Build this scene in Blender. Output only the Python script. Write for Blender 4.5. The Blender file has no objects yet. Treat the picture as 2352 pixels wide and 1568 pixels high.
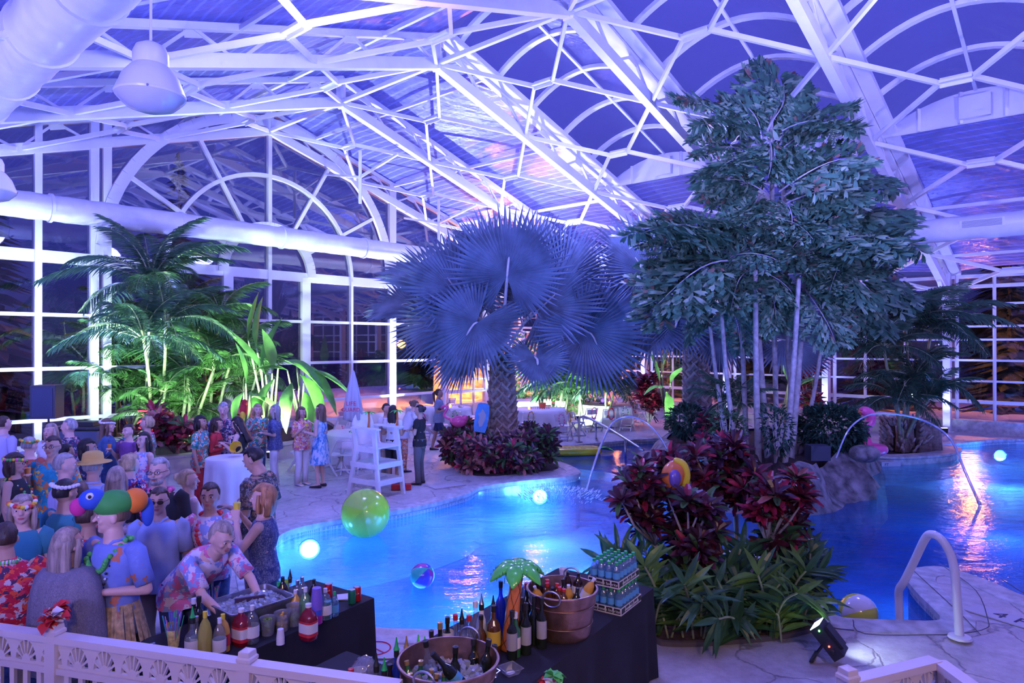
import bpy, math, random
from mathutils import Vector, Matrix, Euler, noise
from mathutils.geometry import tessellate_polygon
R = random.Random(11)
PI = math.pi
SC = bpy.context.scene
COL = SC.collection
rad = math.radians
# ---------------------------------------------------------------- camera
F = 1568.0; CX = 1176.0; HY = 790.0; CH = 3.0
cam_d = bpy.data.cameras.new('camera'); cam_d.lens = 24; cam_d.sensor_width = 36
cam = bpy.data.objects.new('camera', cam_d); COL.objects.link(cam)
cam.location = (0, 0, CH); cam.rotation_euler = (rad(90 + math.degrees(math.atan(6 / F))), 0, 0)
cam_d.clip_start = .1; cam_d.clip_end = 400
SC.camera = cam
PH = rad(48.5); SN = math.sin(PH); CS = math.cos(PH)
def V(*a): return Vector(a)
def G(x, y, z=0.0):           # point of the horizontal plane z seen at (x, y)
    d = F * (CH - z) / (y - HY)
    return V((x - CX) / F * d, d, z)
def D(x, y, d):               # point at depth d
    return V((x - CX) / F * d, d, CH - (y - HY) / F * d)
def Bp(s, L, z): return V(-SN * s + CS * L, CS * s + SN * L, z)   # s along the hall, L across it
def toB(p): return (-SN * p.x + CS * p.y, CS * p.x + SN * p.y)
# ---------------------------------------------------------------- materials
MATS = {}
def _new(name):
    m = bpy.data.materials.new(name); m.use_nodes = True
    nt = m.node_tree; nt.nodes.clear()
    o = nt.nodes.new('ShaderNodeOutputMaterial')
    return m, nt, o
def lnk(nt, a, b): nt.links.new(a, b)
def noise_n(nt, scale, detail=3, rough=.5, coord='Object', stretch=None):
    tc = nt.nodes.new('ShaderNodeTexCoord'); n = nt.nodes.new('ShaderNodeTexNoise')
    n.inputs['Scale'].default_value = scale; n.inputs['Detail'].default_value = detail; n.inputs['Roughness'].default_value = rough
    if stretch:
        mp = nt.nodes.new('ShaderNodeMapping'); mp.inputs['Scale'].default_value = stretch
        lnk(nt, tc.outputs[coord], mp.inputs[0]); lnk(nt, mp.outputs[0], n.inputs[0])
    else: lnk(nt, tc.outputs[coord], n.inputs[0])
    return n
def ramp(nt, src, stops, interp='LINEAR'):
    r = nt.nodes.new('ShaderNodeValToRGB'); r.color_ramp.interpolation = interp
    el = r.color_ramp.elements
    while len(el) < len(stops): el.new(.5)
    for e, (p, c) in zip(el, stops):
        e.position = p; e.color = (c[0], c[1], c[2], 1)
    lnk(nt, src, r.inputs[0]); return r
def bump(nt, src, strength=.2, dist=.02):
    b = nt.nodes.new('ShaderNodeBump'); b.inputs['Strength'].default_value = strength; b.inputs['Distance'].default_value = dist
    lnk(nt, src, b.inputs['Height']); return b
def mat(name, col, rough=.6, metal=0, var=0, scale=8, bmp=0, emis=None, es=0, spec=.5, coat=0, trans=0, alpha=None, sub=0):
    if name in MATS: return MATS[name]
    m, nt, o = _new(name)
    p = nt.nodes.new('ShaderNodeBsdfPrincipled')
    p.inputs['Base Color'].default_value = (*col, 1); p.inputs['Roughness'].default_value = rough
    p.inputs['Metallic'].default_value = metal; p.inputs['Specular IOR Level'].default_value = spec
    p.inputs['Coat Weight'].default_value = coat
    if trans: p.inputs['Transmission Weight'].default_value = trans
    if emis: p.inputs['Emission Color'].default_value = (*emis, 1); p.inputs['Emission Strength'].default_value = es
    if var or bmp:
        n = noise_n(nt, scale)
        if var:
            lo = [max(0, c * (1 - var)) for c in col]; hi = [min(1, c * (1 + var)) for c in col]
            r = ramp(nt, n.outputs[0], [(.3, lo), (.7, hi)]); lnk(nt, r.outputs[0], p.inputs['Base Color'])
        if bmp: lnk(nt, bump(nt, n.outputs[0], bmp).outputs[0], p.inputs['Normal'])
    lnk(nt, p.outputs[0], o.inputs[0])
    MATS[name] = m; return m
def facing_pow(nt, pw, amt, nrm=None):
    lw = nt.nodes.new('ShaderNodeLayerWeight'); lw.inputs[0].default_value = .5
    if nrm is not None: lnk(nt, nrm, lw.inputs['Normal'])
    p = nt.nodes.new('ShaderNodeMath'); p.operation = 'POWER'; p.inputs[1].default_value = pw; lnk(nt, lw.outputs['Facing'], p.inputs[0])
    q = nt.nodes.new('ShaderNodeMath'); q.operation = 'MULTIPLY'; q.inputs[1].default_value = amt; lnk(nt, p.outputs[0], q.inputs[0]); return q
def glassy(name, tint, gl=.12, rough=.05, fres=1.4, bscale=0, bstr=0, body=0):
    """thin clear stuff: tinted see-through, a little body colour, mirror by fresnel"""
    if name in MATS: return MATS[name]
    m, nt, o = _new(name)
    t = nt.nodes.new('ShaderNodeBsdfTransparent'); t.inputs[0].default_value = (*tint, 1)
    g = nt.nodes.new('ShaderNodeBsdfGlossy'); g.inputs['Roughness'].default_value = rough
    f = facing_pow(nt, 3.5, .8)
    a = nt.nodes.new('ShaderNodeMath'); a.operation = 'ADD'; a.inputs[1].default_value = gl; a.use_clamp = True
    lnk(nt, f.outputs[0], a.inputs[0])
    mx = nt.nodes.new('ShaderNodeMixShader'); lnk(nt, a.outputs[0], mx.inputs[0])
    src = t.outputs[0]
    if body:
        d = nt.nodes.new('ShaderNodeBsdfDiffuse'); d.inputs[0].default_value = (*tint, 1)
        m2 = nt.nodes.new('ShaderNodeMixShader'); m2.inputs[0].default_value = body
        lnk(nt, src, m2.inputs[1]); lnk(nt, d.outputs[0], m2.inputs[2]); src = m2.outputs[0]
    lnk(nt, src, mx.inputs[1]); lnk(nt, g.outputs[0], mx.inputs[2])
    if bscale:
        n = noise_n(nt, bscale, 4); b = bump(nt, n.outputs[0], bstr, .05)
        lnk(nt, b.outputs[0], g.inputs['Normal'])
    lnk(nt, mx.outputs[0], o.inputs[0]); MATS[name] = m; return m
def print_mat(name, cols, scale=9, rough=.8, kind='voronoi', stretch=None):
    """patterned cloth: blotches of the given colours"""
    if name in MATS: return MATS[name]
    m, nt, o = _new(name)
    p = nt.nodes.new('ShaderNodeBsdfPrincipled'); p.inputs['Roughness'].default_value = rough; p.inputs['Specular IOR Level'].default_value = .2
    tc = nt.nodes.new('ShaderNodeTexCoord'); src = tc.outputs['Object']
    mp = nt.nodes.new('ShaderNodeMapping'); lnk(nt, src, mp.inputs[0])
    if stretch: mp.inputs['Scale'].default_value = stretch
    n0 = nt.nodes.new('ShaderNodeTexNoise'); n0.inputs['Scale'].default_value = scale * 1.2; n0.inputs['Detail'].default_value = 2
    lnk(nt, mp.outputs[0], n0.inputs[0])
    ad = nt.nodes.new('ShaderNodeVectorMath'); ad.operation = 'MULTIPLY_ADD'
    ad.inputs[1].default_value = (.12, .12, .12)
    lnk(nt, n0.outputs['Color'], ad.inputs[0]); lnk(nt, mp.outputs[0], ad.inputs[2])
    if kind == 'voronoi':
        v = nt.nodes.new('ShaderNodeTexVoronoi'); v.inputs['Scale'].default_value = scale; lnk(nt, ad.outputs[0], v.inputs[0])
        sp = nt.nodes.new('ShaderNodeSeparateColor'); lnk(nt, v.outputs['Color'], sp.inputs[0]); out = sp.outputs[0]
    else:
        n1 = nt.nodes.new('ShaderNodeTexNoise'); n1.inputs['Scale'].default_value = scale; lnk(nt, ad.outputs[0], n1.inputs[0]); out = n1.outputs[0]
    k = len(cols)
    if kind == 'voronoi': stops = [(i / k, c) for i, c in enumerate(cols)]
    else: stops = [(.3 + .4 * i / k, c) for i, c in enumerate(cols)]
    r = ramp(nt, out, stops, 'CONSTANT' if kind == 'voronoi' else 'LINEAR'); lnk(nt, r.outputs[0], p.inputs['Base Color'])
    lnk(nt, p.outputs[0], o.inputs[0]); MATS[name] = m; return m
# ---------------------------------------------------------------- mesh builder
def frame_z(d):
    d = d.normalized(); u = Vector((0, 0, 1)) if abs(d.z) < .95 else Vector((1, 0, 0))
    x = u.cross(d).normalized(); y = d.cross(x); return x, y, d
class MB:
    def __init__(s): s.v = []; s.f = []; s.m = []; s.cur = 0
    def add(s, vs, fs):
        b = len(s.v); s.v += [tuple(p) for p in vs]
        for f in fs: s.f.append(tuple(i + b for i in f)); s.m.append(s.cur)
        return s
    def box(s, lo, hi, M=None):
        vs = [Vector((x, y, z)) for z in (lo[2], hi[2]) for y in (lo[1], hi[1]) for x in (lo[0], hi[0])]
        if M is not None: vs = [M @ p for p in vs]
        return s.add(vs, [(0, 2, 3, 1), (4, 5, 7, 6), (0, 1, 5, 4), (2, 6, 7, 3), (0, 4, 6, 2), (1, 3, 7, 5)])
    def cbox(s, c, size, rz=0, M=None):
        c = Vector(c); h = Vector(size) / 2
        A = Matrix.Translation(c) @ Matrix.Rotation(rz, 4, 'Z')
        if M is not None: A = M @ A
        return s.box(-h, h, A)
    def bar(s, a, b, w, h=None, up=None):
        """rectangular bar from a to b"""
        a = Vector(a); b = Vector(b); h = h or w; d = (b - a)
        if d.length < 1e-6: return s
        d = d.normalized(); u = Vector(up) if up is not None else (Vector((0, 0, 1)) if abs(d.z) < .98 else Vector((0, 1, 0)))
        x = d.cross(u).normalized(); y = x.cross(d)
        vs = []
        for p in (a, b):
            for i, j in ((-1, -1), (1, -1), (1, 1), (-1, 1)): vs.append(p + x * (i * w / 2) + y * (j * h / 2))
        return s.add(vs, [(0, 3, 2, 1), (4, 5, 6, 7), (0, 1, 5, 4), (1, 2, 6, 5), (2, 3, 7, 6), (3, 0, 4, 7)])
    def tube(s, pts, r, n=8, caps=True, flat=1.0):
        pts = [Vector(p) for p in pts]; k = len(pts)
        rs = r if isinstance(r, (list, tuple)) else [r] * k
        px = None; vs = []
        for i, p in enumerate(pts):
            d = (pts[min(i + 1, k - 1)] - pts[max(i - 1, 0)])
            if d.length < 1e-9: d = Vector((0, 0, 1))
            d.normalize()
            if px is None: x, y, _ = frame_z(d)
            else:
                x = px - d * px.dot(d)
                if x.length < 1e-5: x, y, _ = frame_z(d)
                x.normalize(); y = d.cross(x)
            px = x
            for j in range(n):
                a = 2 * PI * j / n; vs.append(p + x * math.cos(a) * rs[i] + y * math.sin(a) * rs[i] * flat)
        fs = []
        for i in range(k - 1):
            for j in range(n):
                a = i * n + j; b = i * n + (j + 1) % n; fs.append((a, b, b + n, a + n))
        if caps: fs.append(tuple(range(n - 1, -1, -1))); fs.append(tuple(range((k - 1) * n, k * n)))
        return s.add(vs, fs)
    def lathe(s, prof, n=16, c=(0, 0, 0), M=None, sx=1, sy=1, cap=True):
        """prof: (radius, z) from bottom up"""
        c = Vector(c); vs = []
        for r, z in prof:
            for j in range(n):
                a = 2 * PI * j / n; p = Vector((math.cos(a) * r * sx, math.sin(a) * r * sy, z))
                p = (M @ p if M is not None else p) + c; vs.append(p)
        fs = [(i * n + j, i * n + (j + 1) % n, (i + 1) * n + (j + 1) % n, (i + 1) * n + j) for i in range(len(prof) - 1) for j in range(n)]
        if cap:
            if prof[0][0] > 1e-5: fs.append(tuple(range(n - 1, -1, -1)))
            if prof[-1][0] > 1e-5: fs.append(tuple(range((len(prof) - 1) * n, len(prof) * n)))
        return s.add(vs, fs)
    def ball(s, c, r, n=12, m=8, M=None):
        rx, ry, rz = r if isinstance(r, (tuple, list)) else (r, r, r); c = Vector(c)
        vs = []; A = M or Matrix()
        for i in range(m + 1):
            t = PI * i / m
            for j in range(n):
                a = 2 * PI * j / n
                vs.append(c + (A @ Vector((rx * math.sin(t) * math.cos(a), ry * math.sin(t) * math.sin(a), -rz * math.cos(t)))))
        fs = [(i * n + j, i * n + (j + 1) % n, (i + 1) * n + (j + 1) % n, (i + 1) * n + j) for i in range(m) for j in range(n)]
        return s.add(vs, fs)
    def loft(s, rings, cap=True):
        n = len(rings[0]); vs = [p for r in rings for p in r]
        fs = [(i * n + j, i * n + (j + 1) % n, (i + 1) * n + (j + 1) % n, (i + 1) * n + j) for i in range(len(rings) - 1) for j in range(n)]
        if cap: fs.append(tuple(range(n - 1, -1, -1))); fs.append(tuple(range((len(rings) - 1) * n, len(rings) * n)))
        return s.add(vs, fs)
    def prism(s, poly, z0, z1, M=None):
        """poly: 2-D outline; extruded from z0 to z1"""
        n = len(poly); vs = [Vector((p[0], p[1], z0)) for p in poly] + [Vector((p[0], p[1], z1)) for p in poly]
        if M is not None: vs = [M @ p for p in vs]
        tr = tessellate_polygon([[Vector((p[0], p[1], 0)) for p in poly]])
        fs = [tuple(t) for t in tr] + [tuple(i + n for i in t[::-1]) for t in tr]
        fs += [(i, (i + 1) % n, (i + 1) % n + n, i + n) for i in range(n)]
        return s.add(vs, fs)
    def xf(s, M, start=0):
        for i in range(start, len(s.v)): s.v[i] = tuple(M @ Vector(s.v[i]))
        return s
    def build(s, name, mats, parent=None, smooth=False, loc=None):
        me = bpy.data.meshes.new(name); me.from_pydata(s.v, [], s.f)
        ms = mats if isinstance(mats, (list, tuple)) else [mats]
        for m in ms: me.materials.append(m)
        if len(ms) > 1: me.polygons.foreach_set('material_index', [min(i, len(ms) - 1) for i in s.m])
        if smooth:
            me.polygons.foreach_set('use_smooth', [True] * len(me.polygons))
            if smooth != 'all':
                try: me.set_sharp_from_angle(angle=rad(38))
                except Exception: pass
        me.update()
        o = bpy.data.objects.new(name, me); COL.objects.link(o)
        if parent is not None: o.parent = parent
        if loc is not None: o.location = loc
        return o
def tag(o, label=None, cat=None, group=None, kind=None):
    if label: o['label'] = label
    if cat: o['category'] = cat
    if group: o['group'] = group
    if kind: o['kind'] = kind
    return o
def empty(name, loc, rz=0, label=None, cat=None, group=None):
    o = bpy.data.objects.new(name, None); COL.objects.link(o); o.empty_display_size = .1
    o.location = loc; o.rotation_euler = (0, 0, rz)
    return tag(o, label, cat, group)
KIDS = {}
def kids(o):
    return [c for c in o.children]
def dup(o, loc=None, rz=None, label=None, group=None, scale=None, parent=None):
    c = o.copy(); COL.objects.link(c)
    if parent is not None: c.parent = parent
    if loc is not None: c.location = loc
    if rz is not None: c.rotation_euler = (c.rotation_euler[0], c.rotation_euler[1], rz)
    if scale is not None: c.scale = (scale,) * 3 if not isinstance(scale, (tuple, list)) else scale
    if label: c['label'] = label
    if group: c['group'] = group
    for ch in list(o.children): dup(ch, parent=c)
    return c
def structure(o, label=None): o['kind'] = 'structure'; return tag(o, label) if label else o
def flat_poly(outer, holes=(), z=0.0):
    loops = [[Vector((p[0], p[1], 0)) for p in outer]] + [[Vector((p[0], p[1], 0)) for p in h] for h in holes]
    tr = tessellate_polygon(loops); vs = [Vector((p.x, p.y, z)) for l in loops for p in l]
    fs = []
    for t in tr:
        a, b, c = (vs[i] for i in t)
        fs.append(tuple(t) if (b - a).cross(c - a).z > 0 else tuple(t[::-1]))
    return vs, fs
def smooth_loop(pts, it=2):
    for _ in range(it):
        q = []
        for i in range(len(pts)):
            a = pts[i]; b = pts[(i + 1) % len(pts)]; q += [a * .75 + b * .25, a * .25 + b * .75]
        pts = q
    return pts
def offset_loop(pts, d):
    n = len(pts); ar = sum(pts[i].x * pts[(i + 1) % n].y - pts[(i + 1) % n].x * pts[i].y for i in range(n))
    sg = 1 if ar > 0 else -1; q = []
    for i in range(n):
        t = (pts[(i + 1) % n] - pts[i - 1]); t = Vector((t.x, t.y, 0)).normalized()
        q.append(pts[i] + Vector((t.y, -t.x, 0)) * d * sg)
    return q
def spline(pts, n=6):
    """catmull-rom through pts"""
    pts = [Vector(p) for p in pts]; P = [pts[0]] + pts + [pts[-1]]; out = []
    for i in range(1, len(P) - 2):
        for k in range(n):
            t = k / n; a, b, c, d = P[i - 1], P[i], P[i + 1], P[i + 2]
            out.append(.5 * ((2 * b) + (c - a) * t + (2 * a - 5 * b + 4 * c - d) * t * t + (3 * b - a - 3 * c + d) * t ** 3))
    out.append(pts[-1]); return out
def spot(name, loc, target, energy, col, size=60, blend=.5, rad_=.1):
    l = bpy.data.lights.new(name, 'SPOT'); l.energy = energy; l.color = col; l.spot_size = rad(size); l.spot_blend = blend; l.shadow_soft_size = rad_
    o = bpy.data.objects.new(name, l); COL.objects.link(o); o.location = loc
    d = Vector(target) - Vector(loc); o.rotation_euler = d.to_track_quat('-Z', 'Y').to_euler(); return o
def point(name, loc, energy, col, r=.1):
    l = bpy.data.lights.new(name, 'POINT'); l.energy = energy; l.color = col; l.shadow_soft_size = r
    o = bpy.data.objects.new(name, l); COL.objects.link(o); o.location = loc; return o
def text_mesh(body, size, m, parent=None, name='lettering', M=None, ext=.001, align='CENTER'):
    cu = bpy.data.curves.new(name, 'FONT'); cu.body = body; cu.size = size; cu.extrude = ext; cu.align_x = align; cu.align_y = 'CENTER'
    cu.resolution_u = 3
    t = bpy.data.objects.new(name, cu); COL.objects.link(t)
    dg = bpy.context.evaluated_depsgraph_get(); me = bpy.data.meshes.new_from_object(t.evaluated_get(dg))
    bpy.data.objects.remove(t); me.materials.clear(); me.materials.append(m)
    if M is not None: me.transform(M)
    o = bpy.data.objects.new(name, me); COL.objects.link(o)
    if parent is not None: o.parent = parent
    return o
# ================================================================ the glasshouse shell
RL = 11.1; EL = 27.7; WL = -5.5; GS = 20.1; TR = [20.1, 16.2, 12.25, 8.3, 4.35, .4, -3.6, -7.6]
def roof_z(L): return 10.45 - .303 * abs(L - RL)
def low_z(L): return 9.75 - .3 * abs(L - RL)
steel = mat('white_painted_steel', (.82, .82, .84), .45, var=.04, scale=3)
steel2 = mat('white_painted_aluminium', (.8, .8, .84), .4)
def deck_mat():
    m, nt, o = _new('stamped_concrete')
    p = nt.nodes.new('ShaderNodeBsdfPrincipled'); p.inputs['Roughness'].default_value = .55
    n = noise_n(nt, 1.1, 7, .65); n2 = noise_n(nt, 9, 6, .7)
    r = ramp(nt, n.outputs[0], [(.3, (.46, .42, .42)), (.5, (.6, .55, .54)), (.72, (.7, .66, .65))])
    mx = nt.nodes.new('ShaderNodeMixRGB'); mx.blend_type = 'MULTIPLY'; mx.inputs[0].default_value = .45
    r2 = ramp(nt, n2.outputs[0], [(.35, (.55, .53, .52)), (.6, (1, 1, 1))])
    lnk(nt, r.outputs[0], mx.inputs[1]); lnk(nt, r2.outputs[0], mx.inputs[2])
    # wandering cracks of the stamped pattern
    tc = nt.nodes.new('ShaderNodeTexCoord'); nd = nt.nodes.new('ShaderNodeTexNoise'); nd.inputs['Scale'].default_value = 1.4; nd.inputs['Detail'].default_value = 5
    lnk(nt, tc.outputs['Object'], nd.inputs[0])
    ma = nt.nodes.new('ShaderNodeVectorMath'); ma.operation = 'MULTIPLY_ADD'; ma.inputs[1].default_value = (.9, .9, .9)
    lnk(nt, nd.outputs['Color'], ma.inputs[0]); lnk(nt, tc.outputs['Object'], ma.inputs[2])
    vo = nt.nodes.new('ShaderNodeTexVoronoi'); vo.feature = 'DISTANCE_TO_EDGE'; vo.inputs['Scale'].default_value = .8; lnk(nt, ma.outputs[0], vo.inputs[0])
    r3 = ramp(nt, vo.outputs[0], [(0, (.35, .33, .33)), (.018, (1, 1, 1))])
    m3 = nt.nodes.new('ShaderNodeMixRGB'); m3.blend_type = 'MULTIPLY'; m3.inputs[0].default_value = .7
    lnk(nt, mx.outputs[0], m3.inputs[1]); lnk(nt, r3.outputs[0], m3.inputs[2]); lnk(nt, m3.outputs[0], p.inputs['Base Color'])
    sm = nt.nodes.new('ShaderNodeMath'); sm.operation = 'ADD'; lnk(nt, n2.outputs[0], sm.inputs[0]); lnk(nt, r3.outputs[0], sm.inputs[1])
    lnk(nt, bump(nt, sm.outputs[0], .5, .02).outputs[0], p.inputs['Normal']); lnk(nt, p.outputs[0], o.inputs[0])
    MATS['stamped_concrete'] = m; return m
deck_m = deck_mat()
coping_m = mat('coping_concrete', (.5, .5, .5), .55, var=.3, scale=7, bmp=.4)
def tile_mat():
    m, nt, o = _new('waterline_tile')
    p = nt.nodes.new('ShaderNodeBsdfPrincipled'); p.inputs['Roughness'].default_value = .15
    tc = nt.nodes.new('ShaderNodeTexCoord'); v = nt.nodes.new('ShaderNodeTexVoronoi'); v.distance = 'CHEBYCHEV'; v.inputs['Randomness'].default_value = 0; v.inputs['Scale'].default_value = 18
    lnk(nt, tc.outputs['Object'], v.inputs[0])
    r = ramp(nt, v.outputs['Distance'], [(0, (.3, .38, .42)), (.4, (.36, .44, .48)), (.46, (.7, .72, .7))])
    lnk(nt, r.outputs[0], p.inputs['Base Color']); lnk(nt, p.outputs[0], o.inputs[0]); return m
tile_m = tile_mat()
plaster = mat('pool_plaster', (.4, .62, .85), .6, var=.12, scale=1.2)
# ---- pool outline (edge of the coping), read off the deck level
px = [(664,1217),(712,1204),(800,1190),(897,1175),(983,1158),(1046,1142),(1078,1132),(1094,1121),(1117,1115),(1190,1105),(1260,1099),(1302,1095),(1329,1089),(1332,1081),(1300,1066),(1262,1056),(1222,1046),
 (1215,1036),(1260,1028),(1364,1018),(1491,1007),(1550,1010),(1640,1018),(1800,1019),(2000,1019),(2150,1020),(2217,1017),(2284,1010),(2352,1008),(2440,1010),(2500,1040),(2540,1120),(2560,1250),(2500,1370),
 (2420,1390),(2352,1374),(2284,1343),(2217,1318),(2168,1305),(2136,1303),(2090,1309),(2083,1329),(2110,1362),(2150,1400),(2170,1423),(2145,1431),(2060,1428),(1962,1425),(1926,1421),(1895,1405),(1877,1374),(1856,1340),(1848,1305),
 (1800,1278),(1700,1266),(1600,1268),(1500,1296),(1462,1350),(1440,1405),(1380,1436),(1200,1447),(1000,1450),(860,1447),(760,1438),(650,1400),(596,1330),(606,1270),(635,1232)]
pool = [G(x, y) for x, y in px]
pool = smooth_loop(pool, 1)
outer = [Bp(-9, WL, 0), Bp(-9, EL, 0), Bp(GS, EL, 0), Bp(GS, WL, 0)]
vs, fs = flat_poly(outer, [pool], 0)
mb = MB(); mb.add(vs, fs); fl = structure(mb.build('floor', deck_m))
# coping ring
cin = offset_loop(pool, -.03); cout = offset_loop(pool, .3); n = len(pool)
mb = MB()
rings = [[p + V(0, 0, -.09) for p in pool], [p + V(0, 0, -.06) for p in cin], [p + V(0, 0, .012) for p in cin], [p + V(0, 0, .03) for p in pool], [p + V(0, 0, .014) for p in cout], [p + V(0, 0, -.02) for p in offset_loop(pool, .32)]]
mb.loft(rings, cap=False)
mb.f = [f[::-1] for f in mb.f]
structure(mb.build('trim_1', coping_m, smooth=True))
mb = MB(); mb.loft([[p + V(0, 0, -1.25) for p in pool], [p + V(0, 0, -.3) for p in pool], [p + V(0, 0, -.08) for p in pool]], cap=False)
mb.m = [0 if i < n else 1 for i in range(2 * n)]
structure(mb.build('wall_pool', [plaster, tile_m]))
vs, fs = flat_poly(pool, [], -1.25); mb = MB(); mb.add(vs, fs); structure(mb.build('floor_pool', plaster))
# water
def water_mat():
    m, nt, o = _new('pool_water')
    t = nt.nodes.new('ShaderNodeBsdfTransparent')
    nn = noise_n(nt, .16, 3, .55)
    r = ramp(nt, nn.outputs[0], [(.4, (.025, .14, .62)), (.6, (.17, .45, .88))]); lnk(nt, r.outputs[0], t.inputs[0])
    g = nt.nodes.new('ShaderNodeBsdfGlossy'); g.inputs['Roughness'].default_value = .13
    f = nt.nodes.new('ShaderNodeFresnel'); f.inputs[0].default_value = 1.33
    a = nt.nodes.new('ShaderNodeMath'); a.operation = 'ADD'; a.inputs[1].default_value = .05; lnk(nt, f.outputs[0], a.inputs[0])
    n1 = noise_n(nt, 1.6, 5, .55, stretch=(1, 2.2, 1)); n2 = noise_n(nt, 9, 3, .6)
    s = nt.nodes.new('ShaderNodeMath'); s.operation = 'MULTIPLY_ADD'; s.inputs[1].default_value = .18
    lnk(nt, n2.outputs[0], s.inputs[0]); lnk(nt, n1.outputs[0], s.inputs[2])
    b = bump(nt, s.outputs[0], .35, .08); lnk(nt, b.outputs[0], g.inputs['Normal']); lnk(nt, b.outputs[0], f.inputs['Normal'])
    d = nt.nodes.new('ShaderNodeBsdfDiffuse'); d.inputs[0].default_value = (.02, .2, .8, 1)
    m2 = nt.nodes.new('ShaderNodeMixShader'); m2.inputs[0].default_value = .24
    lnk(nt, t.outputs[0], m2.inputs[1]); lnk(nt, d.outputs[0], m2.inputs[2])
    mx = nt.nodes.new('ShaderNodeMixShader'); lnk(nt, a.outputs[0], mx.inputs[0]); lnk(nt, m2.outputs[0], mx.inputs[1]); lnk(nt, g.outputs[0], mx.inputs[2])
    lnk(nt, mx.outputs[0], o.inputs[0]); return m
vs, fs = flat_poly(pool, [], -.14); mb = MB(); mb.add(vs, fs); w = mb.build('pool_water', water_mat())
tag(w, 'rippling blue lit water filling the winding pool', 'water', kind='stuff')
# ---- columns, trusses
def glass_pane_mat():
    return glassy('window_glass', (.5, .53, .65), .2, .02, 1.5)
glass = glass_pane_mat()
side_cols = []
for i, s in enumerate(TR[:-1]):
    mb = MB(); c = Bp(s, EL - .2, 0)
    up = Bp(0, 1, 0)
    mb.bar(Bp(s, EL - .2, 0), Bp(s, EL - .2, 5.45), .22, .34, up=up)
    mb.bar(Bp(s, EL - .2, 0), Bp(s, EL - .2, .02), .4, .5, up=up)
    mb.bar(Bp(s, EL - .5, 4.35), Bp(s, EL - 1.6, 5.1), .12, .12)
    structure(mb.build('column', steel), 'white steel column of the long glass wall')
def xg(L, s): # nodes on a truss
    pass
NL = [RL, RL + 3.3, RL + 6.6, RL + 9.9, RL + 13.2, EL]
NLl = [RL, RL - 3.3, RL - 6.6, RL - 9.9, RL - 13.2, WL]
for i, s in enumerate(TR):
    mb = MB()
    w = .15
    for nodes in (NL, NLl):
        sg = 1 if nodes[1] > RL else -1
        mb.bar(Bp(s, RL, low_z(RL)), Bp(s, nodes[-1], low_z(nodes[-1])), .2, .26)
        mb.bar(Bp(s, RL, roof_z(RL) - .06), Bp(s, nodes[-1], roof_z(nodes[-1]) - .06), .15, .13)
        # zigzag web
        k = 10; span = nodes[-1] - RL
        for j in range(k):
            a = RL + span * j / k; b = RL + span * (j + .5) / k; c = RL + span * (j + 1) / k
            mb.bar(Bp(s, a, low_z(a)), Bp(s, b, roof_z(b) - .08), .06, .06)
            mb.bar(Bp(s, b, roof_z(b) - .08), Bp(s, c, low_z(c)), .06, .06)
            mb.bar(Bp(s, b - .16 * sg, roof_z(b - .16 * sg) - .16), Bp(s, b + .16 * sg, roof_z(b + .16 * sg) - .16), .02, .2)
    mb.bar(Bp(s, RL, low_z(RL) - .15), Bp(s, RL, roof_z(RL)), .2, .26)
    mb.bar(Bp(s, WL, 0), Bp(s, WL, 5.4), .22, .34)
    structure(mb.build('roof_truss', steel), 'white steel roof truss')
# purlins and crossed braces between the trusses
for i in range(len(TR) - 1):
    s0, s1 = TR[i], TR[i + 1]; mb = MB(); sm = (s0 + s1) / 2
    allL = NL + NLl[1:]
    for L in allL[:]:
        if abs(L - RL) < .1: mb.bar(Bp(s0, L, low_z(L)), Bp(s1, L, low_z(L)), .1, .1)
    for nodes in (NL, NLl):
        for j in range(5):
            a, b = nodes[j], nodes[j + 1]; m = (a + b) / 2
            # flattened X: struts meet in a bolted plate
            zc = low_z(m)
            mid = [Bp(sm + .28, m, zc), Bp(sm - .28, m, zc)]
            for L in (a, b):
                mb.bar(Bp(s0, L, low_z(L)), mid[0], .075, .1); mb.bar(Bp(s1, L, low_z(L)), mid[1], .075, .1)
            mb.bar(mid[0], mid[1], .26, .05); mb.bar(mid[0], mid[1], .03, .2)
            if nodes is NLl or j > 2 or i < 2:
                mb.bar(Bp(s0, m, roof_z(m) - .08), Bp(s1, m, roof_z(m) - .08), .07, .09)
    structure(mb.build('roof_brace', steel), 'white crossed braces between two roof trusses')
# standing crosses under the first bays (bright cross frames near the gable)
mb = MB()
for (s, L) in ((18.2, 13.2), (18.2, 16.6), (18.2, 20)):
    z = low_z(L); c = Bp(s, L, z - .75)
    mb.bar(Bp(s, L, z + .1), Bp(s, L, z - 1.6), .09, .09)
    for ds in (-1, 1):
        mb.bar(c, Bp(s + ds * 1.9, L, z - .35), .07, .07)
structure(mb.build('roof_brace', steel), 'white hanging cross frames near the arched gable')
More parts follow.
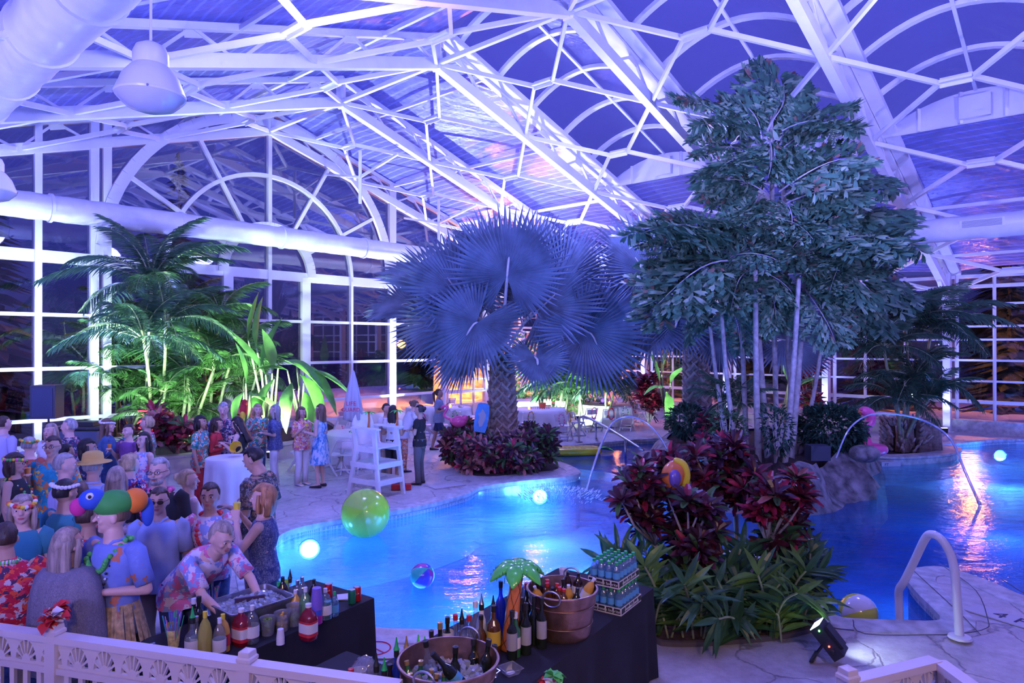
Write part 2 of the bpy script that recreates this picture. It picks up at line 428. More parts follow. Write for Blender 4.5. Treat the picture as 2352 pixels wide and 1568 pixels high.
# ---- roof skins
def film_mat(name, body, transp, wires=True, ior=1.45):
    m, nt, o = _new(name)
    t = nt.nodes.new('ShaderNodeBsdfTransparent'); t.inputs[0].default_value = (*transp, 1)
    d = nt.nodes.new('ShaderNodeBsdfDiffuse'); d.inputs[0].default_value = (.34, .38, .8, 1)
    tr = nt.nodes.new('ShaderNodeBsdfTranslucent'); tr.inputs[0].default_value = (.35, .4, .9, 1)
    g = nt.nodes.new('ShaderNodeBsdfGlossy'); g.inputs['Roughness'].default_value = .3; g.inputs[0].default_value = (.7, .7, 1, 1)
    nz = noise_n(nt, .8, 6, .6, stretch=(1, 3, 1)); nf = noise_n(nt, 6, 3, .6, stretch=(.4, 3, 1))
    b = bump(nt, nz.outputs[0], .5, .12); lnk(nt, b.outputs[0], g.inputs['Normal'])
    ad = nt.nodes.new('ShaderNodeMixShader'); ad.inputs[0].default_value = .3; lnk(nt, d.outputs[0], ad.inputs[1]); lnk(nt, tr.outputs[0], ad.inputs[2])
    m1 = nt.nodes.new('ShaderNodeMixShader'); lnk(nt, t.outputs[0], m1.inputs[1]); lnk(nt, ad.outputs[0], m1.inputs[2])
    if wires:
        tc = nt.nodes.new('ShaderNodeTexCoord'); wv = nt.nodes.new('ShaderNodeTexWave'); wv.inputs['Scale'].default_value = 1.3; wv.inputs['Distortion'].default_value = 2.2; wv.inputs['Detail'].default_value = 2; wv.inputs['Detail Scale'].default_value = .6
        mp = nt.nodes.new('ShaderNodeMapping'); mp.inputs['Rotation'].default_value = (0, 0, -PH); lnk(nt, tc.outputs['Object'], mp.inputs[0]); lnk(nt, mp.outputs[0], wv.inputs[0])
        rr = ramp(nt, wv.outputs[0], [(.8, (body * .8,) * 3), (.97, (min(1, body * 2.2),) * 3)])
        mm = nt.nodes.new('ShaderNodeMath'); mm.operation = 'MULTIPLY'; r4 = ramp(nt, nf.outputs[0], [(.35, (.6,) * 3), (.7, (1.3,) * 3)])
        lnk(nt, rr.outputs[0], mm.inputs[0]); lnk(nt, r4.outputs[0], mm.inputs[1]); lnk(nt, mm.outputs[0], m1.inputs[0])
    else: m1.inputs[0].default_value = body
    f = facing_pow(nt, 3.0, .75 if ior > 1.3 else .35, b.outputs[0])
    a = nt.nodes.new('ShaderNodeMath'); a.operation = 'ADD'; a.inputs[1].default_value = .03; lnk(nt, f.outputs[0], a.inputs[0])
    mx = nt.nodes.new('ShaderNodeMixShader'); lnk(nt, a.outputs[0], mx.inputs[0]); lnk(nt, m1.outputs[0], mx.inputs[1]); lnk(nt, g.outputs[0], mx.inputs[2])
    lnk(nt, mx.outputs[0], o.inputs[0]); return m
film = film_mat('roof_film', .5, (.7, .75, 1)); clear = film_mat('vault_film', .05, (.85, .88, 1), False, 1.15)
VE = 18.6
def sheet(s0, s1, La, Lb, bulge, m, name, nu=8, nl=14, vault=False):
    mb = MB(); vs = []
    for j in range(nl + 1):
        L = La + (Lb - La) * j / nl
        for i in range(nu + 1):
            u = i / nu; z = roof_z(L) + .05 + bulge * (1 - (2 * u - 1) ** 2)
            if not vault: z += bulge * .0
            vs.append(Bp(s0 + (s1 - s0) * u, L, z))
    fs = [(j * (nu + 1) + i, j * (nu + 1) + i + 1, (j + 1) * (nu + 1) + i + 1, (j + 1) * (nu + 1) + i) for j in range(nl) for i in range(nu)]
    mb.add(vs, fs); return mb.build(name, m, smooth=True)
for i in range(len(TR) - 1):
    s0, s1 = TR[i], TR[i + 1]; e = .22
    if i < 2:
        structure(sheet(s0, s1, RL, EL, .14, film, 'roof'))
    else:
        structure(sheet(s0 - e, s1 + e, RL + .3, VE, .62, clear, 'roof', nu=14, vault=True))
        structure(sheet(s0, s1, VE, EL, .14, film, 'roof'))
        mb = MB()
        k = 5
        for j in range(k):
            L = RL + .5 + (VE - RL - .5) * j / (k - .0)
            pts = []
            for q in range(15):
                u = q / 14; pts.append(Bp(s0 - e + (s1 - s0 + 2 * e) * u, L, roof_z(L) + .02 + .62 * (1 - (2 * u - 1) ** 2)))
            for a, b in zip(pts, pts[1:]): mb.bar(a, b, .16, .09)
        # spine of the vault
        sm = (s0 + s1) / 2; mb.bar(Bp(sm, RL + .3, roof_z(RL + .3) + .6), Bp(sm, VE, roof_z(VE) + .6), .07, .05)
        # gutters along both trusses
        for s, sg in ((s0, -1), (s1, 1)): mb.bar(Bp(s + sg * .24, RL, roof_z(RL)), Bp(s + sg * .24, EL, roof_z(EL)), .3, .12)
        # arched end wall
        for q in range(14):
            ua, ub = q / 14, (q + 1) / 14
            pa = Bp(s0 + (s1 - s0) * ua, VE, 0); pb = Bp(s0 + (s1 - s0) * ub, VE, 0)
            za = roof_z(VE) + .62 * (1 - (2 * ua - 1) ** 2); zb = roof_z(VE) + .62 * (1 - (2 * ub - 1) ** 2); z0 = roof_z(VE) - .12
            nrm = Bp(0, .05, 0)
            mb.add([V(pa.x, pa.y, z0), V(pb.x, pb.y, z0), V(pb.x, pb.y, zb), V(pa.x, pa.y, za), V(pa.x, pa.y, z0) + nrm, V(pb.x, pb.y, z0) + nrm, V(pb.x, pb.y, zb) + nrm, V(pa.x, pa.y, za) + nrm],
                   [(0, 1, 2, 3), (7, 6, 5, 4), (3, 2, 6, 7)])
            if q % 3 == 0: mb.bar(V(pa.x, pa.y, z0) - nrm * .6, V(pa.x, pa.y, za) - nrm * .6, .07, .05)
        sm = (s0 + s1) / 2; mb.bar(Bp(sm - .3, VE - .12, roof_z(VE) + .2), Bp(sm + .3, VE - .12, roof_z(VE) + .2), .12, .5)
        structure(mb.build('roof_rib', steel), 'white curved ribs and gutters of an opening roof vault')
    structure(sheet(s0, s1, WL, RL, .14, film, 'roof'))
# ---- long glass wall on the right
mb = MB(); wl = MB()
for i in range(len(TR) - 1):
    s0, s1 = TR[i], TR[i + 1]
    for z in (1.05, 1.75, 2.45, 3.15, 3.6, 4.35, 4.95, 5.3):
        mb.bar(Bp(s0, EL, z), Bp(s1, EL, z), .06, .07 if z not in (4.95, 5.3, 1.05) else .12)
    for k in range(1, 3):
        s = s0 + (s1 - s0) * k / 3; mb.bar(Bp(s, EL, 0), Bp(s, EL, 5.4), .07, .08)
    mb.bar(Bp(s0 - .25, EL, 0), Bp(s0 - .25, EL, 5.4), .09, .09)
structure(mb.build('window_1', steel2))
gl = MB(); a, b, c, d = Bp(-9, EL + .03, 0), Bp(GS, EL + .03, 0), Bp(GS, EL + .03, 5.45), Bp(-9, EL + .03, 5.45); gl.add([a, b, c, d], [(0, 1, 2, 3)])
g_ = gl.build('glass_pane', glass, parent=None); g_['kind'] = 'structure'; g_.name = 'window_2'
mb = MB(); mb.bar(Bp(-9, EL - .05, .22), Bp(GS, EL - .05, .22), .2, .44); structure(mb.build('wall_right', coping_m))
# ---- arched gable
mb = MB(); up = Bp(1, 0, 0)
def gb(La, za, Lb, zb, w, h=None): mb.bar(Bp(GS, La, za), Bp(GS, Lb, zb), w, h or w, up=None) if abs(za - zb) < 5 or True else None
TZ = 5.2
for L, w, ztop in ((4.9, .16, 1), (6.15, .2, 1), (6.45, .2, 1), (16.0, .3, 1), (3.6, .14, 1), (2.2, .3, 1), (.8, .1, 1), (-.6, .3, 1), (-3, .2, 1), (18.6, .14, 1), (21.0, .2, 1), (23.3, .14, 1), (25.5, .2, 1), (27.4, .3, 1)):
    mb.bar(Bp(GS, L, 0), Bp(GS, L, roof_z(L)), w, .14, up=up)
for L, w in ((8.0, .09), (9.75, .3), (12.4, .3), (14.2, .09)):
    mb.bar(Bp(GS, L, 0), Bp(GS, L, TZ), w, .14, up=up)
mb.bar(Bp(GS, RL, 0), Bp(GS, RL, roof_z(RL)), .12, .14, up=up)
for z, h in ((TZ, .3), (3.74, .09), (2.38, .09), (1.1, .09), (.25, .5)):
    mb.bar(Bp(GS, WL, z), Bp(GS, EL, z), .1, h)
for r, w in ((4.8, .3), (3.12, .12), (1.5, .3)):
    pts = [Bp(GS - (.05 if w > .2 else 0), RL - .02 + r * math.cos(PI * k / 36), TZ + r * math.sin(PI * k / 36)) for k in range(37)]
    for a, b in zip(pts, pts[1:]): mb.bar(a, b, w if w < .2 else .12, w, up=None) if False else mb.bar(a, b, w, .12, up=up)
for ang in (30, 60, 120, 150):
    a = rad(ang); mb.bar(Bp(GS, RL + 1.5 * math.cos(a), TZ + 1.5 * math.sin(a)), Bp(GS, RL + 4.7 * math.cos(a), TZ + 4.7 * math.sin(a)), .11, .1, up=up)
structure(mb.build('window_3', steel2))
gl = MB(); pts = [Bp(GS + .06, WL, 0), Bp(GS + .06, EL, 0), Bp(GS + .06, EL, roof_z(EL)), Bp(GS + .06, RL, roof_z(RL)), Bp(GS + .06, WL, roof_z(WL))]
gl.add(pts, [(0, 1, 2, 3, 4)]); structure(gl.build('window_4', glass))
# sectional glass doors right of the last gable column
mb = MB()
for La, Lb in ((18.7, 20.9), (21.1, 23.2), (23.4, 25.4)):
    for k in range(4):
        L = La + (Lb - La) * k / 3; mb.bar(Bp(GS - .12, L, 0), Bp(GS - .12, L, 3.6), .07, .06, up=up)
    for k in range(8): z = .05 + k * .5; mb.bar(Bp(GS - .12, La, z), Bp(GS - .12, Lb, z), .06, .07)
structure(mb.build('door_1', steel2))
# left and back walls (behind the camera) close the hall
wallm = mat('pale_wall_paint', (.55, .53, .56), .7)
mb = MB(); mb.add([Bp(-9, WL, 0), Bp(GS, WL, 0), Bp(GS, WL, 5.5), Bp(-9, WL, 5.5)], [(0, 1, 2, 3)]); structure(mb.build('wall_left', wallm))
mb = MB(); mb.add([Bp(-9, WL, 0), Bp(-9, EL, 0), Bp(-9, EL, 5.4), Bp(-9, RL, 10.4), Bp(-9, WL, 5.4)], [(0, 1, 2, 3, 4)]); structure(mb.build('wall_back', wallm))
# ---- ducts
duct_m = mat('white_fabric_duct', (.8, .8, .84), .3, var=.05, scale=4, bmp=.15)
def duct(a, b, r, seg, label, grille=None, rim=True, name='air_duct'):
    root = empty(name, a, 0, label, 'duct'); d = b - a; L = d.length; mb = MB(); k = int(L / .09); prof = []
    for i in range(k + 1):
        t = i / k; prof.append((d * t, r + (.006 if i % 4 == 0 else 0) + .006 * math.sin(i * .7)))
    mb.tube([p for p, _ in prof], [q for _, q in prof], 28); mb.build('duct_tube', duct_m, root, smooth='all')
    if rim:
        for q in range(1, int(L / seg) + 1):
            t = q * seg / L; rm = MB(); rm.tube([d * t - d.normalized() * .04, d * t - d.normalized() * .03, d * t + d.normalized() * .03, d * t + d.normalized() * .04], [r, r + .035, r + .035, r], 28)
            rm.build('duct_collar', duct_m, root, smooth=True)
    return root
duct(Bp(18.3, -4, 6.12), Bp(18.3, 21.5, 6.12), .3, 2.9, 'long white round air duct hanging in front of the arched gable window')
duct(Bp(-6, 2.75, 7.3), Bp(15.5, 2.75, 7.3), .45, 1.9, 'thick white round air duct overhead close by, at top of the hall')
dr = duct(Bp(-6, 20, 5.86), Bp(15, 20, 5.86), .3, 3.6, 'white round air duct with a grille above the pool on the right')
gm = MB(); L0 = (Bp(2.4, 20 - .3, 5.9) - Bp(-6, 20, 5.86))
gd = Bp(1, 0, 0); gm.bar(L0 - gd * .45, L0 + gd * .45, .02, .2); gm.cur = 1
for k in range(6): gm.bar(L0 - gd * .4 + V(0, 0, -.07 + k * .028) - Bp(0, .015, 0), L0 + gd * .4 + V(0, 0, -.07 + k * .028) - Bp(0, .015, 0), .012, .012)
gm.build('grille', [steel2, mat('grille_grey', (.3, .3, .35), .5)], dr)  # plain grey of the grille bars, shared with the lamp latches
# ---- high bay lamps
lampm = mat('white_enamel', (.84, .82, .84), .35); lens = mat('frosted_lens', (.7, .7, .78), .25, coat=.3)
def high_bay(c, label, top):
    r = empty('pendant_lamp', c, 0, label, 'lamp', 'bell shaped pendant lamps')
    mb = MB(); mb.lathe([(.285, 0), (.29, .015), (.275, .05), (.23, .17), (.16, .26), (.14, .275)], 40); mb.build('lamp_shade', lampm, r, smooth=True)
    mb = MB(); mb.lathe([(.14, .27), (.145, .29), (.145, .38), (.12, .44), (.06, .475), (.02, .48)], 32); mb.build('ballast_housing', lampm, r, smooth=True)
    mb = MB(); mb.lathe([(.0, -.13), (.1, -.125), (.2, -.09), (.27, -.02), (.285, .0)], 40); mb.build('lens', lens, r, smooth=True)
    mb = MB(); mb.tube([(0, 0, .47), (0, 0, top - c.z)], .012, 8); mb.build('hanging_rod', lampm, r)
    for a in range(4):
        mb = MB(); mb.ball((.288 * math.cos(a * PI / 2 + .4), .288 * math.sin(a * PI / 2 + .4), .01), .012, 6, 4); mb.build('latch', MATS['grille_grey'], r)
high_bay(D(345, 222, 6.0), 'big white bell pendant lamp hanging below the thick duct', roof_z(toB(D(345, 222, 6.0))[1]))
high_bay(D(-22, 440, 9), 'white bell pendant lamp cut by the left edge of the view', 7.2)
# ================================================================ outside
snow = mat('snow', (.75, .75, .78), .8, var=.08, scale=2, bmp=.5)
grd = mat('dark_winter_ground', (.05, .045, .04), .9)
mb = MB(); mb.add([V(-120, -60, -.06), V(160, -60, -.06), V(160, 160, -.06), V(-120, 160, -.06)], [(0, 1, 2, 3)])
vs_o, fs_o = flat_poly([V(-120, -60, 0), V(160, -60, 0), V(160, 160, 0), V(-120, 160, 0)], [[p for p in outer]], -.06)
mb = MB(); mb.add(vs_o, fs_o); structure(mb.build('ground', grd))
def bank(pts, r, label):
    mb = MB(); n = 14; rings = []
    for i, p in enumerate(pts):
        k = r * (.7 + .5 * noise.noise(p * .7)); rings.append([p + V(0, 0, 0) + (Bp(0, 1, 0) * math.cos(PI * j / (n - 1)) * k * 1.6 + V(0, 0, 1) * max(0, math.sin(PI * j / (n - 1))) * k * (.8 + .3 * noise.noise(p + V(j, 0, 0)))) for j in range(n)])
    mb.loft(rings, cap=False); tag(mb.build('snow_bank', snow, smooth='all'), label, 'snow', kind='stuff')
bank([Bp(s * .35 - 6, EL + 1.5, 0) for s in range(40)], .75, 'heap of shovelled snow outside the glass wall')
mb = MB(); mb.add([Bp(GS + .2, 12, -.03), Bp(GS + .2, 40, -.03), Bp(40, 40, -.03), Bp(40, 12, -.03)], [(0, 1, 2, 3)]); mb.add([Bp(-9, EL + .2, -.03), Bp(-9, 45, -.03), Bp(GS, 45, -.03), Bp(GS, EL + .2, -.03)], [(0, 1, 2, 3)]); tag(mb.build('snow_field', snow), 'snow lying outside the glass, orange under the street lamps', 'snow', kind='stuff')
bank([Bp(GS + 3 + .3 * math.sin(k), 12 + k * .5, 0) for k in range(34)], .6, 'ridge of snow outside the sectional glass doors')
mb = MB(); vs = []
for i in range(13):
    for j in range(31):
        vs.append(Bp(24.5 + i * .7, .91 * (24.5 + i * .7) - .3 + j * .5, 4.6 * (i / 12) ** .8 * (.8 + .35 * noise.noise(V(i * .3, j * .35, 2))) - .03))
mb.add(vs, [(i * 31 + j, (i + 1) * 31 + j, (i + 1) * 31 + j + 1, i * 31 + j + 1) for i in range(12) for j in range(30)])
snow2 = mat('brushy_snow', (.5, .45, .4), .9, var=.75, scale=1.6, bmp=.6)
tag(mb.build('snowy_slope', snow2, smooth='all'), 'added snowy slope behind the sectional glass doors catching orange light', 'snow', kind='stuff')  # slope added outside so the orange light fills the door glass
# dark trees outside
bark = mat('dark_bark', (.05, .04, .035), .9); dleaf = mat('dark_evergreen_needles', (.02, .03, .025), .9)
def conifer(p, h, label):
    r = empty('evergreen_tree', p, 0, label, 'tree', 'dark evergreens outside the glass')
    mb = MB(); mb.tube([(0, 0, 0), (0, 0, h)], [.18, .02], 8); mb.build('trunk', bark, r)
    mb = MB(); rr = random.Random(int(h * 100))
    for k in range(340):
        t = rr.random(); z = .6 + t * (h - .7); rad0 = (1 - t) * h * .3 + .15; a = rr.random() * 6.283; q = V(math.cos(a), math.sin(a), -.3)
        b = V(0, 0, z); e = b + q * rad0 * rr.uniform(.7, 1.1); sd = V(-math.sin(a), math.cos(a), 0) * rad0 * .16
        mb.add([b, (b + e) / 2 + sd, e, (b + e) / 2 - sd, (b + e) / 2 + V(0, 0, .1)], [(0, 1, 4), (1, 2, 4), (2, 3, 4), (3, 0, 4)])
    mb.build('needles', dleaf, r)
rr = random.Random(5)
for k, (s, L, h) in enumerate([(26, 5, 9), (29, 12, 11), (34, 16, 6), (34.5, 30, 6), (24, -1, 8), (14, 36, 8), (8.5, 36, 9), (3.5, 37, 7), (4.5, 44, 11), (-2, 36, 9), (20, 36, 9)]):
    conifer(Bp(s, L, -.06), h, ('tall ' if h > 9 else 'shorter ') + 'dark evergreen tree standing in the snow outside the ' + ('gable' if s > 22 else 'long glass wall'))
# picnic tables in the snow seen at the far right
woodm = mat('weathered_wood', (.22, .16, .12), .8, var=.2)
for k, (s, L) in enumerate(((3.0, 31), (5.6, 31.5))):
    r = empty('picnic_table', Bp(s, L, 0), PH, ('first' if k else 'second') and 'dark slatted picnic table in the snow ' + ('beside the column' if k else 'at the far right edge'), 'table', 'picnic tables in the snow')
    mb = MB()
    for q in range(5): mb.cbox((0, -.3 + q * .15, .75), (1.8, .12, .04))
    mb.build('tabletop', woodm, r)
    for sg in (-1, 1):
        mb = MB(); mb.cbox((0, sg * .65, .44), (1.8, .25, .04)); mb.build('bench_seat', woodm, r)
        mb = MB(); mb.bar((sg * .7, -.6, 0), (sg * .7, .2, .75), .07, .05); mb.bar((sg * .7, .6, 0), (sg * .7, -.2, .75), .07, .05); mb.bar((sg * .7, -.7, .4), (sg * .7, .7, .4), .05, .07); mb.build('leg_frame', woodm, r)
# ================================================================ plants
def leafmat(name, col, rough=.4, tl=.25, var=.3, scale=6, spec=.5):
    if name in MATS: return MATS[name]
    m, nt, o = _new(name)
    p = nt.nodes.new('ShaderNodeBsdfPrincipled'); p.inputs['Roughness'].default_value = rough; p.inputs['Specular IOR Level'].default_value = spec
    n = noise_n(nt, scale, 3); lo = [c * (1 - var) for c in col]; hi = [min(1, c * (1 + var)) for c in col]
    r = ramp(nt, n.outputs[0], [(.35, lo), (.65, hi)]); lnk(nt, r.outputs[0], p.inputs['Base Color'])
    t = nt.nodes.new('ShaderNodeBsdfTranslucent'); lnk(nt, r.outputs[0], t.inputs[0])
    mx = nt.nodes.new('ShaderNodeMixShader'); mx.inputs[0].default_value = tl
    lnk(nt, p.outputs[0], mx.inputs[1]); lnk(nt, t.outputs[0], mx.inputs[2]); lnk(nt, mx.outputs[0], o.inputs[0])
    MATS[name] = m; return m
def leaf(mb, b, d, nrm, L, W, droop=.3, k=3, fold=.25, tip=.0, wpos=.45):
    """one blade: base b, direction d, upper side nrm; folded on its midrib, drooping"""
    d = d.normalized(); x = d.cross(nrm)
    if x.length < 1e-4: x = Vector((1, 0, 0))
    x.normalize(); u = x.cross(d).normalized(); vs = []
    if k <= 1:
        m = b + d * (L * wpos) - u * (droop * L * .2)
        return mb.add([b, m + x * (W / 2) + u * (fold * W / 2), b + d * L - u * (droop * L), m - x * (W / 2) + u * (fold * W / 2), m], [(0, 1, 4), (1, 2, 4), (2, 3, 4), (3, 0, 4)])
    for i in range(k + 1):
        t = i / k; c = b + d * (L * t * (1 - .12 * droop * t)) + u * (-droop * L * t * t)
        w = W / 2 * (math.sin(PI * min(1, t / (2 * wpos))) if t < wpos else math.cos(PI / 2 * (t - wpos) / (1 - wpos)) ** .8 * (1 - tip) + tip) if 0 < t < 1 else (W * .06 if t == 0 else W * .5 * tip + 1e-4)
        vs += [c + x * w + u * (w * fold * 2), c, c - x * w + u * (w * fold * 2)]
    fs = []
    for i in range(k):
        a = i * 3; fs += [(a, a + 1, a + 4, a + 3), (a + 1, a + 2, a + 5, a + 4)]
    return mb.add(vs, fs)
def rv(r, s=1.0): return V(r.uniform(-s, s), r.uniform(-s, s), r.uniform(-s, s))
def put(o, base, yaxis, zaxis, scale=1.0, parent=None):
    """orient o so its +Y runs along yaxis and +Z towards zaxis"""
    y = Vector(yaxis).normalized(); x = y.cross(Vector(zaxis))
    if x.length < 1e-4: x = V(1, 0, 0)
    x.normalize(); z = x.cross(y)
    M = Matrix((x, y, z)).transposed().to_4x4(); s = scale if isinstance(scale, (tuple, list)) else (scale,) * 3
    o.matrix_basis = Matrix.Translation(base) @ M @ Matrix.Diagonal((*s, 1))
    if parent is not None: o.parent = parent
    return o
soil = mat('dark_mulch', (.05, .03, .025), .95, var=.6, scale=22, bmp=1)
# ---------------- leaf units
def fan_leaf_mesh(seed, n=58, span=158):
    r = random.Random(seed); mb = MB(); vs = [V(0, 0, 0)]; fs = []
    def P(a, q, z=0):
        x = math.sin(a) * q; y = math.cos(a) * q
        zz = .32 * (x * x) * (1 if q < 1.2 else 1) - .16 * max(0, y) ** 2 + z
        return V(x * .95, y, zz)
    st = 2 * rad(span) / n
    for i in range(n):
        a = -rad(span) + st * i; m = a + st / 2; Rr = (.78 + .26 * math.cos(m * .62)) * r.uniform(.95, 1.04)
        inn = Rr * .62; b = len(vs)
        vs += [P(a, inn, -.012), P(m, inn * 1.02, .022), P(a + st, inn, -.012), P(m + r.uniform(-.03, .03), Rr, -.05 * r.random()), P(m, inn * 1.3, .012)]
        fs += [(0, b + 1, b), (0, b + 2, b + 1), (b, b + 1, b + 4), (b + 1, b + 2, b + 4), (b, b + 4, b + 3), (b + 4, b + 2, b + 3)]
    mb.add(vs, fs); return mb
blue_leaf = leafmat('silvery_blue_fan_leaf', (.14, .2, .27), .45, .15, .3, 3)
petiole_m = mat('pale_petiole', (.5, .5, .5), .5, var=.15)
def fan_palm(base, crown, leaves, trunk_r, label, seed=1):
    root = empty('fan_palm', base, 0, label, 'palm', 'blue fan palms')
    c = crown - base; mb = MB(); r = random.Random(seed)
    bk = mat('palm_trunk_fibre', (.30, .22, .19), .85, var=.35, scale=14, bmp=.5)
    boot = mat('palm_boot', (.42, .33, .29), .7, var=.3, scale=9, bmp=.3)
    mb.tube([V(0, 0, 0), c * .3, c * .7, c], [trunk_r * .95, trunk_r * .8, trunk_r * .66, trunk_r * .5], 18)
    mb.build('trunk', bk, root, smooth=True)
    mb = MB(); rows = int(c.length / .125)
    for i in range(rows):
        t = i / rows; q = c * t; rr = trunk_r * (.95 - .38 * t)
        for j in range(8):
            a = 2 * PI * (j + .5 * (i % 2)) / 8 + r.uniform(-.08, .08); o = V(math.cos(a), math.sin(a), 0); sd = V(-math.sin(a), math.cos(a), 0) * (1 if j % 2 else -1)
            p0 = q + o * rr * .9 - sd * .02; 
            n0 = len(mb.v)
            mb.tube([p0 - sd * .10 + V(0, 0, -.09), p0 + V(0, 0, .0) + o * .03, p0 + sd * .11 + o * .055 + V(0, 0, .11), p0 + sd * .19 + o * .09 + V(0, 0, .2)], [.085 * trunk_r / .36, .08 * trunk_r / .36, .055 * trunk_r / .36, .028], 6, flat=.5)
    mb.build('leaf_base', boot, root, smooth='all')
    protos = [fan_leaf_mesh(s) for s in (3, 4, 5)]; meshes = []
    for k, (hub, ax, nr, sc) in enumerate(leaves):
        v = k % 3; ax = ax.normalized()
        if len(meshes) <= v:
            o = protos[v].build('fan_leaf', blue_leaf, None); meshes.append(o)
        else: o = meshes[v].copy(); COL.objects.link(o)
        put(o, hub - base, ax, nr, sc, root)
        mb = MB(); h = hub - base; s0 = c + V(0, 0, -.05) + (h - c).normalized() * .15; mid = (s0 + h) / 2 + V(0, 0, .12)
        mb.tube(spline([s0, mid, h, h + ax * sc * .25], 4), [.055] * 4 + [.04] * 4 + [.032] * 4 + [.012], 6, flat=.6); mb.build('petiole', petiole_m, root, smooth='all')
    return root
def leafspec(cr, hub_px, tip_px, dep, face=V(0, -1, .15), sc=1.25, tipdep=0):
    h = D(hub_px[0], hub_px[1], cr.y + dep); t = D(tip_px[0], tip_px[1], cr.y + dep + tipdep)
    return (h, (t - h), face, sc)
cr = D(1152, 812, 17.0); b1 = V(cr.x + .05, 17.1, 0)
LV = [((1165,632),(1180,480),-.9,V(0,-1,.2),1.75,0),((1050,668),(945,520),-.7,V(.3,-1,.3),1.6,0),((1010,655),(870,590),-.2,V(.2,-.7,.9),1.55,0),
 ((1095,740),(1000,860),-1.3,V(-.2,-1,.35),1.55,-.3),((1030,735),(860,790),-.6,V(0,-1,.6),1.5,0),((1245,705),(1395,560),-.5,V(-.35,-1,.3),1.75,0),
 ((1345,760),(1420,850),-.9,V(.1,-1,.3),1.7,-.2),((1290,640),(1350,520),.5,V(-.2,-1,.1),1.55,0),((1090,640),(1060,520),.6,V(.1,-1,.2),1.45,0),
 ((1230,820),(1245,875),-1.4,V(0,-.6,.9),.9,-.4),((1075,800),(1010,880),-.6,V(-.3,-.7,.6),1.2,-.2),((1360,700),(1500,700),.4,V(0,-.8,.8),1.55,0),
 ((1120,600),(1110,490),1.0,V(0,-1,0),1.3,0),((1230,600),(1260,480),1.0,V(0,-1,0),1.4,0),((950,700),(850,700),.8,V(0,-.6,.8),1.3,0),((1300,740),(1420,780),1.2,V(0,-.6,.8),1.4,0)]
fan_palm(b1, cr, [leafspec(cr, *q) for q in LV], .36, 'big blue fan palm with cross-hatched trunk in the croton bed', 1)
cr2 = D(1595, 770, 18.6); b2 = V(cr2.x + .15, 18.7, 0)
LV2 = [((1480,620),(1400,510),-.3,V(.3,-1,.2),1.7,0),((1465,690),(1370,640),0,V(.2,-1,.5),1.5,0),((1560,600),(1545,480),.3,V(0,-1,.1),1.5,0),((1500,735),(1400,800),-.6,V(0,-1,.4),1.4,0),
 ((1640,600),(1660,480),.6,V(0,-1,0),1.5,0),((1760,680),(1850,600),.2,V(-.2,-1,.2),1.6,0),((1800,780),(1920,790),-.2,V(0,-1,.4),1.5,0),((1700,730),(1780,800),-.5,V(0,-1,.4),1.3,0),((1560,730),(1520,830),-.8,V(0,-1,.3),1.2,-.3),((1650,760),(1690,840),-.6,V(0,-1,.4),1.2,-.2),((1890,720),(1960,760),.5,V(0,-1,.3),1.3,0)]
fan_palm(b2, cr2, [leafspec(cr2, *q) for q in LV2], .38, 'second blue fan palm behind the fishtail palm clump', 2)
# ---------------- fishtail palm
def fishtail_mesh(seed):
    r = random.Random(seed); mb = MB(); mb.cur = 0
    def rp(t): return V(.02 * math.sin(t * 5), t, .16 * math.sin(t * 2.2) - .34 * t * t)
    mb.tube([rp(t / 8) for t in range(9)], [.013 - .0013 * t for t in range(9)], 4)
    for i in range(10):
        t = .16 + .84 * i / 9.5; t = min(t, 1); p = rp(t); ln = .40 * (math.sin(PI * (t * .75 + .2)) ** .7)
        for sg in (-1, 1):
            if r.random() < .05: continue
            d = V(sg * .85, .55 + r.uniform(-.15, .15), r.uniform(-.15, .25)).normalized()
            tips = []
            for q in range(9):
                u = (q + 1) / 9; c = p + d * (ln * u) + V(0, 0, -.22 * ln * u * u * 1.6)
                mb.cur = 1 if r.random() < .62 else (2 if r.random() < .93 else 3)
                for s2 in (-1, 1):
                    ld = (d * .7 + V(0, .75 * s2, -.25) + rv(r, .35)).normalized(); W = r.uniform(.035, .06); L = r.uniform(.09, .15)
                    nn = (V(0, 0, 1) + rv(r, .5)); x = ld.cross(nn).normalized()
                    e = c + ld * L
                    mb.add([c, c + ld * L * .6 + x * W * .5, e + x * W * .55, e - ld * L * .14 + x * W * .15, e + ld * L * .12 - x * W * .1, e - ld * L * .1 - x * W * .4, c + ld * L * .45 - x * W * .42],
                           [(0, 1, 2, 3), (0, 3, 4, 5), (0, 5, 6)])
    return mb
ft_m = [petiole_m, leafmat('fishtail_leaf_green', (.085, .22, .13), .38, .2, .3), leafmat('fishtail_leaf_pale', (.28, .42, .27), .4, .3, .3), leafmat('fishtail_leaf_dry', (.34, .2, .14), .6, .2, .3)]  # lighter greens and extra pale leaves stand in for light on the fronds
FTP = [fishtail_mesh(s) for s in (1, 2, 3)]; FTO = [None] * 3
def ft_frond(root, a, b, sc, face, k):
    if FTO[k] is None: FTO[k] = o = FTP[k].build('frond', ft_m)
    else: o = FTO[k].copy(); COL.objects.link(o)
    L = (b - a).length
    put(o, a - root.location, (b - a) + V(0, 0, .3 * L), face, (L * sc, L * 1.02, L), root); return o
IZ = .42
ISL_D = 14.6
def stem_pts(x0, y0, x1, y1, d0, d1): return D(x0, y0, d0), D(x1, y1, d1)
ft = empty('fishtail_palm', D(1725, 1050, 14.6), 0, 'tall bushy fishtail palm clump with pale ringed stems on the rock island', 'palm')
stem_m = mat('pale_ringed_stem', (.42, .4, .37), .7, var=.3, scale=10, bmp=.3)
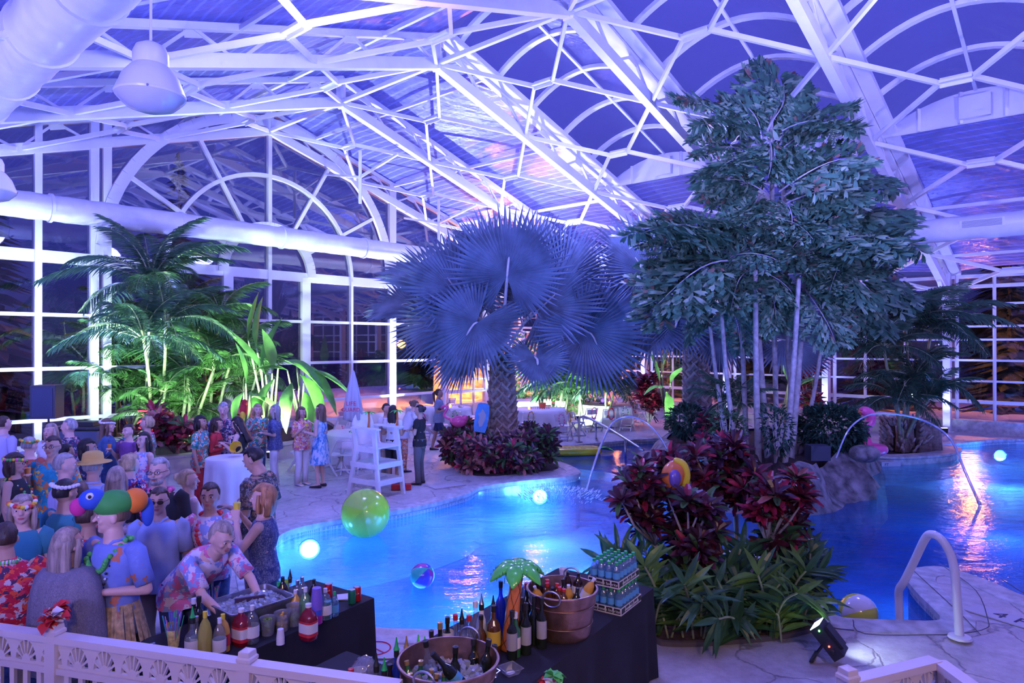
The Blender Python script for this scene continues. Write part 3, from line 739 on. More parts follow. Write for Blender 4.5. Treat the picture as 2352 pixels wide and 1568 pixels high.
for (x0, x1, y1, d0, d1, w) in ((1698,1655,690,14.4,14.4,.055),(1716,1700,560,14.8,14.9,.06),(1742,1735,620,14.5,14.3,.07),(1765,1720,330,15.0,15.0,.075),(1800,1835,640,14.3,14.2,.065),(1815,1850,540,14.7,14.8,.07),(1825,1800,420,15.1,15.2,.07),(1680,1620,640,14.9,15.2,.05),(1785,1772,260,14.9,14.9,.06),(1832,1900,660,15,15.3,.05)):
    a = D(x0, 1062, d0); a.z = .3; b = D(x1, y1, d1); mb = MB(); pts = spline([a, a.lerp(b, .5) + V((b.x - a.x) * .12, 0, 0), b], 8)
    mb.tube([p - ft.location for p in pts], [w * (1 - .35 * i / len(pts)) * (1.06 if i % 3 == 0 else 1) for i in range(len(pts))], 10)
    mb.build('stem', stem_m, ft, smooth='all')
rr = random.Random(21)
FR = [((1745,330),(1830,175),1.0),((1740,330),(1560,240),1.1),((1745,335),(1620,300),1.0),((1750,340),(1770,240),1),((1770,345),(1950,260),1.0),((1770,370),(1960,300),.8),((1745,360),(1600,370),1.0),((1750,330),(1690,220),1),((1745,380),(1640,430),1.0),
 ((1790,440),(1990,385),1.0),((1800,470),(1985,470),1.0),((1790,430),(1900,540),.9),((1770,420),(1640,480),1),((1760,440),(1700,560),.8),((1790,480),(1830,590),.8),((1800,450),(1950,420),1.1),
 ((1850,560),(2060,520),1.0),((1850,580),(2095,590),1.0),((1850,560),(2010,640),1.0),((1840,540),(2050,560),1.0),((1830,560),(1960,500),1.0),((1830,600),(1900,720),1),((1840,600),(1990,700),.9),
 ((1700,580),(1480,560),1.0),((1700,590),(1500,640),1.0),((1690,570),(1520,510),1.0),((1700,600),(1540,720),.9),((1690,560),(1560,540),1.2),((1700,620),(1620,740),1),((1710,560),(1640,520),1),
 ((1640,650),(1480,690),1.0),((1640,660),(1500,760),.9),((1650,680),(1580,780),.9),((1660,690),(1700,800),.8),((1650,640),(1530,620),1.0),
 ((1735,620),(1820,700),1.0),((1735,620),(1680,720),1.0),((1740,610),(1780,750),1.0),((1740,590),(1860,640),1.0),
 ((1835,640),(1960,720),.9),((1840,650),(1900,790),.8),((1835,640),(1760,760),.9),((1900,660),(2080,700),1.0),((1900,670),(2040,770),.9),((1890,660),(2000,640),1.0),((1900,680),(1940,760),.9),
 ((1760,500),(1690,620),1.0),((1780,510),(1850,560),1.0),((1770,490),(1640,560),1.0),((1790,520),(1880,600),1.0)]
for (cx_, cy_, ex, ey, n_) in ((1760, 300, 150, 90, 7), (1800, 450, 170, 80, 9), (1640, 590, 130, 90, 9), (1950, 600, 110, 70, 8), (1780, 620, 130, 90, 8)):
    for q in range(n_):
        a = rr.random() * 6.28; x = cx_ + math.cos(a) * ex * .25; y = cy_ + math.sin(a) * ey * .25
        FR.append(((x, y), (x + math.cos(a) * ex * rr.uniform(.8, 1.15), y + math.sin(a) * ey * rr.uniform(.7, 1.1) + 15), .95))
for i, (a, b, s) in enumerate(FR):
    d0 = 14.7 + rr.uniform(-.2, .3); dd = rr.choice((-1, -.6, .5, .9)) * rr.uniform(.5, 1.0)
    A = D(a[0], a[1], d0); B_ = D(b[0], b[1], d0 + dd)
    ft_frond(ft, A, B_, s * 1.15, V(rr.uniform(-.4, .4), -.8 * rr.random(), .7), i % 3)
# ---------------- feather fronds
def feather_mesh(seed, n=34, lw=.035, ll=.3, droop=.45, flat=.2, mats=1):
    r = random.Random(seed); mb = MB()
    def rp(t): return V(0, t * (1 - .12 * t * t), .12 * math.sin(t * 2) - droop * t * t)
    mb.cur = 0; mb.tube([rp(t / 9) for t in range(10)], [.012 - .0011 * t for t in range(10)], 4)
    mb.cur = 1
    for i in range(n):
        t = .1 + .9 * i / n; p = rp(t); dd = (rp(t + .02) - p).normalized(); ln = ll * (math.sin(PI * (t * .8 + .14)) ** .6)
        for sg in (-1, 1):
            d = (V(sg, 0, flat) + dd * (.3 + .45 * t) + rv(r, .1)).normalized()
            leaf(mb, p, d, V(0, 0, 1) + rv(r, .2), ln * r.uniform(.85, 1.1), lw, .55, 3, .3)
    return mb
fe_cache = {}
def feather(root, a, b, m, kind=0, wid=1.0, face=None, arch=.35, name='frond'):
    key = (kind, tuple(x.name for x in m))
    if key not in fe_cache:
        cfg = [(40, .022, .34, .5, .0), (46, .017, .27, .5, .15), (26, .05, .34, .35, .1)][kind]
        fe_cache[key] = o = feather_mesh(7 + kind, *cfg).build(name, m)
    else: o = fe_cache[key].copy(); COL.objects.link(o)
    L = (b - a).length; y = (b - a) + V(0, 0, arch * L)
    z = face if face is not None else V(0, 0, 1)
    put(o, a - root.location, y, z, (L * wid, L * 1.05, L), root); return o
areca = leafmat('areca_leaf', (.10, .27, .07), .35, .35, .35); areca_d = leafmat('dark_palm_leaf', (.05, .13, .07), .35, .25, .3)
stem_g = mat('green_cane', (.3, .36, .2), .5, var=.3, scale=12)
rr = random.Random(4)
def areca_palm(base, stems, label, m, seed, group=None, kind=0, name='areca_palm'):
    r = random.Random(seed); root = empty(name, base, 0, label, 'palm', group)
    for (top, nf, ln) in stems:
        mb = MB(); t = top - base; b0 = V(r.uniform(-.25, .25), r.uniform(-.2, .2), 0)
        pts = spline([b0, b0.lerp(t, .55) + V(r.uniform(-.1, .1), 0, .05), t], 4); mb.tube(pts, [.05 - .002 * i for i in range(len(pts))], 7); mb.build('stem', stem_g, root, smooth='all')
        for k in range(nf):
            a = 2 * PI * (k + r.random() * .6) / nf; el = r.uniform(-.25, .8) if k % 3 else r.uniform(.7, 1.2)
            d = V(math.cos(a) * math.cos(el), math.sin(a) * math.cos(el) * .8, math.sin(el) - .1) * ln * r.uniform(.8, 1.1)
            feather(root, top, top + d, [stem_g, m], kind, 1.0, V(0, -.2, 1), .28)
    return root
areca_palm(G(345, 1030) + V(0, 0, .3), [(D(348, 655, 16.4), 17, 2.3), (D(330, 780, 16.2), 12, 1.9), (D(380, 740, 16.8), 12, 1.9)], 'tall dark feathery palm rising out of the left bed beside the column', areca_d, 3, 'feather palms of the left bed', 1, 'feather_palm')
for k, (x, y, top, n, ln, lab) in enumerate([(250,1040,[(235,840),(205,880),(270,900)],9,1.7,'areca palm nearest the loudspeaker at the left of the bed'), (440,1040,[(450,770),(430,860),(490,850)],9,1.9,'bright green areca palm in the middle of the left bed'),
    (500,1030,[(505,720),(540,800)],9,1.7,'areca palm beside the banana plants in the left bed'), (300,1040,[(300,870),(340,900),(265,800)],9,1.5,'low bushy areca palm under the tall feathery palm'), (560,1025,[(560,900),(590,860)],8,1.3,'small areca palm between the banana plants and the bromeliads'), (400,1035,[(400,930),(450,940)],9,1.2,'floodlit low areca palm in front of the tall feathery palm')]):
    b = G(x, y) + V(0, 0, .3)
    areca_palm(b, [(D(tx, ty, b.y + .2 - .25 * q), n, ln) for q, (tx, ty) in enumerate(top)], lab, areca, 30 + k, 'feather palms of the left bed')
for k, (x, y, top, n, ln, lab) in enumerate([(170,1050,[(165,900),(190,860)],9,1.3,'areca palm at the far left end of the bed by the glass'),(275,1015,[(285,740),(240,800)],11,1.7,'tall areca palm behind the loudspeaker side of the bed'),(410,1010,[(420,700),(390,760)],11,1.7,'tall areca palm right behind the feathery palm'),
    (470,1015,[(480,800),(460,720)],10,1.6,'areca palm with fronds reaching to the arched window ledge'),(360,1055,[(350,950),(380,900)],9,1.1,'lowest areca palm, touching the bromeliads')]):
    b = G(x, y) + V(0, 0, .3); areca_palm(b, [(D(tx, ty, b.y + .2 - .25 * q), n, ln) for q, (tx, ty) in enumerate(top)], lab, areca, 130 + k, 'feather palms of the left bed', 1)
# ---------------- banana / heliconia
ban_m = leafmat('banana_leaf', (.16, .42, .09), .35, .4, .25, 3)
def paddle(mb, b, d, L, W, droop, r):
    x = d.cross(V(0, 0, 1)); x = x.normalized() if x.length > .01 else V(1, 0, 0)
    leaf(mb, b, d, x.cross(d), L, W, droop, 8, .22, wpos=.4)
def banana(base, leaves, label, group, seed):
    r = random.Random(seed); root = empty('banana_plant', base, 0, label, 'plant', group)
    for (a, b, W, dr) in leaves:
        p0 = V(r.uniform(-.15, .15), r.uniform(-.1, .1), 0); A = a - base; B2 = b - base; d = B2 - A
        mb = MB(); pts = spline([p0, p0.lerp(A, .6), A], 3); mb.tube(pts, [.04, .038, .035, .03, .026, .022, .018][:len(pts)], 6); mb.build('leaf_stalk', stem_g, root, smooth='all')
        mb = MB(); paddle(mb, A, d, d.length * 1.1, W, dr, r); mb.build('leaf_blade', ban_m, root, smooth='all')
    return root
def BD(x, y, d): return D(x, y, d)
banana(G(620, 1035) + V(0, 0, .3), [(D(600,840,16.6),D(640,735,16.6),.42,.05),(D(590,800,16.8),D(597,690,16.8),.4,.05),(D(570,780,17),D(592,680,17),.3,.0),(D(640,830,16.5),D(740,830,16.0),.5,.5),(D(630,870,16.4),D(570,960,15.9),.4,.3),(D(610,860,16.6),D(520,740,17),.3,.1),(D(625,850,16.4),D(610,760,16.2),.36,.1)], 'tall banana plant with upright paddle leaves near the middle column', 'paddle leaved plants of the left bed', 1)
banana(G(690, 1030) + V(0, 0, .3), [(D(680,830,16.5),D(790,900,16.0),.45,.35),(D(690,860,16.4),D(770,940,15.8),.4,.5),(D(670,880,16.4),D(640,970,15.8),.35,.4),(D(700,900,16.4),D(720,985,15.9),.35,.4),(D(660,850,16.6),D(585,830,16.4),.35,.3),(D(700,850,16.5),D(820,870,16.6),.42,.4)], 'banana plant with glowing drooping leaves over the chatting guests', 'paddle leaved plants of the left bed', 2)
banana(G(570, 1035) + V(0, 0, .3), [(D(560,900,16.2),D(520,960,15.8),.3,.4),(D(575,900,16.2),D(620,985,15.8),.3,.4),(D(565,880,16.4),D(550,790,16.4),.3,.1),(D(580,910,16.1),D(660,930,15.9),.3,.4)], 'low paddle-leaved plant behind the cocktail table', 'paddle leaved plants of the left bed', 3)
banana(G(1535, 985), [(D(1520,860,20.5),D(1540,780,20.5),.4,.05),(D(1515,880,20.5),D(1495,800,20.5),.35,.1),(D(1540,880,20.3),D(1570,830,20),.4,.3),(D(1530,900,20.3),D(1545,960,20),.35,.4),(D(1525,890,20.5),D(1485,880,20.2),.3,.5)], 'banana plant lit white beside the second fan palm trunk', None, 4)
banana(G(1800, 975), [(D(1820,880,21),D(1860,800,21),.45,.05),(D(1810,880,21),D(1780,800,21),.4,.1),(D(1830,890,21),D(1890,850,21),.4,.3),(D(1815,860,21),D(1830,760,21),.35,0)], 'banana plant far behind the fishtail stems near the long wall', None, 5)
# ---------------- crotons and bushes
cro = [leafmat('croton_dark_red', (.09, .015, .028), .32, .12, .4, 8), leafmat('croton_purple', (.055, .022, .04), .32, .1, .3, 8), leafmat('croton_green', (.07, .16, .05), .35, .15, .4, 8), leafmat('croton_crimson', (.38, .025, .06), .32, .2, .4, 8), leafmat('croton_salmon', (.42, .17, .15), .35, .2, .3, 8)]
def rosette(mb, c, up, rr_, n, r, w=.36, wts=(4, 4, 2, 1, 1), k=3):
    up = up.normalized(); x, y, _ = frame_z(up)
    for i in range(n):
        a = i * 2.4 + r.random() * .4; el = .15 + 1.0 * (i / n) + r.uniform(-.15, .15)
        d = (x * math.cos(a) + y * math.sin(a)) * math.cos(el) + up * math.sin(el)
        mb.cur = r.choices(range(len(wts)), wts)[0]
        leaf(mb, c + d * rr_ * .08, d, up + rv(r, .15), rr_ * r.uniform(.75, 1.1), rr_ * w, .25, k, .25, wpos=.62, tip=.45)
def croton(base, tips, label, group, seed, rs=.24, wts=(4, 4, 2, 1, 1), n=15, name='croton', stemc=None, stem0=None):
    r = random.Random(seed); root = empty(name, base, 0, label, 'plant', group)
    sm = stemc or mat('croton_stem', (.42, .38, .36), .8, var=.2, scale=14)
    mb = MB(); st = MB(); fork = (stem0 - base) if stem0 is not None else V(0, 0, .12)
    if stem0 is not None: st.tube(spline([V(0, 0, 0), fork * .5 + V(.03, 0, 0), fork], 3), .028, 7)
    for t in tips:
        p = t - base; mid = fork.lerp(p, .5) + rv(r, .05); st.tube([fork, mid, p], [.018, .014, .009], 5)
        up = (p - fork).normalized() + V(0, -.25, .5)
        rosette(mb, p, up, rs * r.uniform(.85, 1.15), n, r, wts=wts)
        if r.random() < .8: rosette(mb, p - (p - fork).normalized() * rs * .5, up + rv(r, .5), rs * .9, n - 5, r, wts=wts)
    st.build('stem', sm, root, smooth='all'); mb.build('foliage', cro, root)
    return root
rr = random.Random(8)
# ring of crotons round the big fan palm
k = 0
GRP = 'crotons around the big fan palm'
for (x0, x1, y, top, nn, lab, wts) in [(1022,1080,1062,985,24,'dark red croton at the left end of the palm bed, under the flamingo',(5,4,2,1,1)),(1060,1130,1078,1010,30,'bronze pink croton in front of the palm trunk, left side',(3,3,1,1,4)),
      (1110,1180,1080,1010,30,'mixed purple croton in front of the palm trunk, middle',(4,4,2,1,2)),(1160,1225,1078,1000,28,'croton with mauve and green leaves right of the palm trunk',(3,4,3,0,2)),(1205,1268,1068,985,26,'dark green croton at the right end of the palm bed',(2,4,4,0,0)),
      (1040,1110,1050,975,22,'green topped croton behind the bodyboard',(3,3,4,1,0)),(1190,1250,1050,985,20,'croton bush just behind the right end of the palm bed',(2,3,4,0,1))]:
    b = G((x0 + x1) / 2, y); tips = []
    for q in range(nn):
        yy = rr.uniform(top, y - 8); dz = b.y - .5 + rr.uniform(-.3, .45) * (1 if yy < (top + y) / 2 else .4)
        w = (x1 - x0) * .55; tips.append(D((x0 + x1) / 2 + rr.uniform(-w, w), yy, dz))
    croton(b, tips, lab, GRP, 50 + k, .235, wts); k += 1
mb = MB(); bed = [G(x, y) for x, y in [(1022,1020),(1018,1045),(1035,1070),(1075,1090),(1120,1095),(1200,1088),(1292,1078),(1268,1062),(1225,1052),(1190,1030),(1100,1015)]]
vs, fs = flat_poly(smooth_loop(bed, 2), [], .02); mb.add(vs, fs); tag(mb.build('mulch_bed', soil), 'dark mulch bed under the crotons around the fan palm', 'mulch', kind='stuff')
# ---------------- rock island
rock_m = mat('artificial_rock', (.19, .17, .165), .7, var=.75, scale=4.5, bmp=1)
def rock_ring(outl, h, inset, label, seed, zb=-.9):
    outl = smooth_loop(outl, 2); n = len(outl); rings = []
    for j in range(9):
        t = j / 8; r_ = []
        for i, p in enumerate(outl):
            nz = noise.noise(p * 1.1 + V(seed, 0, j * .25)) ; hh = h * (1 + .25 * noise.noise(p * .5 + V(seed, 5, 0)))
            r_.append((p, zb + (hh - zb) * math.sin(t * PI / 2) ** .9, nz))
        ins = [inset * (1 - math.cos(t * PI / 2)) for _ in outl]
        q = offset_loop(outl, -inset * (1 - math.cos(t * PI / 2)))
        rings.append([V(q[i].x, q[i].y, 0) + (q[i] - outl[i] * 1).normalized() * 0 + V(0, 0, r_[i][1]) + V(r_[i][2], noise.noise(q[i] * 1.3 + V(9, seed, j * .3)), 1.0 * r_[i][2]) * .34 for i in range(n)])
    mb = MB(); mb.loft(rings, cap=False); top = [p + V(0, 0, -.06) for p in rings[-1]]
    return mb, top
isl = [G(x, y, -.1) for x, y in [(1462,1075),(1478,1118),(1540,1152),(1650,1172),(1780,1186),(1862,1190),(1930,1176),(1998,1146),(2032,1112),(2036,1072),(1990,1052),(1920,1045),(1800,1035),(1640,1035),(1530,1040),(1480,1052)]]
mb, top = rock_ring(isl, .62, .75, 'r', 3)
o = mb.build('rock_island', rock_m, smooth='all'); tag(o, 'grey sculpted rock island rising from the pool under the palms', 'rock')
mb = MB(); c = sum(top, V(0, 0, 0)) / len(top); n = len(top); mb.add(top + [V(c.x, c.y, .55)], [(i, (i + 1) % n, n) for i in range(n)])
tag(mb.build('island_soil', soil), 'dark soil on top of the rock island', 'soil', kind='stuff')
for (x, y, d, r3, lab) in [(1985,1040,13.9,(.3,.22,.19),'rounded loose boulder on the right end of the rock island'),(1492,1056,14.3,(.36,.3,.2),'low boulder at the left end of the rock island')]:
    mb = MB(); mb.ball((0, 0, 0), r3, 22, 14); mb.v = [tuple(Vector(p) * (1 + .22 * noise.noise(Vector(p) * 3 + V(x, 0, 0)))) for p in mb.v]; o = mb.build('boulder', rock_m, smooth='all', loc=D(x, y, d)); tag(o, lab, 'rock')
# raised stone rim of the right planter
def planter(outl, h, w, label, m=coping_m, soilz=None):
    outl = smooth_loop(outl, 2); inn = offset_loop(outl, -w); root = empty('planter', sum(outl, V(0, 0, 0)) / len(outl), 0, label, 'planter'); c = root.location
    mb = MB(); rr_ = [[p + V(0, 0, -.6) - c for p in outl], [p + V(0, 0, h - .03) - c for p in outl], [p + V(0, 0, h) - c for p in offset_loop(outl, .03)], [p + V(0, 0, h + .05) - c for p in offset_loop(outl, .02)], [p + V(0, 0, h + .05) - c for p in inn], [p + V(0, 0, h - .1) - c for p in inn]]
    mb.loft(rr_, cap=False); mb.build('rim', m, root, smooth=True)
    mb = MB(); vs, fs = flat_poly(inn, [], h - .05); mb.add([v - c for v in vs], fs); so = mb.build('soil', soil, root); return root
planter([G(x, y) for x, y in [(1960,1030),(1990,1022),(2080,1021),(2160,1024),(2208,1032),(2206,1043),(2150,1052),(2050,1056),(1980,1050)]], .02, .45, 'round concrete planter in the pool under the bushy palm')
# bushes on the island
bush_d = leafmat('dark_glossy_leaf', (.025, .08, .05), .5, .15, .35, spec=.25); bush_l = leafmat('mid_green_leaf', (.07, .18, .07), .35, .25, .35)
def bush(base, cpx, rad3, n, label, m, seed, L=.11, W=.05, name='bush', group=None, k=1):
    r = random.Random(seed); root = empty(name, base, 0, label, 'bush', group); c = cpx - base; mb = MB(); st = MB()
    for i in range(n):
        a = r.random() * 6.283; z = r.uniform(-1, 1); q = math.sqrt(1 - z * z); rho = r.uniform(.55, 1) ** .6
        nb = 1 + .25 * noise.noise(V(math.cos(a) * 2, math.sin(a) * 2, z * 2 + seed))
        d = V(q * math.cos(a), q * math.sin(a), z); p = c + V(d.x * rad3[0], d.y * rad3[1], d.z * rad3[2]) * rho * nb
        leaf(mb, p, d + rv(r, .7), V(0, 0, 1) + rv(r, .6), L * r.uniform(.7, 1.2), W, .3, k, .25)
    for i in range(9): st.tube([V(0, 0, 0), c * .4 + rv(r, .1), c + V(r.uniform(-.6, .6) * rad3[0], 0, r.uniform(-.4, .6) * rad3[2])], [.025, .018, .008], 5)
    st.build('stem', mat('croton_stem', (.42, .38, .36), .8), root); mb.build('foliage', m, root); return root
bush(D(1915, 1052, 14.6), D(1910, 985, 14.8), (.72, .6, .5), 2600, 'dense dark green bush on the rock island beside the flamingo ring', bush_d, 1, .13, .07)
bush(D(1590, 1010, 17.2), D(1580, 965, 17.4), (.5, .5, .42), 1300, 'dark bush at the foot of the second fan palm', bush_d, 2, .14, .06)
bush(D(1660, 1055, 14), D(1670, 985, 14.2), (.4, .4, .4), 500, 'small leafy bush left of the fishtail stems', bush_l, 3, .12, .05)
bush(D(1780, 1062, 14), D(1785, 985, 13.9), (.3, .35, .5), 420, 'thin leafy bush among the fishtail stems', bush_d, 4, .12, .05)
rr = random.Random(77)
def px_cl(cx_, cy_, w, h, d, n, dd=.25):
    n = max(3, int(n * (.75 if d < 9 else 1)))
    return [D(cx_ + rr.uniform(-w, w), cy_ + rr.uniform(-h, h), d + rr.uniform(-dd, dd)) for _ in range(n)]
croton(D(1655, 1040, 16.6), px_cl(1650, 975, 38, 32, 16.6, 18), 'dark red croton by the foot of the second fan palm', 'crotons on the island', 90, .24, (5, 4, 1, 2, 0))
croton(D(1650, 1065, 13.6), px_cl(1655, 1030, 40, 20, 13.5, 12), 'low crimson croton on the left part of the island', 'crotons on the island', 91, .2, (4, 2, 1, 4, 0))
# small palm left of the fishtail stems, and the bushy palm on the right
areca_palm(D(1690, 1050, 15), [(D(1700, 930, 15), 12, 1.1), (D(1660, 925, 15.2), 9, 1.0)], 'small feathery palm in front of the fishtail stems', areca_d, 60, None, 1, 'parlor_palm')
pyg = areca_palm(G(2082, 1036), [(D(2080, 740, 18.6), 20, 2.0), (D(2140, 760, 18.9), 18, 2.1), (D(2030, 800, 18.5), 16, 1.9), (D(2100, 870, 18.6), 16, 1.7), (D(2060, 920, 18.3), 14, 1.4), (D(2130, 920, 18.4), 14, 1.4)], 'bushy dark palm with many arching fronds in the round planter', areca_d, 61, None, 1, 'date_palm')
for k in range(7):
    a = (2095 + 14 * (k - 3), 1035); mb = MB(); p = G(*a) + V(0, rr.uniform(-.2, .3), 0) - pyg.location
    mb.tube([p, p + V(0, 0, .9)], [.2, .14], 10); mb.build('trunk', mat('palm_trunk_fibre', (.3, .22, .19), .85), pyg, smooth='all')
mb = MB()
for i in range(150):
    a = rr.random() * 6.283; z = rr.random() * .9; q = V(math.cos(a) * .62, math.sin(a) * .32, z); mb.tube([q, q * 1.0 + V(math.cos(a), math.sin(a), 1.1) * .12], [.05, .02], 5)
mb.build('leaf_base', mat('palm_boot', (.42, .33, .29), .7), pyg, smooth='all')
# ---------------- front planter with crotons and ginger
fp = [G(x, y) for x, y in [(1493,1476),(1570,1481),(1680,1474),(1790,1464),(1880,1441),(1850,1425),(1830,1400),(1834,1340),(1790,1300),(1700,1285),(1610,1288),(1520,1320),(1480,1390)]]
vs, fs = flat_poly(smooth_loop(fp, 2), [], .025); mb = MB(); mb.add(vs, fs); tag(mb.build('mulch_bed', soil), 'dark mulch bed of the front croton and ginger planting', 'mulch', kind='stuff')
mb = MB(); e = smooth_loop(fp, 2); mb.loft([[p + V(0, 0, .02) for p in e], [p + V(0, 0, .045) for p in e], [p + V(0, 0, .045) for p in offset_loop(e, .05)], [p + V(0, 0, .0) for p in offset_loop(e, .05)]], cap=False); structure(mb.build('trim_2', mat('dark_edging', (.12, .1, .1), .8)))
FG = 'crotons of the front planting'
croton(G(1590, 1400), px_cl(1455, 1110, 38, 45, 7.6, 13, .3) + px_cl(1470, 1150, 45, 40, 7.5, 9, .3) + px_cl(1500, 1200, 40, 30, 7.6, 7), 'dark croton with a bare pale stem at the left of the front planting', FG, 101, .2, (5, 5, 1, 2, 0), 16, stem0=D(1505, 1250, 7.55))
croton(G(1585, 1420), px_cl(1585, 1190, 60, 50, 7.3, 26, .35) + px_cl(1590, 1260, 45, 30, 7.2, 9, .3), 'dark purple croton with a straight bare stem in the middle of the front planting', FG, 102, .2, (4, 6, 2, 1, 0), 16, stem0=D(1583, 1300, 7.3))
croton(G(1690, 1380), px_cl(1560, 1080, 50, 35, 8.0, 14, .3) + px_cl(1640, 1100, 45, 45, 7.9, 14, .3), 'red brown croton around the orange inflatable ring', FG, 103, .2, (6, 3, 1, 3, 0), 16, stem0=D(1650, 1200, 7.9))
croton(G(1680, 1390), px_cl(1690, 1070, 45, 45, 8.0, 14, .3) + px_cl(1720, 1120, 40, 40, 7.8, 12, .3) + px_cl(1660, 1030, 25, 20, 8.1, 4), 'tall dark red croton with a leaning stem in the middle of the front planting', FG, 104, .19, (6, 4, 1, 2, 0), 16, stem0=D(1690, 1180, 7.9))
croton(G(1740, 1400), px_cl(1800, 1130, 55, 30, 7.4, 17, .3) + px_cl(1840, 1150, 30, 30, 7.3, 7) + px_cl(1770, 1180, 55, 22, 7.4, 9, .2), 'croton with glowing crimson leaves at the right of the front planting', FG, 105, .19, (3, 2, 1, 7, 1), 16, stem0=D(1764, 1250, 7.4))
croton(G(1820, 1400), px_cl(1800, 1210, 45, 45, 7.7, 14, .3), 'dark croton under the glowing crimson one', FG, 106, .18, (4, 5, 3, 1, 0), 14, stem0=D(1790, 1270, 7.7))
ging = [leafmat('ginger_leaf', (.05, .15, .055), .32, .25, .3, 3), leafmat('ginger_leaf_light', (.16, .32, .06), .35, .35, .3, 3)]
def ginger(base, stems, label, seed, L=.36, W=.07):
    r = random.Random(seed); root = empty('ginger_plant', base, 0, label, 'plant', 'ginger plants of the front planting'); st = MB(); mb = MB()
    for (tip, light) in stems:
        t = tip - base; p0 = V(r.uniform(-.14, .14), r.uniform(-.12, .12), 0); pts = spline([p0, p0.lerp(t, .5) + V(0, 0, .12), t], 5); st.tube(pts, [.012] * len(pts), 5); m = len(pts)
        for i in range(2, m):
            for sg in (-1, 1):
                d0 = (pts[i] - pts[i - 1]).normalized(); x = d0.cross(V(0, -1, .2)).normalized()
                mb.cur = 1 if light and r.random() < .6 else 0
                leaf(mb, pts[i], d0 * .6 + x * sg * .8 + rv(r, .25), V(0, -.5, 1) + rv(r, .2), L * r.uniform(.7, 1.1), W * r.uniform(.8, 1.2), .35, 4, .2, wpos=.4)
        leaf(mb, pts[-1], (pts[-1] - pts[-2]), V(0, -1, .6), L * .9, W, .3, 4, .2, wpos=.4)
    st.build('stem', stem_g, root, smooth='all'); mb.build('foliage', ging, root); return root
GS_ = [((1560,1462),[(1480,1300),(1530,1330),(1570,1340),(1600,1330),(1520,1400)],1,'light green ginger at the front left corner of the planting'),((1640,1466),[(1640,1350),(1690,1330),(1610,1380),(1720,1370)],0,'dark ginger at the front edge of the planting'),
 ((1750,1462),[(1740,1320),(1790,1340),(1830,1360),(1770,1380)],1,'ginger with light leaves right of the bare stem'),((1830,1440),[(1850,1310),(1880,1340),(1870,1380),(1820,1300)],1,'ginger at the right end leaning over the coping'),
 ((1520,1420),[(1420,1270),(1390,1290),(1450,1310),(1480,1260)],0,'ginger with arching dark stems reaching over the pool at left'),((1600,1420),[(1590,1300),(1640,1290),(1560,1290)],0,'dark ginger behind the straight croton stem'),
 ((1700,1420),[(1700,1260),(1740,1270),(1670,1300)],0,'tall dark ginger in the middle of the planting'),((1800,1400),[(1800,1250),(1850,1260),(1780,1230),(1870,1290)],0,'tall ginger under the crimson croton'),((1690,1470),[(1680,1410),(1710,1420),(1650,1420)],0,'short ginger shoots at the very front edge'),((1780,1462),[(1780,1410),(1810,1420)],1,'short light ginger shoots near the concrete edge'),
 ((1500,1462),[(1500,1380),(1475,1390),(1530,1370)],0,'short dark ginger next to the black table'),((1850,1420),[(1880,1310),(1860,1270)],0,'thin ginger leaning right above the pool')]
for k, (b, tips, li, lab) in enumerate(GS_):
    bb = G(*b); ginger(bb, [(D(x, y, bb.y - .1 + .25 * math.sin(i * 2.3)), li) for i, (x, y) in enumerate(tips)], lab, 200 + k)
# ---------------- left bed
lb = [G(x, y) for x, y in [(150,1090),(240,1092),(360,1092),(475,1078),(560,1062),(640,1056),(700,1046),(760,1026),(800,1010),(760,985),(620,1005),(400,1010),(150,1040)]]
bedc = mat('bed_curb', (.6, .5, .47), .7, var=.15, scale=4)
planter(lb, .36, .28, 'low curved planter wall of the left palm bed', bedc)
croton(G(400, 1080) + V(0, 0, .3), px_cl(395, 985, 45, 35, 15.7, 22), 'shrubby red croton in the left bed behind the crowd', None, 120, .3, (4, 1, 2, 4, 3))
rr = random.Random(90)
def bromeliad(p, label, c, seed, s=.4):
    r = random.Random(seed); root = empty('bromeliad', p, 0, label, 'plant', 'bromeliads of the left bed'); mb = MB()
    rosette(mb, V(0, 0, .05), V(0, 0, 1), s, 22, r, .14, (1,), 4); mb.build('foliage', leafmat(*c), root); return root
for k, (x, y, lab) in enumerate([(300,1062,'green bromeliad on the curb by the left palms'),(350,1050,'spiky bromeliad below the orange toucan'),(440,1055,'red bromeliad left of the red dressed guests'),(470,1040,'pink bromeliad beside the glowing lamp in the bed'),(520,1045,'green bromeliad behind the cocktail table')]):
    bromeliad(G(x, y) + V(0, 0, .42), lab, ('bromeliad_red', (.5, .06, .08), .4, .3) if k in (2, 3) else ('bromeliad_green', (.12, .25, .06), .4, .3), k)
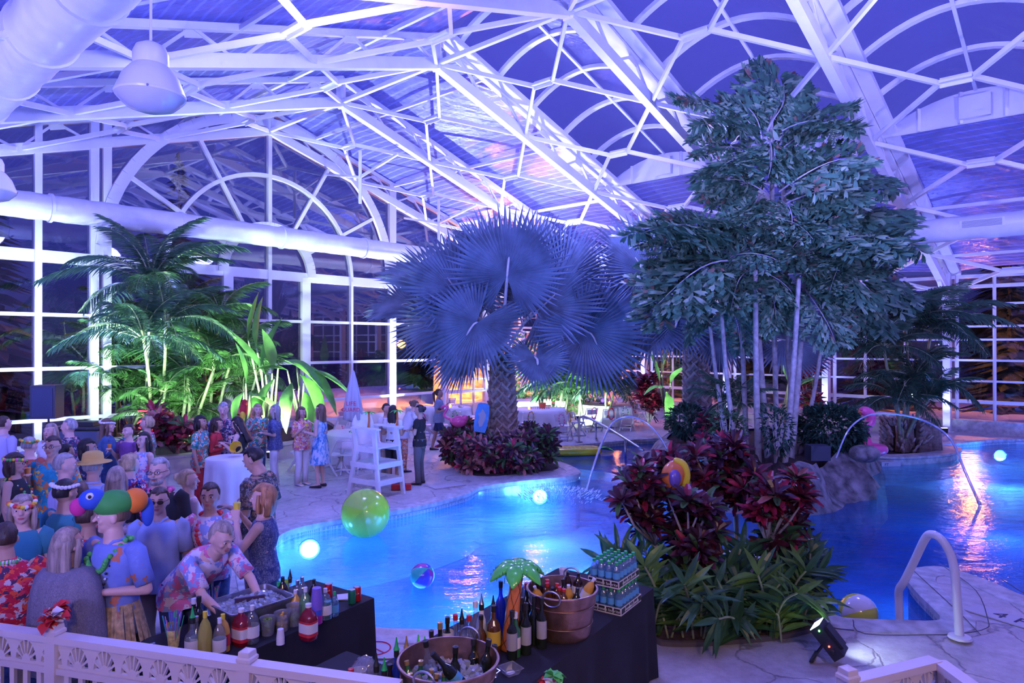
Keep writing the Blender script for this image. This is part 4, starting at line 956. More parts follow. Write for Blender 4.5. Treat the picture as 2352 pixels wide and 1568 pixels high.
# ---------------- far planting by the long wall
fb = [Bp(19, 22, 0), Bp(19, 26.8, 0), Bp(9, 26.8, 0), Bp(9, 25.6, 0), Bp(13, 25.0, 0), Bp(16, 24, 0), Bp(17.8, 22, 0)]
planter(fb, .36, .25, 'low planter wall along the long glass wall behind the round tables', bedc)
vine_m = [leafmat('vine_leaf', (.12, .3, .08), .4, .35, .4), leafmat('vine_flower', (.8, .25, .3), .5, .3, .2)]
def vine(c, rad3, n, label, seed):
    r = random.Random(seed); base = V(c.x, c.y, .3); root = empty('flowering_vine', base, 0, label, 'plant'); mb = MB(); st = MB(); cc = c - base
    for i in range(n):
        a = r.random() * 6.283; u = r.random() ** .5; p = cc + V(rad3[0] * u * math.cos(a), r.uniform(-.3, .3), rad3[2] * u * math.sin(a)) * (1 + .3 * noise.noise(V(math.cos(a) * 3, math.sin(a) * 3, 0)))
        mb.cur = 1 if r.random() < .08 else 0; leaf(mb, p, rv(r), V(0, -1, .3) + rv(r, .6), r.uniform(.1, .2), .1, .2, 1)
    for i in range(8): st.tube([V(r.uniform(-.3, .3), 0, 0), cc * .5 + rv(r, .3), cc + rv(r, .7)], [.03, .02, .01], 5)
    st.build('stem', stem_g, root); mb.build('foliage', vine_m, root)
vine(D(1235, 870, 28), (1.5, .4, 2.0), 1500, 'climbing vine with pink flowers on the glass behind the tables', 5)
vine(D(1330, 900, 26.5), (1.0, .4, .8), 500, 'low flowering shrub under the glass behind the round tables', 6)
for k, (x, y, d, lab) in enumerate([(1325,905,25,'bright fountain-like palm lit white behind the right round table'),(1400,915,24.5,'dark feathery palm right of the bright one by the glass'),(1290,915,26,'small palm at the left of the far planting')]):
    areca_palm(V(D(x, y, d).x, d, .3), [(D(x, 880, d), 14, 1.7), (D(x + 10, 900, d), 9, 1.3)], lab, areca if k == 0 else areca_d, 70 + k, 'palms along the long wall')
croton(V(D(1490, 960, 22).x, 22, .3), px_cl(1492, 905, 22, 38, 22, 16), 'crimson leaved shrub behind the black stand by the bright column', None, 130, .34, (3, 1, 0, 7, 1))
croton(V(D(1860, 960, 23).x, 23, .3), px_cl(1860, 890, 22, 60, 23, 20), 'pink flowering shrub lit by the column uplight', None, 131, .34, (2, 1, 1, 6, 3))
planter([Bp(s, L, 0) for s, L in ((8.6, 24.6), (8.6, 26.8), (4.9, 26.8), (4.9, 25.9), (6.5, 25.3))], .36, .25, 'low planter wall by the long glass wall behind the island', bedc)
# ================================================================ people
SK = {'fair': mat('skin_fair', (.72, .46, .38), .5, sub=0), 'tan': mat('skin_tan', (.58, .35, .26), .5), 'olive': mat('skin_olive', (.48, .29, .2), .5), 'brown': mat('skin_brown', (.3, .17, .11), .5)}
def hairmat(name, col):
    if name in MATS: return MATS[name]
    m, nt, o = _new(name); p = nt.nodes.new('ShaderNodeBsdfPrincipled'); p.inputs['Roughness'].default_value = .45
    n = noise_n(nt, 26, 4, .6, stretch=(1, 1, .12)); r = ramp(nt, n.outputs[0], [(.35, [c * .55 for c in col]), (.65, [min(1, c * 1.35) for c in col])])
    lnk(nt, r.outputs[0], p.inputs['Base Color']); lnk(nt, bump(nt, n.outputs[0], .8, .02).outputs[0], p.inputs['Normal']); lnk(nt, p.outputs[0], o.inputs[0]); MATS[name] = m; return m
HC = {'black': hairmat('hair_black', (.02, .016, .016)), 'dark': hairmat('hair_dark_brown', (.06, .035, .025)), 'brown': hairmat('hair_brown', (.17, .1, .065)), 'blond': hairmat('hair_blond', (.52, .38, .22)), 'red': hairmat('hair_red_blond', (.46, .22, .1)),
      'grey': hairmat('hair_grey', (.38, .37, .37)), 'ash': hairmat('hair_ash_blond', (.4, .32, .27)), 'white': hairmat('hair_white', (.62, .6, .6))}
eye_w = mat('eye_white', (.8, .8, .8), .2); eye_d = mat('eye_dark', (.03, .02, .02), .15); lip_m = mat('lips', (.5, .16, .15), .4)
black_c = mat('black_cloth', (.02, .02, .025), .85); white_c = mat('white_cloth', (.75, .75, .78), .8, var=.05); navy_c = mat('navy_cloth', (.03, .05, .16), .8); jean_c = mat('denim', (.07, .13, .3), .85, var=.25, scale=25); grey_c = mat('grey_cloth', (.14, .14, .15), .85)
khaki_c = mat('khaki_cloth', (.4, .34, .25), .85); red_c = mat('red_cloth', (.55, .03, .04), .75, var=.15); orange_c = mat('rust_cloth', (.45, .1, .06), .8); lav_c = mat('lavender_cloth', (.45, .45, .72), .8); teal_c = mat('teal_cloth', (.04, .25, .33), .8)
shoe_d = mat('dark_shoe', (.03, .025, .03), .5); shoe_w = mat('white_shoe', (.75, .75, .75), .5)
T_ = {  # printed cloths
 'pink': print_mat('tropical_pink_print', [(.7, .12, .2), (.85, .55, .15), (.8, .35, .4), (.85, .8, .75)], 30),
 'tie': print_mat('blue_tie_dye', [(.04, .16, .45), (.15, .4, .7), (.6, .7, .85)], 13, kind='noise', stretch=(1, 1, .6)),
 'navyw': print_mat('navy_white_print', [(.05, .07, .2), (.3, .35, .5), (.06, .08, .22), (.1, .13, .3)], 64),
 'trop': print_mat('teal_tropical_print', [(.05, .3, .4), (.6, .12, .08), (.75, .7, .5), (.08, .45, .45), (.06, .3, .12)], 26),
 'turq': print_mat('turquoise_floral_print', [(.03, .35, .5), (.04, .4, .55), (.7, .25, .1), (.85, .6, .1), (.03, .3, .45)], 22),
 'dkflor': print_mat('dark_floral_print', [(.03, .04, .1), (.05, .06, .14), (.5, .45, .5), (.04, .05, .1), (.4, .1, .15)], 30),
 'redblue': print_mat('red_blue_floral_print', [(.55, .03, .06), (.04, .1, .45), (.75, .75, .8), (.5, .04, .1), (.02, .02, .06)], 28),
 'redwhite': print_mat('red_hibiscus_print', [(.6, .02, .06), (.7, .06, .12), (.6, .5, .55), (.55, .02, .05), (.8, .1, .05), (.08, .04, .1)], 20, stretch=(1, 1, 1.5)),
 'hawgrey': print_mat('grey_hawaiian_print', [(.09, .09, .085), (.1, .1, .09), (.08, .085, .08), (.4, .25, .18), (.11, .11, .1), (.35, .35, .4)], 34),
 'bluefl': print_mat('blue_shirt_with_flowers', [(.2, .28, .66), (.21, .3, .68), (.19, .27, .64), (.22, .3, .68), (.2, .28, .66), (.2, .29, .67), (.21, .29, .66), (.6, .2, .12)], 17),
 'ltblue': mat('pale_blue_cloth', (.36, .45, .7), .8, var=.1), 'denimj': mat('denim_jacket', (.06, .14, .32), .85, var=.2, scale=20),
 'knit': print_mat('grey_knit', [(.2, .19, .24), (.32, .3, .36), (.16, .15, .2)], 114, stretch=(1, 1, .3)), 'orpr': print_mat('orange_paisley_print', [(.7, .22, .05), (.75, .7, .65), (.6, .15, .08)], 41),
 'pinkw': print_mat('pink_white_print', [(.8, .2, .4), (.75, .7, .8), (.3, .4, .75), (.8, .65, .75)], 19), 'purple': mat('purple_cloth', (.22, .08, .3), .8, var=.2),
 'redor': print_mat('red_orange_print', [(.6, .04, .03), (.65, .2, .05), (.5, .02, .04)], 22)}
ARMS = {'down': ((.06, 0, -.28), (.07, .07, -.53)), 'bent': ((.07, -.03, -.27), (.0, .2, -.23)), 'cup': ((.07, .0, -.27), (-.03, .21, -.1)), 'cross': ((.08, .02, -.26), (-.2, .17, -.2)),
 'mouth': ((.09, .13, -.19), (-.08, .22, .04)), 'reach': ((.04, .2, -.2), (-.02, .4, -.36)), 'belly': ((.1, -.01, -.27), (-.1, .17, -.25)), 'wide': ((.16, .02, -.23), (.2, .18, -.38)), 'phone': ((.05, .05, -.27), (-.09, .27, -.16))}
flowerc = [mat('flower_' + n, c, .6) for n, c in (('red', (.75, .04, .05)), ('yellow', (.85, .65, .05)), ('green', (.1, .55, .12)), ('white', (.8, .8, .85)), ('pink', (.85, .15, .4)), ('orange', (.85, .3, .04)))]
def hand(mb, w, d, side, nrm, curl):
    """palm and five fingers from the wrist w"""
    d = d.normalized(); x = side.normalized(); n = nrm.normalized()
    k = w + d * .085
    rings = []
    for t, hw, hh in ((0, .026, .02), (.3, .036, .017), (.75, .043, .015), (1, .04, .012)):
        c = w + d * (.088 * t); rings.append([c + x * (hw * math.cos(a)) + n * (hh * math.sin(a)) for a in [2 * PI * j / 10 for j in range(10)]])
    mb.loft(rings)
    for i, (o, L) in enumerate(((-.033, .068), (-.011, .078), (.011, .074), (.032, .058))):
        p = k + x * o; q = p + (d + x * o * 3 - n * curl * .4).normalized() * L * .45; r_ = q + (d * (1 - curl * .9) - n * curl * 1.1).normalized() * L * .35; e = r_ + (d * (.6 - curl) - n * curl * 1.5 + d * .01).normalized() * L * .28
        mb.tube([p - d * .02, q, r_, e], [.0095, .009, .0085, .007], 6)
    p = w + d * .02 + x * -.028; mb.tube([p, p + (d * .6 - x * .9 - n * .3).normalized() * .04, p + (d * 1.6 - x * 1.1 - n * (.5 + curl)).normalized() * .075], [.013, .011, .008], 6)
def ell(c, rx, ry, n=20): return [c + V(rx * math.cos(2 * PI * j / n), ry * math.sin(2 * PI * j / n), 0) for j in range(n)]
def person(pos, face, h, label, skin='fair', hair=('short', 'brown'), top=('shirt', 'pink'), bottom=('trousers', None), arms=('down', 'down'), lean=0, turn=0, nod=0, fem=False, vox=.011, shoes=None, extras=(), wide=1.0, step=.0, group=None):
    s = h / 1.7; root = empty('person', pos, -rad(face), label, 'person', group); root.scale = (s, s, s)
    r = random.Random(int(pos[0] * 97 + pos[1] * 31)); sm = SK[skin]
    P0 = V(0, 0, .92); LM = Matrix.Translation(P0) @ Matrix.Rotation(-rad(lean), 4, 'X') @ Matrix.Translation(-P0)
    def U(p):
        k = min(1, max(0, (p.z - .86) / .14)); return p.lerp(LM @ p, k)
    TR_ = [(.80,.11,.1),(.87,.172,.12),(.94,.168,.122),(1.05,.128,.1),(1.15,.135,.105),(1.26,.15,.115),(1.35,.15,.1),(1.41,.11,.075),(1.45,.058,.06),(1.52,.05,.055)] if fem else \
          [(.80,.11,.1),(.87,.165,.12),(.94,.16,.12),(1.05,.152,.112),(1.15,.158,.115),(1.26,.172,.122),(1.35,.175,.108),(1.41,.125,.08),(1.45,.066,.065),(1.52,.058,.06)]
    TR_ = [(z, rx * wide if z < 1.4 else rx, ry * wide if z < 1.4 else ry) for z, rx, ry in TR_]
    shx = (.158 if fem else .185) * (.5 + .5 * wide)
    mb = MB(); mb.loft([[U(p) for p in ell(V(0, 0, z), rx, ry)] for z, rx, ry in TR_])
    if fem:
        for sg in (-1, 1): mb.ball(U(V(sg * .062, .085, 1.255)), (.055, .05, .052), 10, 8)
    SHO = []; arm_data = []
    for i, sg in enumerate((-1, 1)):
        S = U(V(sg * shx, 0, 1.385)); e, w = ARMS[arms[i]]
        E = S + V(sg * e[0], e[1], e[2]); W = S + V(sg * w[0], w[1], w[2])
        mb.ball(S - V(sg * .01, 0, .0), (.052, .052, .05), 10, 8)
        mb.tube([S, S.lerp(E, .5), E], [.05, .044, .037], 10); mb.ball(E, .037, 8, 6); mb.tube([E, E.lerp(W, .4), W], [.038, .036, .025], 10)
        d = (W - E).normalized(); sd = d.cross(V(0, 0, 1)) if abs(d.z) < .8 else V(0, 1, 0) * sg
        if arms[i] == 'down': hand(mb, W, V(0, .1, -1), V(0, -1, 0), V(sg, 0, 0) * 1, .35)
        else: hand(mb, W, d, -sd * sg if abs(d.z) < .8 else sd, V(0, 0, 1) if abs(d.z) < .8 else V(-sg, 0, 0), .55)
        arm_data.append((S, E, W, sg))
    legs = []
    for sg in (-1, 1):
        H = V(sg * .09 * wide, 0, .86); K = V(sg * .095, .02 + step * sg, .47); A = V(sg * .1, -.01 + step * sg * 1.6, .085); legs.append((H, K, A, sg))
        mb.tube([H, H.lerp(K, .5), K, K.lerp(A, .35), A], [.085, .07, .052, .05, .034], 12); mb.ball(K, .05, 8, 6)
        mb.tube([A + V(0, -.045, -.035), A + V(0, .03, -.03), A + V(0, .12, -.055), A + V(0, .17, -.06)], [.034, .04, .036, .02], 10, flat=.8)
    # head
    HC0 = U(V(0, 0, 1.5)); HM = Matrix.Translation(HC0) @ (Matrix.Rotation(-rad(lean) * .5, 4, 'X')) @ Matrix.Rotation(-rad(turn), 4, 'Z') @ Matrix.Rotation(-rad(nod), 4, 'X') @ Matrix.Scale(1.06, 4)
    def hd(x, y, z): return HM @ V(x, y, z)
    n0 = len(mb.v)
    mb.tube([V(0, -.01, -.06), V(0, 0, .04)], [.056, .052], 12)
    mb.ball((0, .005, .115), (.074, .092, .098), 18, 14); mb.ball((0, .042, .052), (.052, .052, .05), 14, 10); mb.ball((0, .072, .018), (.024, .022, .02), 8, 6)
    mb.tube([(0, .09, .125), (0, .108, .092), (0, .116, .078)], [.009, .012, .015], 8); mb.ball((0, .085, .13), (.052, .016, .012), 10, 6)
    for sg in (-1, 1): mb.ball((sg * .076, -.005, .095), (.01, .02, .03), 8, 6); mb.ball((sg * .04, .07, .08), (.022, .02, .018), 8, 6)
    mb.xf(HM, n0)
    o = mb.build('body', sm, root, smooth='all')
    md = o.modifiers.new('remesh', 'REMESH'); md.mode = 'VOXEL'; md.voxel_size = vox; md.use_smooth_shade = True
    m2 = o.modifiers.new('smooth', 'SMOOTH'); m2.factor = .5; m2.iterations = 4 if vox < .01 else 2
    for sg in (-1, 1):
        e = MB(); e.ball((sg * .031, .083, .113), (.0145, .011, .0085), 10, 8); e.cur = 1; e.ball((sg * .031, .0915, .113), (.0065, .004, .0065), 8, 6); e.xf(HM); e.build('eye', [eye_w, eye_d], root, smooth='all')
        e = MB(); e.tube([(sg * .05, .085, .135), (sg * .032, .096, .14), (sg * .014, .097, .136)], [.003, .0045, .003], 5); e.xf(HM); e.build('eyebrow', HC[hair[1]] if hair[0] != 'none' else HC['grey'], root)
    e = MB(); e.ball((0, .094, .052), (.024, .01, .006), 10, 6); e.ball((0, .094, .044), (.02, .01, .006), 10, 6); e.xf(HM); e.build('mouth', lip_m, root, smooth='all')
    # hair
    st, hc = hair
    if st != 'bald':
        e = MB(); big = {'short': 1.0, 'curly': 1.14, 'long': 1.05, 'bun': 1.03, 'bob': 1.12}.get(st, 1)
        e.ball((0, 0, 0), (.083 * big, .102 * big, .106 * big), 26, 20); vv = []
        fr = r.uniform(.02, .05)
        for p in e.v:
            p = Vector(p); c = V(0, -.006, .125); q = p
            front = p.y > .005 and p.z < .045 + .02 * abs(p.x) / .08
            low = p.z < (-.05 if st in ('short', 'bun') else -.075)
            side = abs(p.x) > .05 and p.y > -.02 and p.z < .01
            if front or low or (side and st == 'short'): q = V(p.x * .72, p.y * .72 - .01, p.z * .8 + .0)
            if not (front or low): q = q * (1 + (.16 if st == 'curly' else .05) * noise.noise(p * (28 if st == 'curly' else 16) + V(r.random(), 0, 0)))
            vv.append(c + q)
        e.v = [tuple(p) for p in vv]
        if st in ('long', 'bob'):
            L = -.28 if st == 'long' else -.04; rings = []
            for t in range(9):
                u = t / 8; z = .15 + (L - .15) * u; wv = .008 * math.sin(u * 9 + r.random() * 3)
                rings.append([V((.078 + .02 * math.sin(u * PI)) * math.cos(a) * (1 + .05 * math.sin(a * 7)) + wv, -.045 - .03 * u * (1 - u) * 2 + (.055 + .006 * math.sin(a * 9)) * math.sin(a) * (1 - .35 * u), z) for a in [2 * PI * j / 22 for j in range(22)]])
            e.loft(rings)
            for sg in (-1, 1): e.tube([(sg * .074, .02, .15), (sg * .085, .02, .07), (sg * .083, .015, .0), (sg * .075, .0, L * .6 + .02)], [.016, .022, .024, .012], 8)
        if st == 'bun': e.ball((0, -.105, .15), (.045, .04, .045), 12, 10)
        if st == 'pony': e.tube([(0, -.1, .16), (0, -.14, .1), (0, -.13, -.05), (0, -.12, -.14)], [.025, .035, .03, .01], 10)
        e.xf(HM); e.build('hair', HC[hc], root, smooth='all')
    if 'beard' in extras:
        e = MB(); e.ball((0, .05, .028), (.053, .055, .036), 14, 10); e.tube([(-.03, .1, .06), (0, .108, .066), (.03, .1, .06)], .007, 6); e.xf(HM); e.build('beard', HC[hc], root, smooth='all')
    if 'glasses' in extras or 'sunglasses' in extras:
        e = MB()
        for sg in (-1, 1): e.tube([V(sg * .033 + .024 * math.cos(a), .108, .113 + .017 * math.sin(a)) for a in [2 * PI * j / 12 for j in range(13)]], .0022, 5, caps=False); e.bar((sg * .058, .105, .116), (sg * .08, 0, .116), .003)
        e.bar((-.01, .11, .116), (.01, .11, .116), .003)
        if 'sunglasses' in extras:
            for sg in (-1, 1): e.ball((sg * .033, .107, .113), (.025, .004, .018), 10, 6)
        e.xf(HM); e.build('glasses', eye_d, root)
    # top
    kind, tm = top; tm = T_.get(tm, tm) if isinstance(tm, str) else tm; e = MB()
    if kind:
        loose = .02 if kind in ('shirt', 'jacket') else .011; hem = {'shirt': .80, 'tee': .84, 'tank': .88, 'jacket': .82, 'poncho': .72, 'dress': .9}[kind]
        rings = []
        prof = [(hem, 0, 0)] + [q for q in TR_ if q[0] > hem + .03 and q[0] < 1.43]
        for z, rx, ry in prof:
            if rx == 0: z_, rx, ry = z, TR_[2][1] * 1.0, TR_[2][2] * 1.02
            fx = max(rx, TR_[2][1] * (.97 if kind in ('shirt', 'jacket') else .8)) if z < 1.2 else rx
            lo = loose + (.012 if z < 1.0 else 0)
            ring = ell(V(0, .012 if fem and 1.1 < z < 1.3 else 0, z), fx + lo, ry + lo + (.018 if fem and 1.2 < z < 1.3 else 0), 26)
            rings.append([U(p * 1 + V((p.x) * .0, 0, 0) + V(.006 * math.sin(j * 2.3 + z * 7), .007 * math.cos(j * 1.7 + z * 9), 0) * (1.2 if z < 1.1 else .5)) for j, p in enumerate(ring)])
        rings.append([U(p) for p in ell(V(0, 0, 1.432), .075 if kind != 'tank' else .1, .07, 26)]); 
        if kind == 'poncho':
            rings = []
            for z, k in ((.7, .34), (.85, .33), (1.0, .32), (1.15, .31), (1.28, .29), (1.37, .26), (1.43, .2), (1.45, .07)):
                rings.append([U(V((k + .012 * math.sin(j * 1.9 + z * 5)) * math.cos(2 * PI * j / 30), (k * .68 + .01 * math.cos(j * 2.7)) * math.sin(2 * PI * j / 30), z)) for j in range(30)])
        e.loft(rings, cap=False)
        sl = {'shirt': .85, 'tee': .6, 'tank': 0, 'jacket': 1.9, 'poncho': 0, 'dress': 0}[kind]
        for S, E, W, sg in arm_data:
            if sl <= 0: continue
            a0 = S + V(-sg * .03, 0, .02)
            if sl <= 1: q = S.lerp(E, sl); e.tube([a0, S + V(sg * .015, 0, -.01), S.lerp(q, .5), q], [.06, .068, .066, .068 if kind == 'shirt' else .058], 14)
            else: e.tube([a0, S + V(sg * .012, 0, -.01), S.lerp(E, .5), E, E.lerp(W, .5), E.lerp(W, .9)], [.06, .066, .058, .052, .045, .04], 14)
        if kind in ('shirt', 'jacket'):
            e.tube([U(V(.068 * math.cos(a), .066 * math.sin(a) + (.012 if math.sin(a) > .8 else 0), 1.445 - (.03 if math.sin(a) > .75 else 0))) for a in [2 * PI * j / 16 for j in range(17)]], [.014] * 17, 6, caps=False)
        if kind in ('dress',):
            for z0, z1 in (): pass
        to = e.build({'shirt': 'shirt', 'tee': 't_shirt', 'tank': 'tank_top', 'jacket': 'jacket', 'poncho': 'poncho', 'dress': 'dress'}[kind], tm, root, smooth='all')
        if kind == 'dress':
            e = MB(); rings = []
            for t in range(7):
                u = t / 6; z = .95 - .45 * u; k = 1 + .35 * u
                rings.append([V((TR_[2][1] + .02) * k * (1 + .05 * math.sin(j * 2.1) * u) * math.cos(2 * PI * j / 32), (TR_[2][2] + .02) * k * (1 + .07 * math.cos(j * 1.9) * u) * math.sin(2 * PI * j / 32), z) for j in range(32)])
            e.loft(rings, cap=False); e.build('dress_skirt', tm, root, smooth='all')
            e = MB()
            for sg in (-1, 1): e.tube([U(V(sg * .09, .09, 1.33)), U(V(sg * .1, .02, 1.43)), U(V(sg * .09, -.08, 1.34))], .008, 5)
            e.build('strap', tm, root)
    # bottom
    kb, bm_ = bottom; bm_ = (T_.get(bm_) if isinstance(bm_, str) else bm_) or grey_c; e = MB()
    if kb in ('trousers', 'shorts'):
        e.loft([[p for p in ell(V(0, 0, z), rx + .012, ry + .012)] for z, rx, ry in ((.79, .13, .12), (.87, TR_[1][1], TR_[1][2]), (.95, TR_[2][1], TR_[2][2]), (1.0, TR_[2][1] * .92, TR_[2][2]))])
        for H, K, A, sg in legs:
            if kb == 'trousers': e.tube([H, H.lerp(K, .5), K, K.lerp(A, .5), A + V(0, 0, -.03)], [.098, .085, .068, .062, .064], 14)
            else: e.tube([H, H.lerp(K, .5), H.lerp(K, .8)], [.1, .092, .092], 14)
        e.build(kb, bm_, root, smooth='all')
    elif kb == 'skirt':
        e.loft([[p for p in ell(V(0, 0, z), k, k * .75, 26)] for z, k in ((.5, .22), (.7, .21), (.9, .19), (1.0, .165))], cap=False); e.build('skirt', bm_, root, smooth='all')
    elif kb == 'grass':
        for k in range(230):
            a = r.random() * 6.283; q = V(math.cos(a) * .185, math.sin(a) * .145, 1.0 + r.uniform(-.01, .01)); dn = V(math.cos(a) * (.28 + r.uniform(-.03, .03)), math.sin(a) * (.22 + r.uniform(-.03, .03)), .42 + r.uniform(0, .05))
            t = V(-math.sin(a), math.cos(a), 0) * .007; mid = q.lerp(dn, .5) + V(math.cos(a), math.sin(a), 0) * .02; e.add([q - t, q + t, mid + t, mid - t, dn + t * .6, dn - t * .6], [(0, 1, 2, 3), (3, 2, 4, 5)])
        e.loft([ell(V(0, 0, .97), .188, .148), ell(V(0, 0, 1.02), .186, .146)], cap=False); e.build('grass_skirt', mat('dry_straw', (.55, .4, .2), .8, var=.4, scale=30), root)
        e = MB(); e.loft([ell(V(0, 0, z), rx, ry) for z, rx, ry in ((.6, .17, .14), (.87, .172, .13), (.98, .17, .13))]); e.build('shorts', khaki_c, root, smooth='all')
    e = MB(); shm = shoes or shoe_d
    for H, K, A, sg in legs:
        e.loft([[A + V(.045 * math.cos(a) * w_ + 0, -.07 + .26 * t + 0 * a, -.083 + z * (.5 + .5 * math.sin(a)) ) for a in [2 * PI * j / 12 for j in range(12)]] for t, w_, z in ((0, .6, .06), (.15, 1, .075), (.5, 1.05, .06), (.8, 1.1, .04), (1, .7, .03))])
    e.build('shoe', shm, root, smooth='all')
    # extras
    for x in extras:
        if isinstance(x, tuple) and x[0] == 'lei':
            cols = x[1]; Lz = x[2] if len(x) > 2 else 1.2; big = x[3] if len(x) > 3 else .016
            e = MB(); n = 44
            for k in range(n):
                a = 2 * PI * k / n; y = math.sin(a); e.cur = k % len(cols)
                fx = .085 + .02 * max(0, y); z = 1.44 if y < 0 else 1.44 + (Lz - 1.44) * y; yy = -.075 if y < -.2 else (-.075 + .22 * min(1, (y + .2) * 1.4))
                e.ball(U(V(fx * math.cos(a) * 1.05, yy, z)), big, 6, 4)
            e.build('lei' if big > .012 else 'bead_necklace', [flowerc[c] if isinstance(c, int) else c for c in cols], root, smooth='all')
        if isinstance(x, tuple) and x[0] == 'crown':
            e = MB(); n = 22
            for k in range(n):
                a = 2 * PI * k / n; e.cur = k % len(x[1]); e.ball((.09 * math.cos(a), -.003 + .106 * math.sin(a), .165 + .012 * math.sin(a * 2) - .02 * math.sin(a)), (.02, .02, .018), 7, 5)
            e.xf(HM); e.build('flower_crown', [flowerc[c] for c in x[1]], root, smooth='all')
        if isinstance(x, tuple) and x[0] == 'cup':
            S, E, W, sg = arm_data[1]; d = (W - E).normalized(); c = W + d * .1 + V(0, 0, .02)
            e = MB(); e.lathe([(.026, -.05), (.034, .05)], 14, c=c); e.build('drinking_cup', mat('cup_' + x[1], {'yellow': (.85, .7, .08), 'orange': (.85, .3, .05), 'blue': (.1, .4, .8), 'clear': (.6, .65, .75)}[x[1]], .3), root, smooth=True)
        if x == 'phone':
            S, E, W, sg = arm_data[1]; d = (W - E).normalized(); e = MB(); e.cbox(W + d * .11 + V(-.01, 0, .015), (.07, .12, .009)); e.build('phone', black_c, root)
        if x == 'watch':
            S, E, W, sg = arm_data[1]; e = MB(); d = (W - E).normalized(); e.tube([W - d * .05, W - d * .028], .031, 12); e.build('wristband', black_c, root, smooth=True)
        if isinstance(x, tuple) and x[0] == 'hat':
            e = MB(); e.lathe([(.17, .155), (.168, .16), (.1, .17), (.095, .21), (.088, .25), (.06, .27), (0, .272)], 28, cap=False, sy=1.1); e.xf(HM); e.build('hat', x[1], root, smooth='all')
        if x == 'fishhat':
            hm = [mat('hat_orange', (.9, .22, .02), .7), mat('hat_green', (.05, .35, .06), .7), mat('hat_blue', (.03, .1, .5), .7), mat('hat_magenta', (.6, .03, .25), .7), mat('hat_eye', (.8, .8, .8), .4)]
            hat = MB(); hat.cur = 1; hat.ball((0, .0, .19), (.1, .13, .09), 20, 14); ho = hat.build('hat', hm[1], root, smooth='all')
            for nm, c, rr3, m_ in (('hat_ball', (.03, -.12, .19), (.085, .085, .085), hm[0]), ('hat_head', (-.01, .12, .23), (.075, .085, .07), hm[2]), ('hat_fin', (-.02, .2, .19), (.03, .05, .06), hm[3]), ('hat_flap', (.05, -.2, .1), (.03, .04, .1), hm[2])):
                q = MB(); q.ball(c, rr3, 18, 12); q.xf(HM); q.build(nm, m_, ho, smooth='all')
            q = MB(); q.ball((-.065, .13, .26), .025, 10, 8); q.cur = 1; q.ball((-.085, .13, .262), .012, 8, 6); q.xf(HM); q.build('hat_eye', [hm[4], eye_d], ho, smooth='all')
            hat_v = ho.data; hat_v.transform(HM)
    return root
def at(x, yhead, h): # stands on the deck with the crown of the head at this pixel
    d = F * (CH - h * 1.01) / (yhead - HY); return V((x - CX) / F * d, d, 0)
PG = 'guests of the party'
W = white_c
# ---- the standing group between the palm bed and the guard chair
person(G(693, 1113), 125, 1.62, 'woman in pink and yellow print shirt and white trousers with a yellow drink', 'tan', ('bob', 'brown'), ('shirt', 'pink'), ('trousers', W), ('bent', 'cup'), fem=True, extras=(('cup', 'yellow'),), shoes=shoe_w)
person(G(736, 1118), 285, 1.7, 'woman with long brown hair in a blue tie-dye sundress and sandals', 'fair', ('long', 'brown'), ('dress', 'tie'), (None, None), ('bent', 'cup'), fem=True)
person(G(632, 1116), 262, 1.68, 'woman with long grey hair, navy print blouse and white trousers, seen from behind', 'fair', ('long', 'grey'), ('shirt', 'navyw'), ('trousers', W), ('bent', 'bent'), fem=True, shoes=shoe_w)
person(G(592, 1108), 150, 1.66, 'blond woman in teal tropical shirt and jeans, facing the grey haired woman', 'fair', ('bob', 'blond'), ('shirt', 'trop'), ('trousers', jean_c), ('bent', 'cup'), fem=True, extras=(('lei', (2, 0, 2), 1.2),))
person(at(552, 958, 1.66), 272, 1.66, 'woman in black tank top with long black hair looking down at her phone', 'fair', ('long', 'black'), ('tank', black_c), ('trousers', black_c), ('phone', 'phone'), nod=28, fem=True, extras=('phone', ('lei', (3, 3), 1.2)))
person(at(514, 925, 1.86), 165, 1.86, 'tall balding man in dark blue shirt behind the cocktail table', 'fair', ('short', 'grey'), ('jacket', 'dkflor'), ('trousers', grey_c), ('bent', 'down'), nod=15)
person(at(490, 961, 1.6), 80, 1.6, 'woman with dark bobbed hair in a bright red top by the cocktail table', 'tan', ('bob', 'dark'), ('jacket', red_c), ('trousers', black_c), ('bent', 'bent'), fem=True, lean=6)
person(at(461, 957, 1.66), 95, 1.66, 'dark haired woman in teal and red at the left of the red dressed woman', 'olive', ('bob', 'black'), ('shirt', 'trop'), ('trousers', red_c), ('bent', 'down'), fem=True)
# ---- behind the guard chair
person(at(888, 928, 1.66), 120, 1.66, 'young man in white t-shirt behind the guard chair', 'tan', ('short', 'black'), ('tee', W), ('trousers', khaki_c), ('bent', 'down'))
person(G(903, 1112), 20, 1.65, 'woman with long black hair, white top and black shorts, back turned', 'olive', ('long', 'black'), ('tee', W), ('shorts', black_c), ('bent', 'bent'), fem=True)
person(at(925, 930, 1.55), 60, 1.7, 'woman in white blouse and orange paisley trousers leaning forward', 'fair', ('bun', 'brown'), ('shirt', W), ('trousers', 'orpr'), ('reach', 'reach'), lean=28, fem=True)
person(G(964, 1111), 285, 1.66, 'woman in black top and grey trousers with folded arms', 'tan', ('bun', 'black'), ('tee', black_c), ('trousers', grey_c), ('cross', 'cross'), fem=True)
person(G(1008, 1034), 90, 1.7, 'waitress in blue walking between the far tables', 'tan', ('pony', 'dark'), ('shirt', 'ltblue'), ('shorts', navy_c), ('cup', 'bent'), fem=True, step=.12)
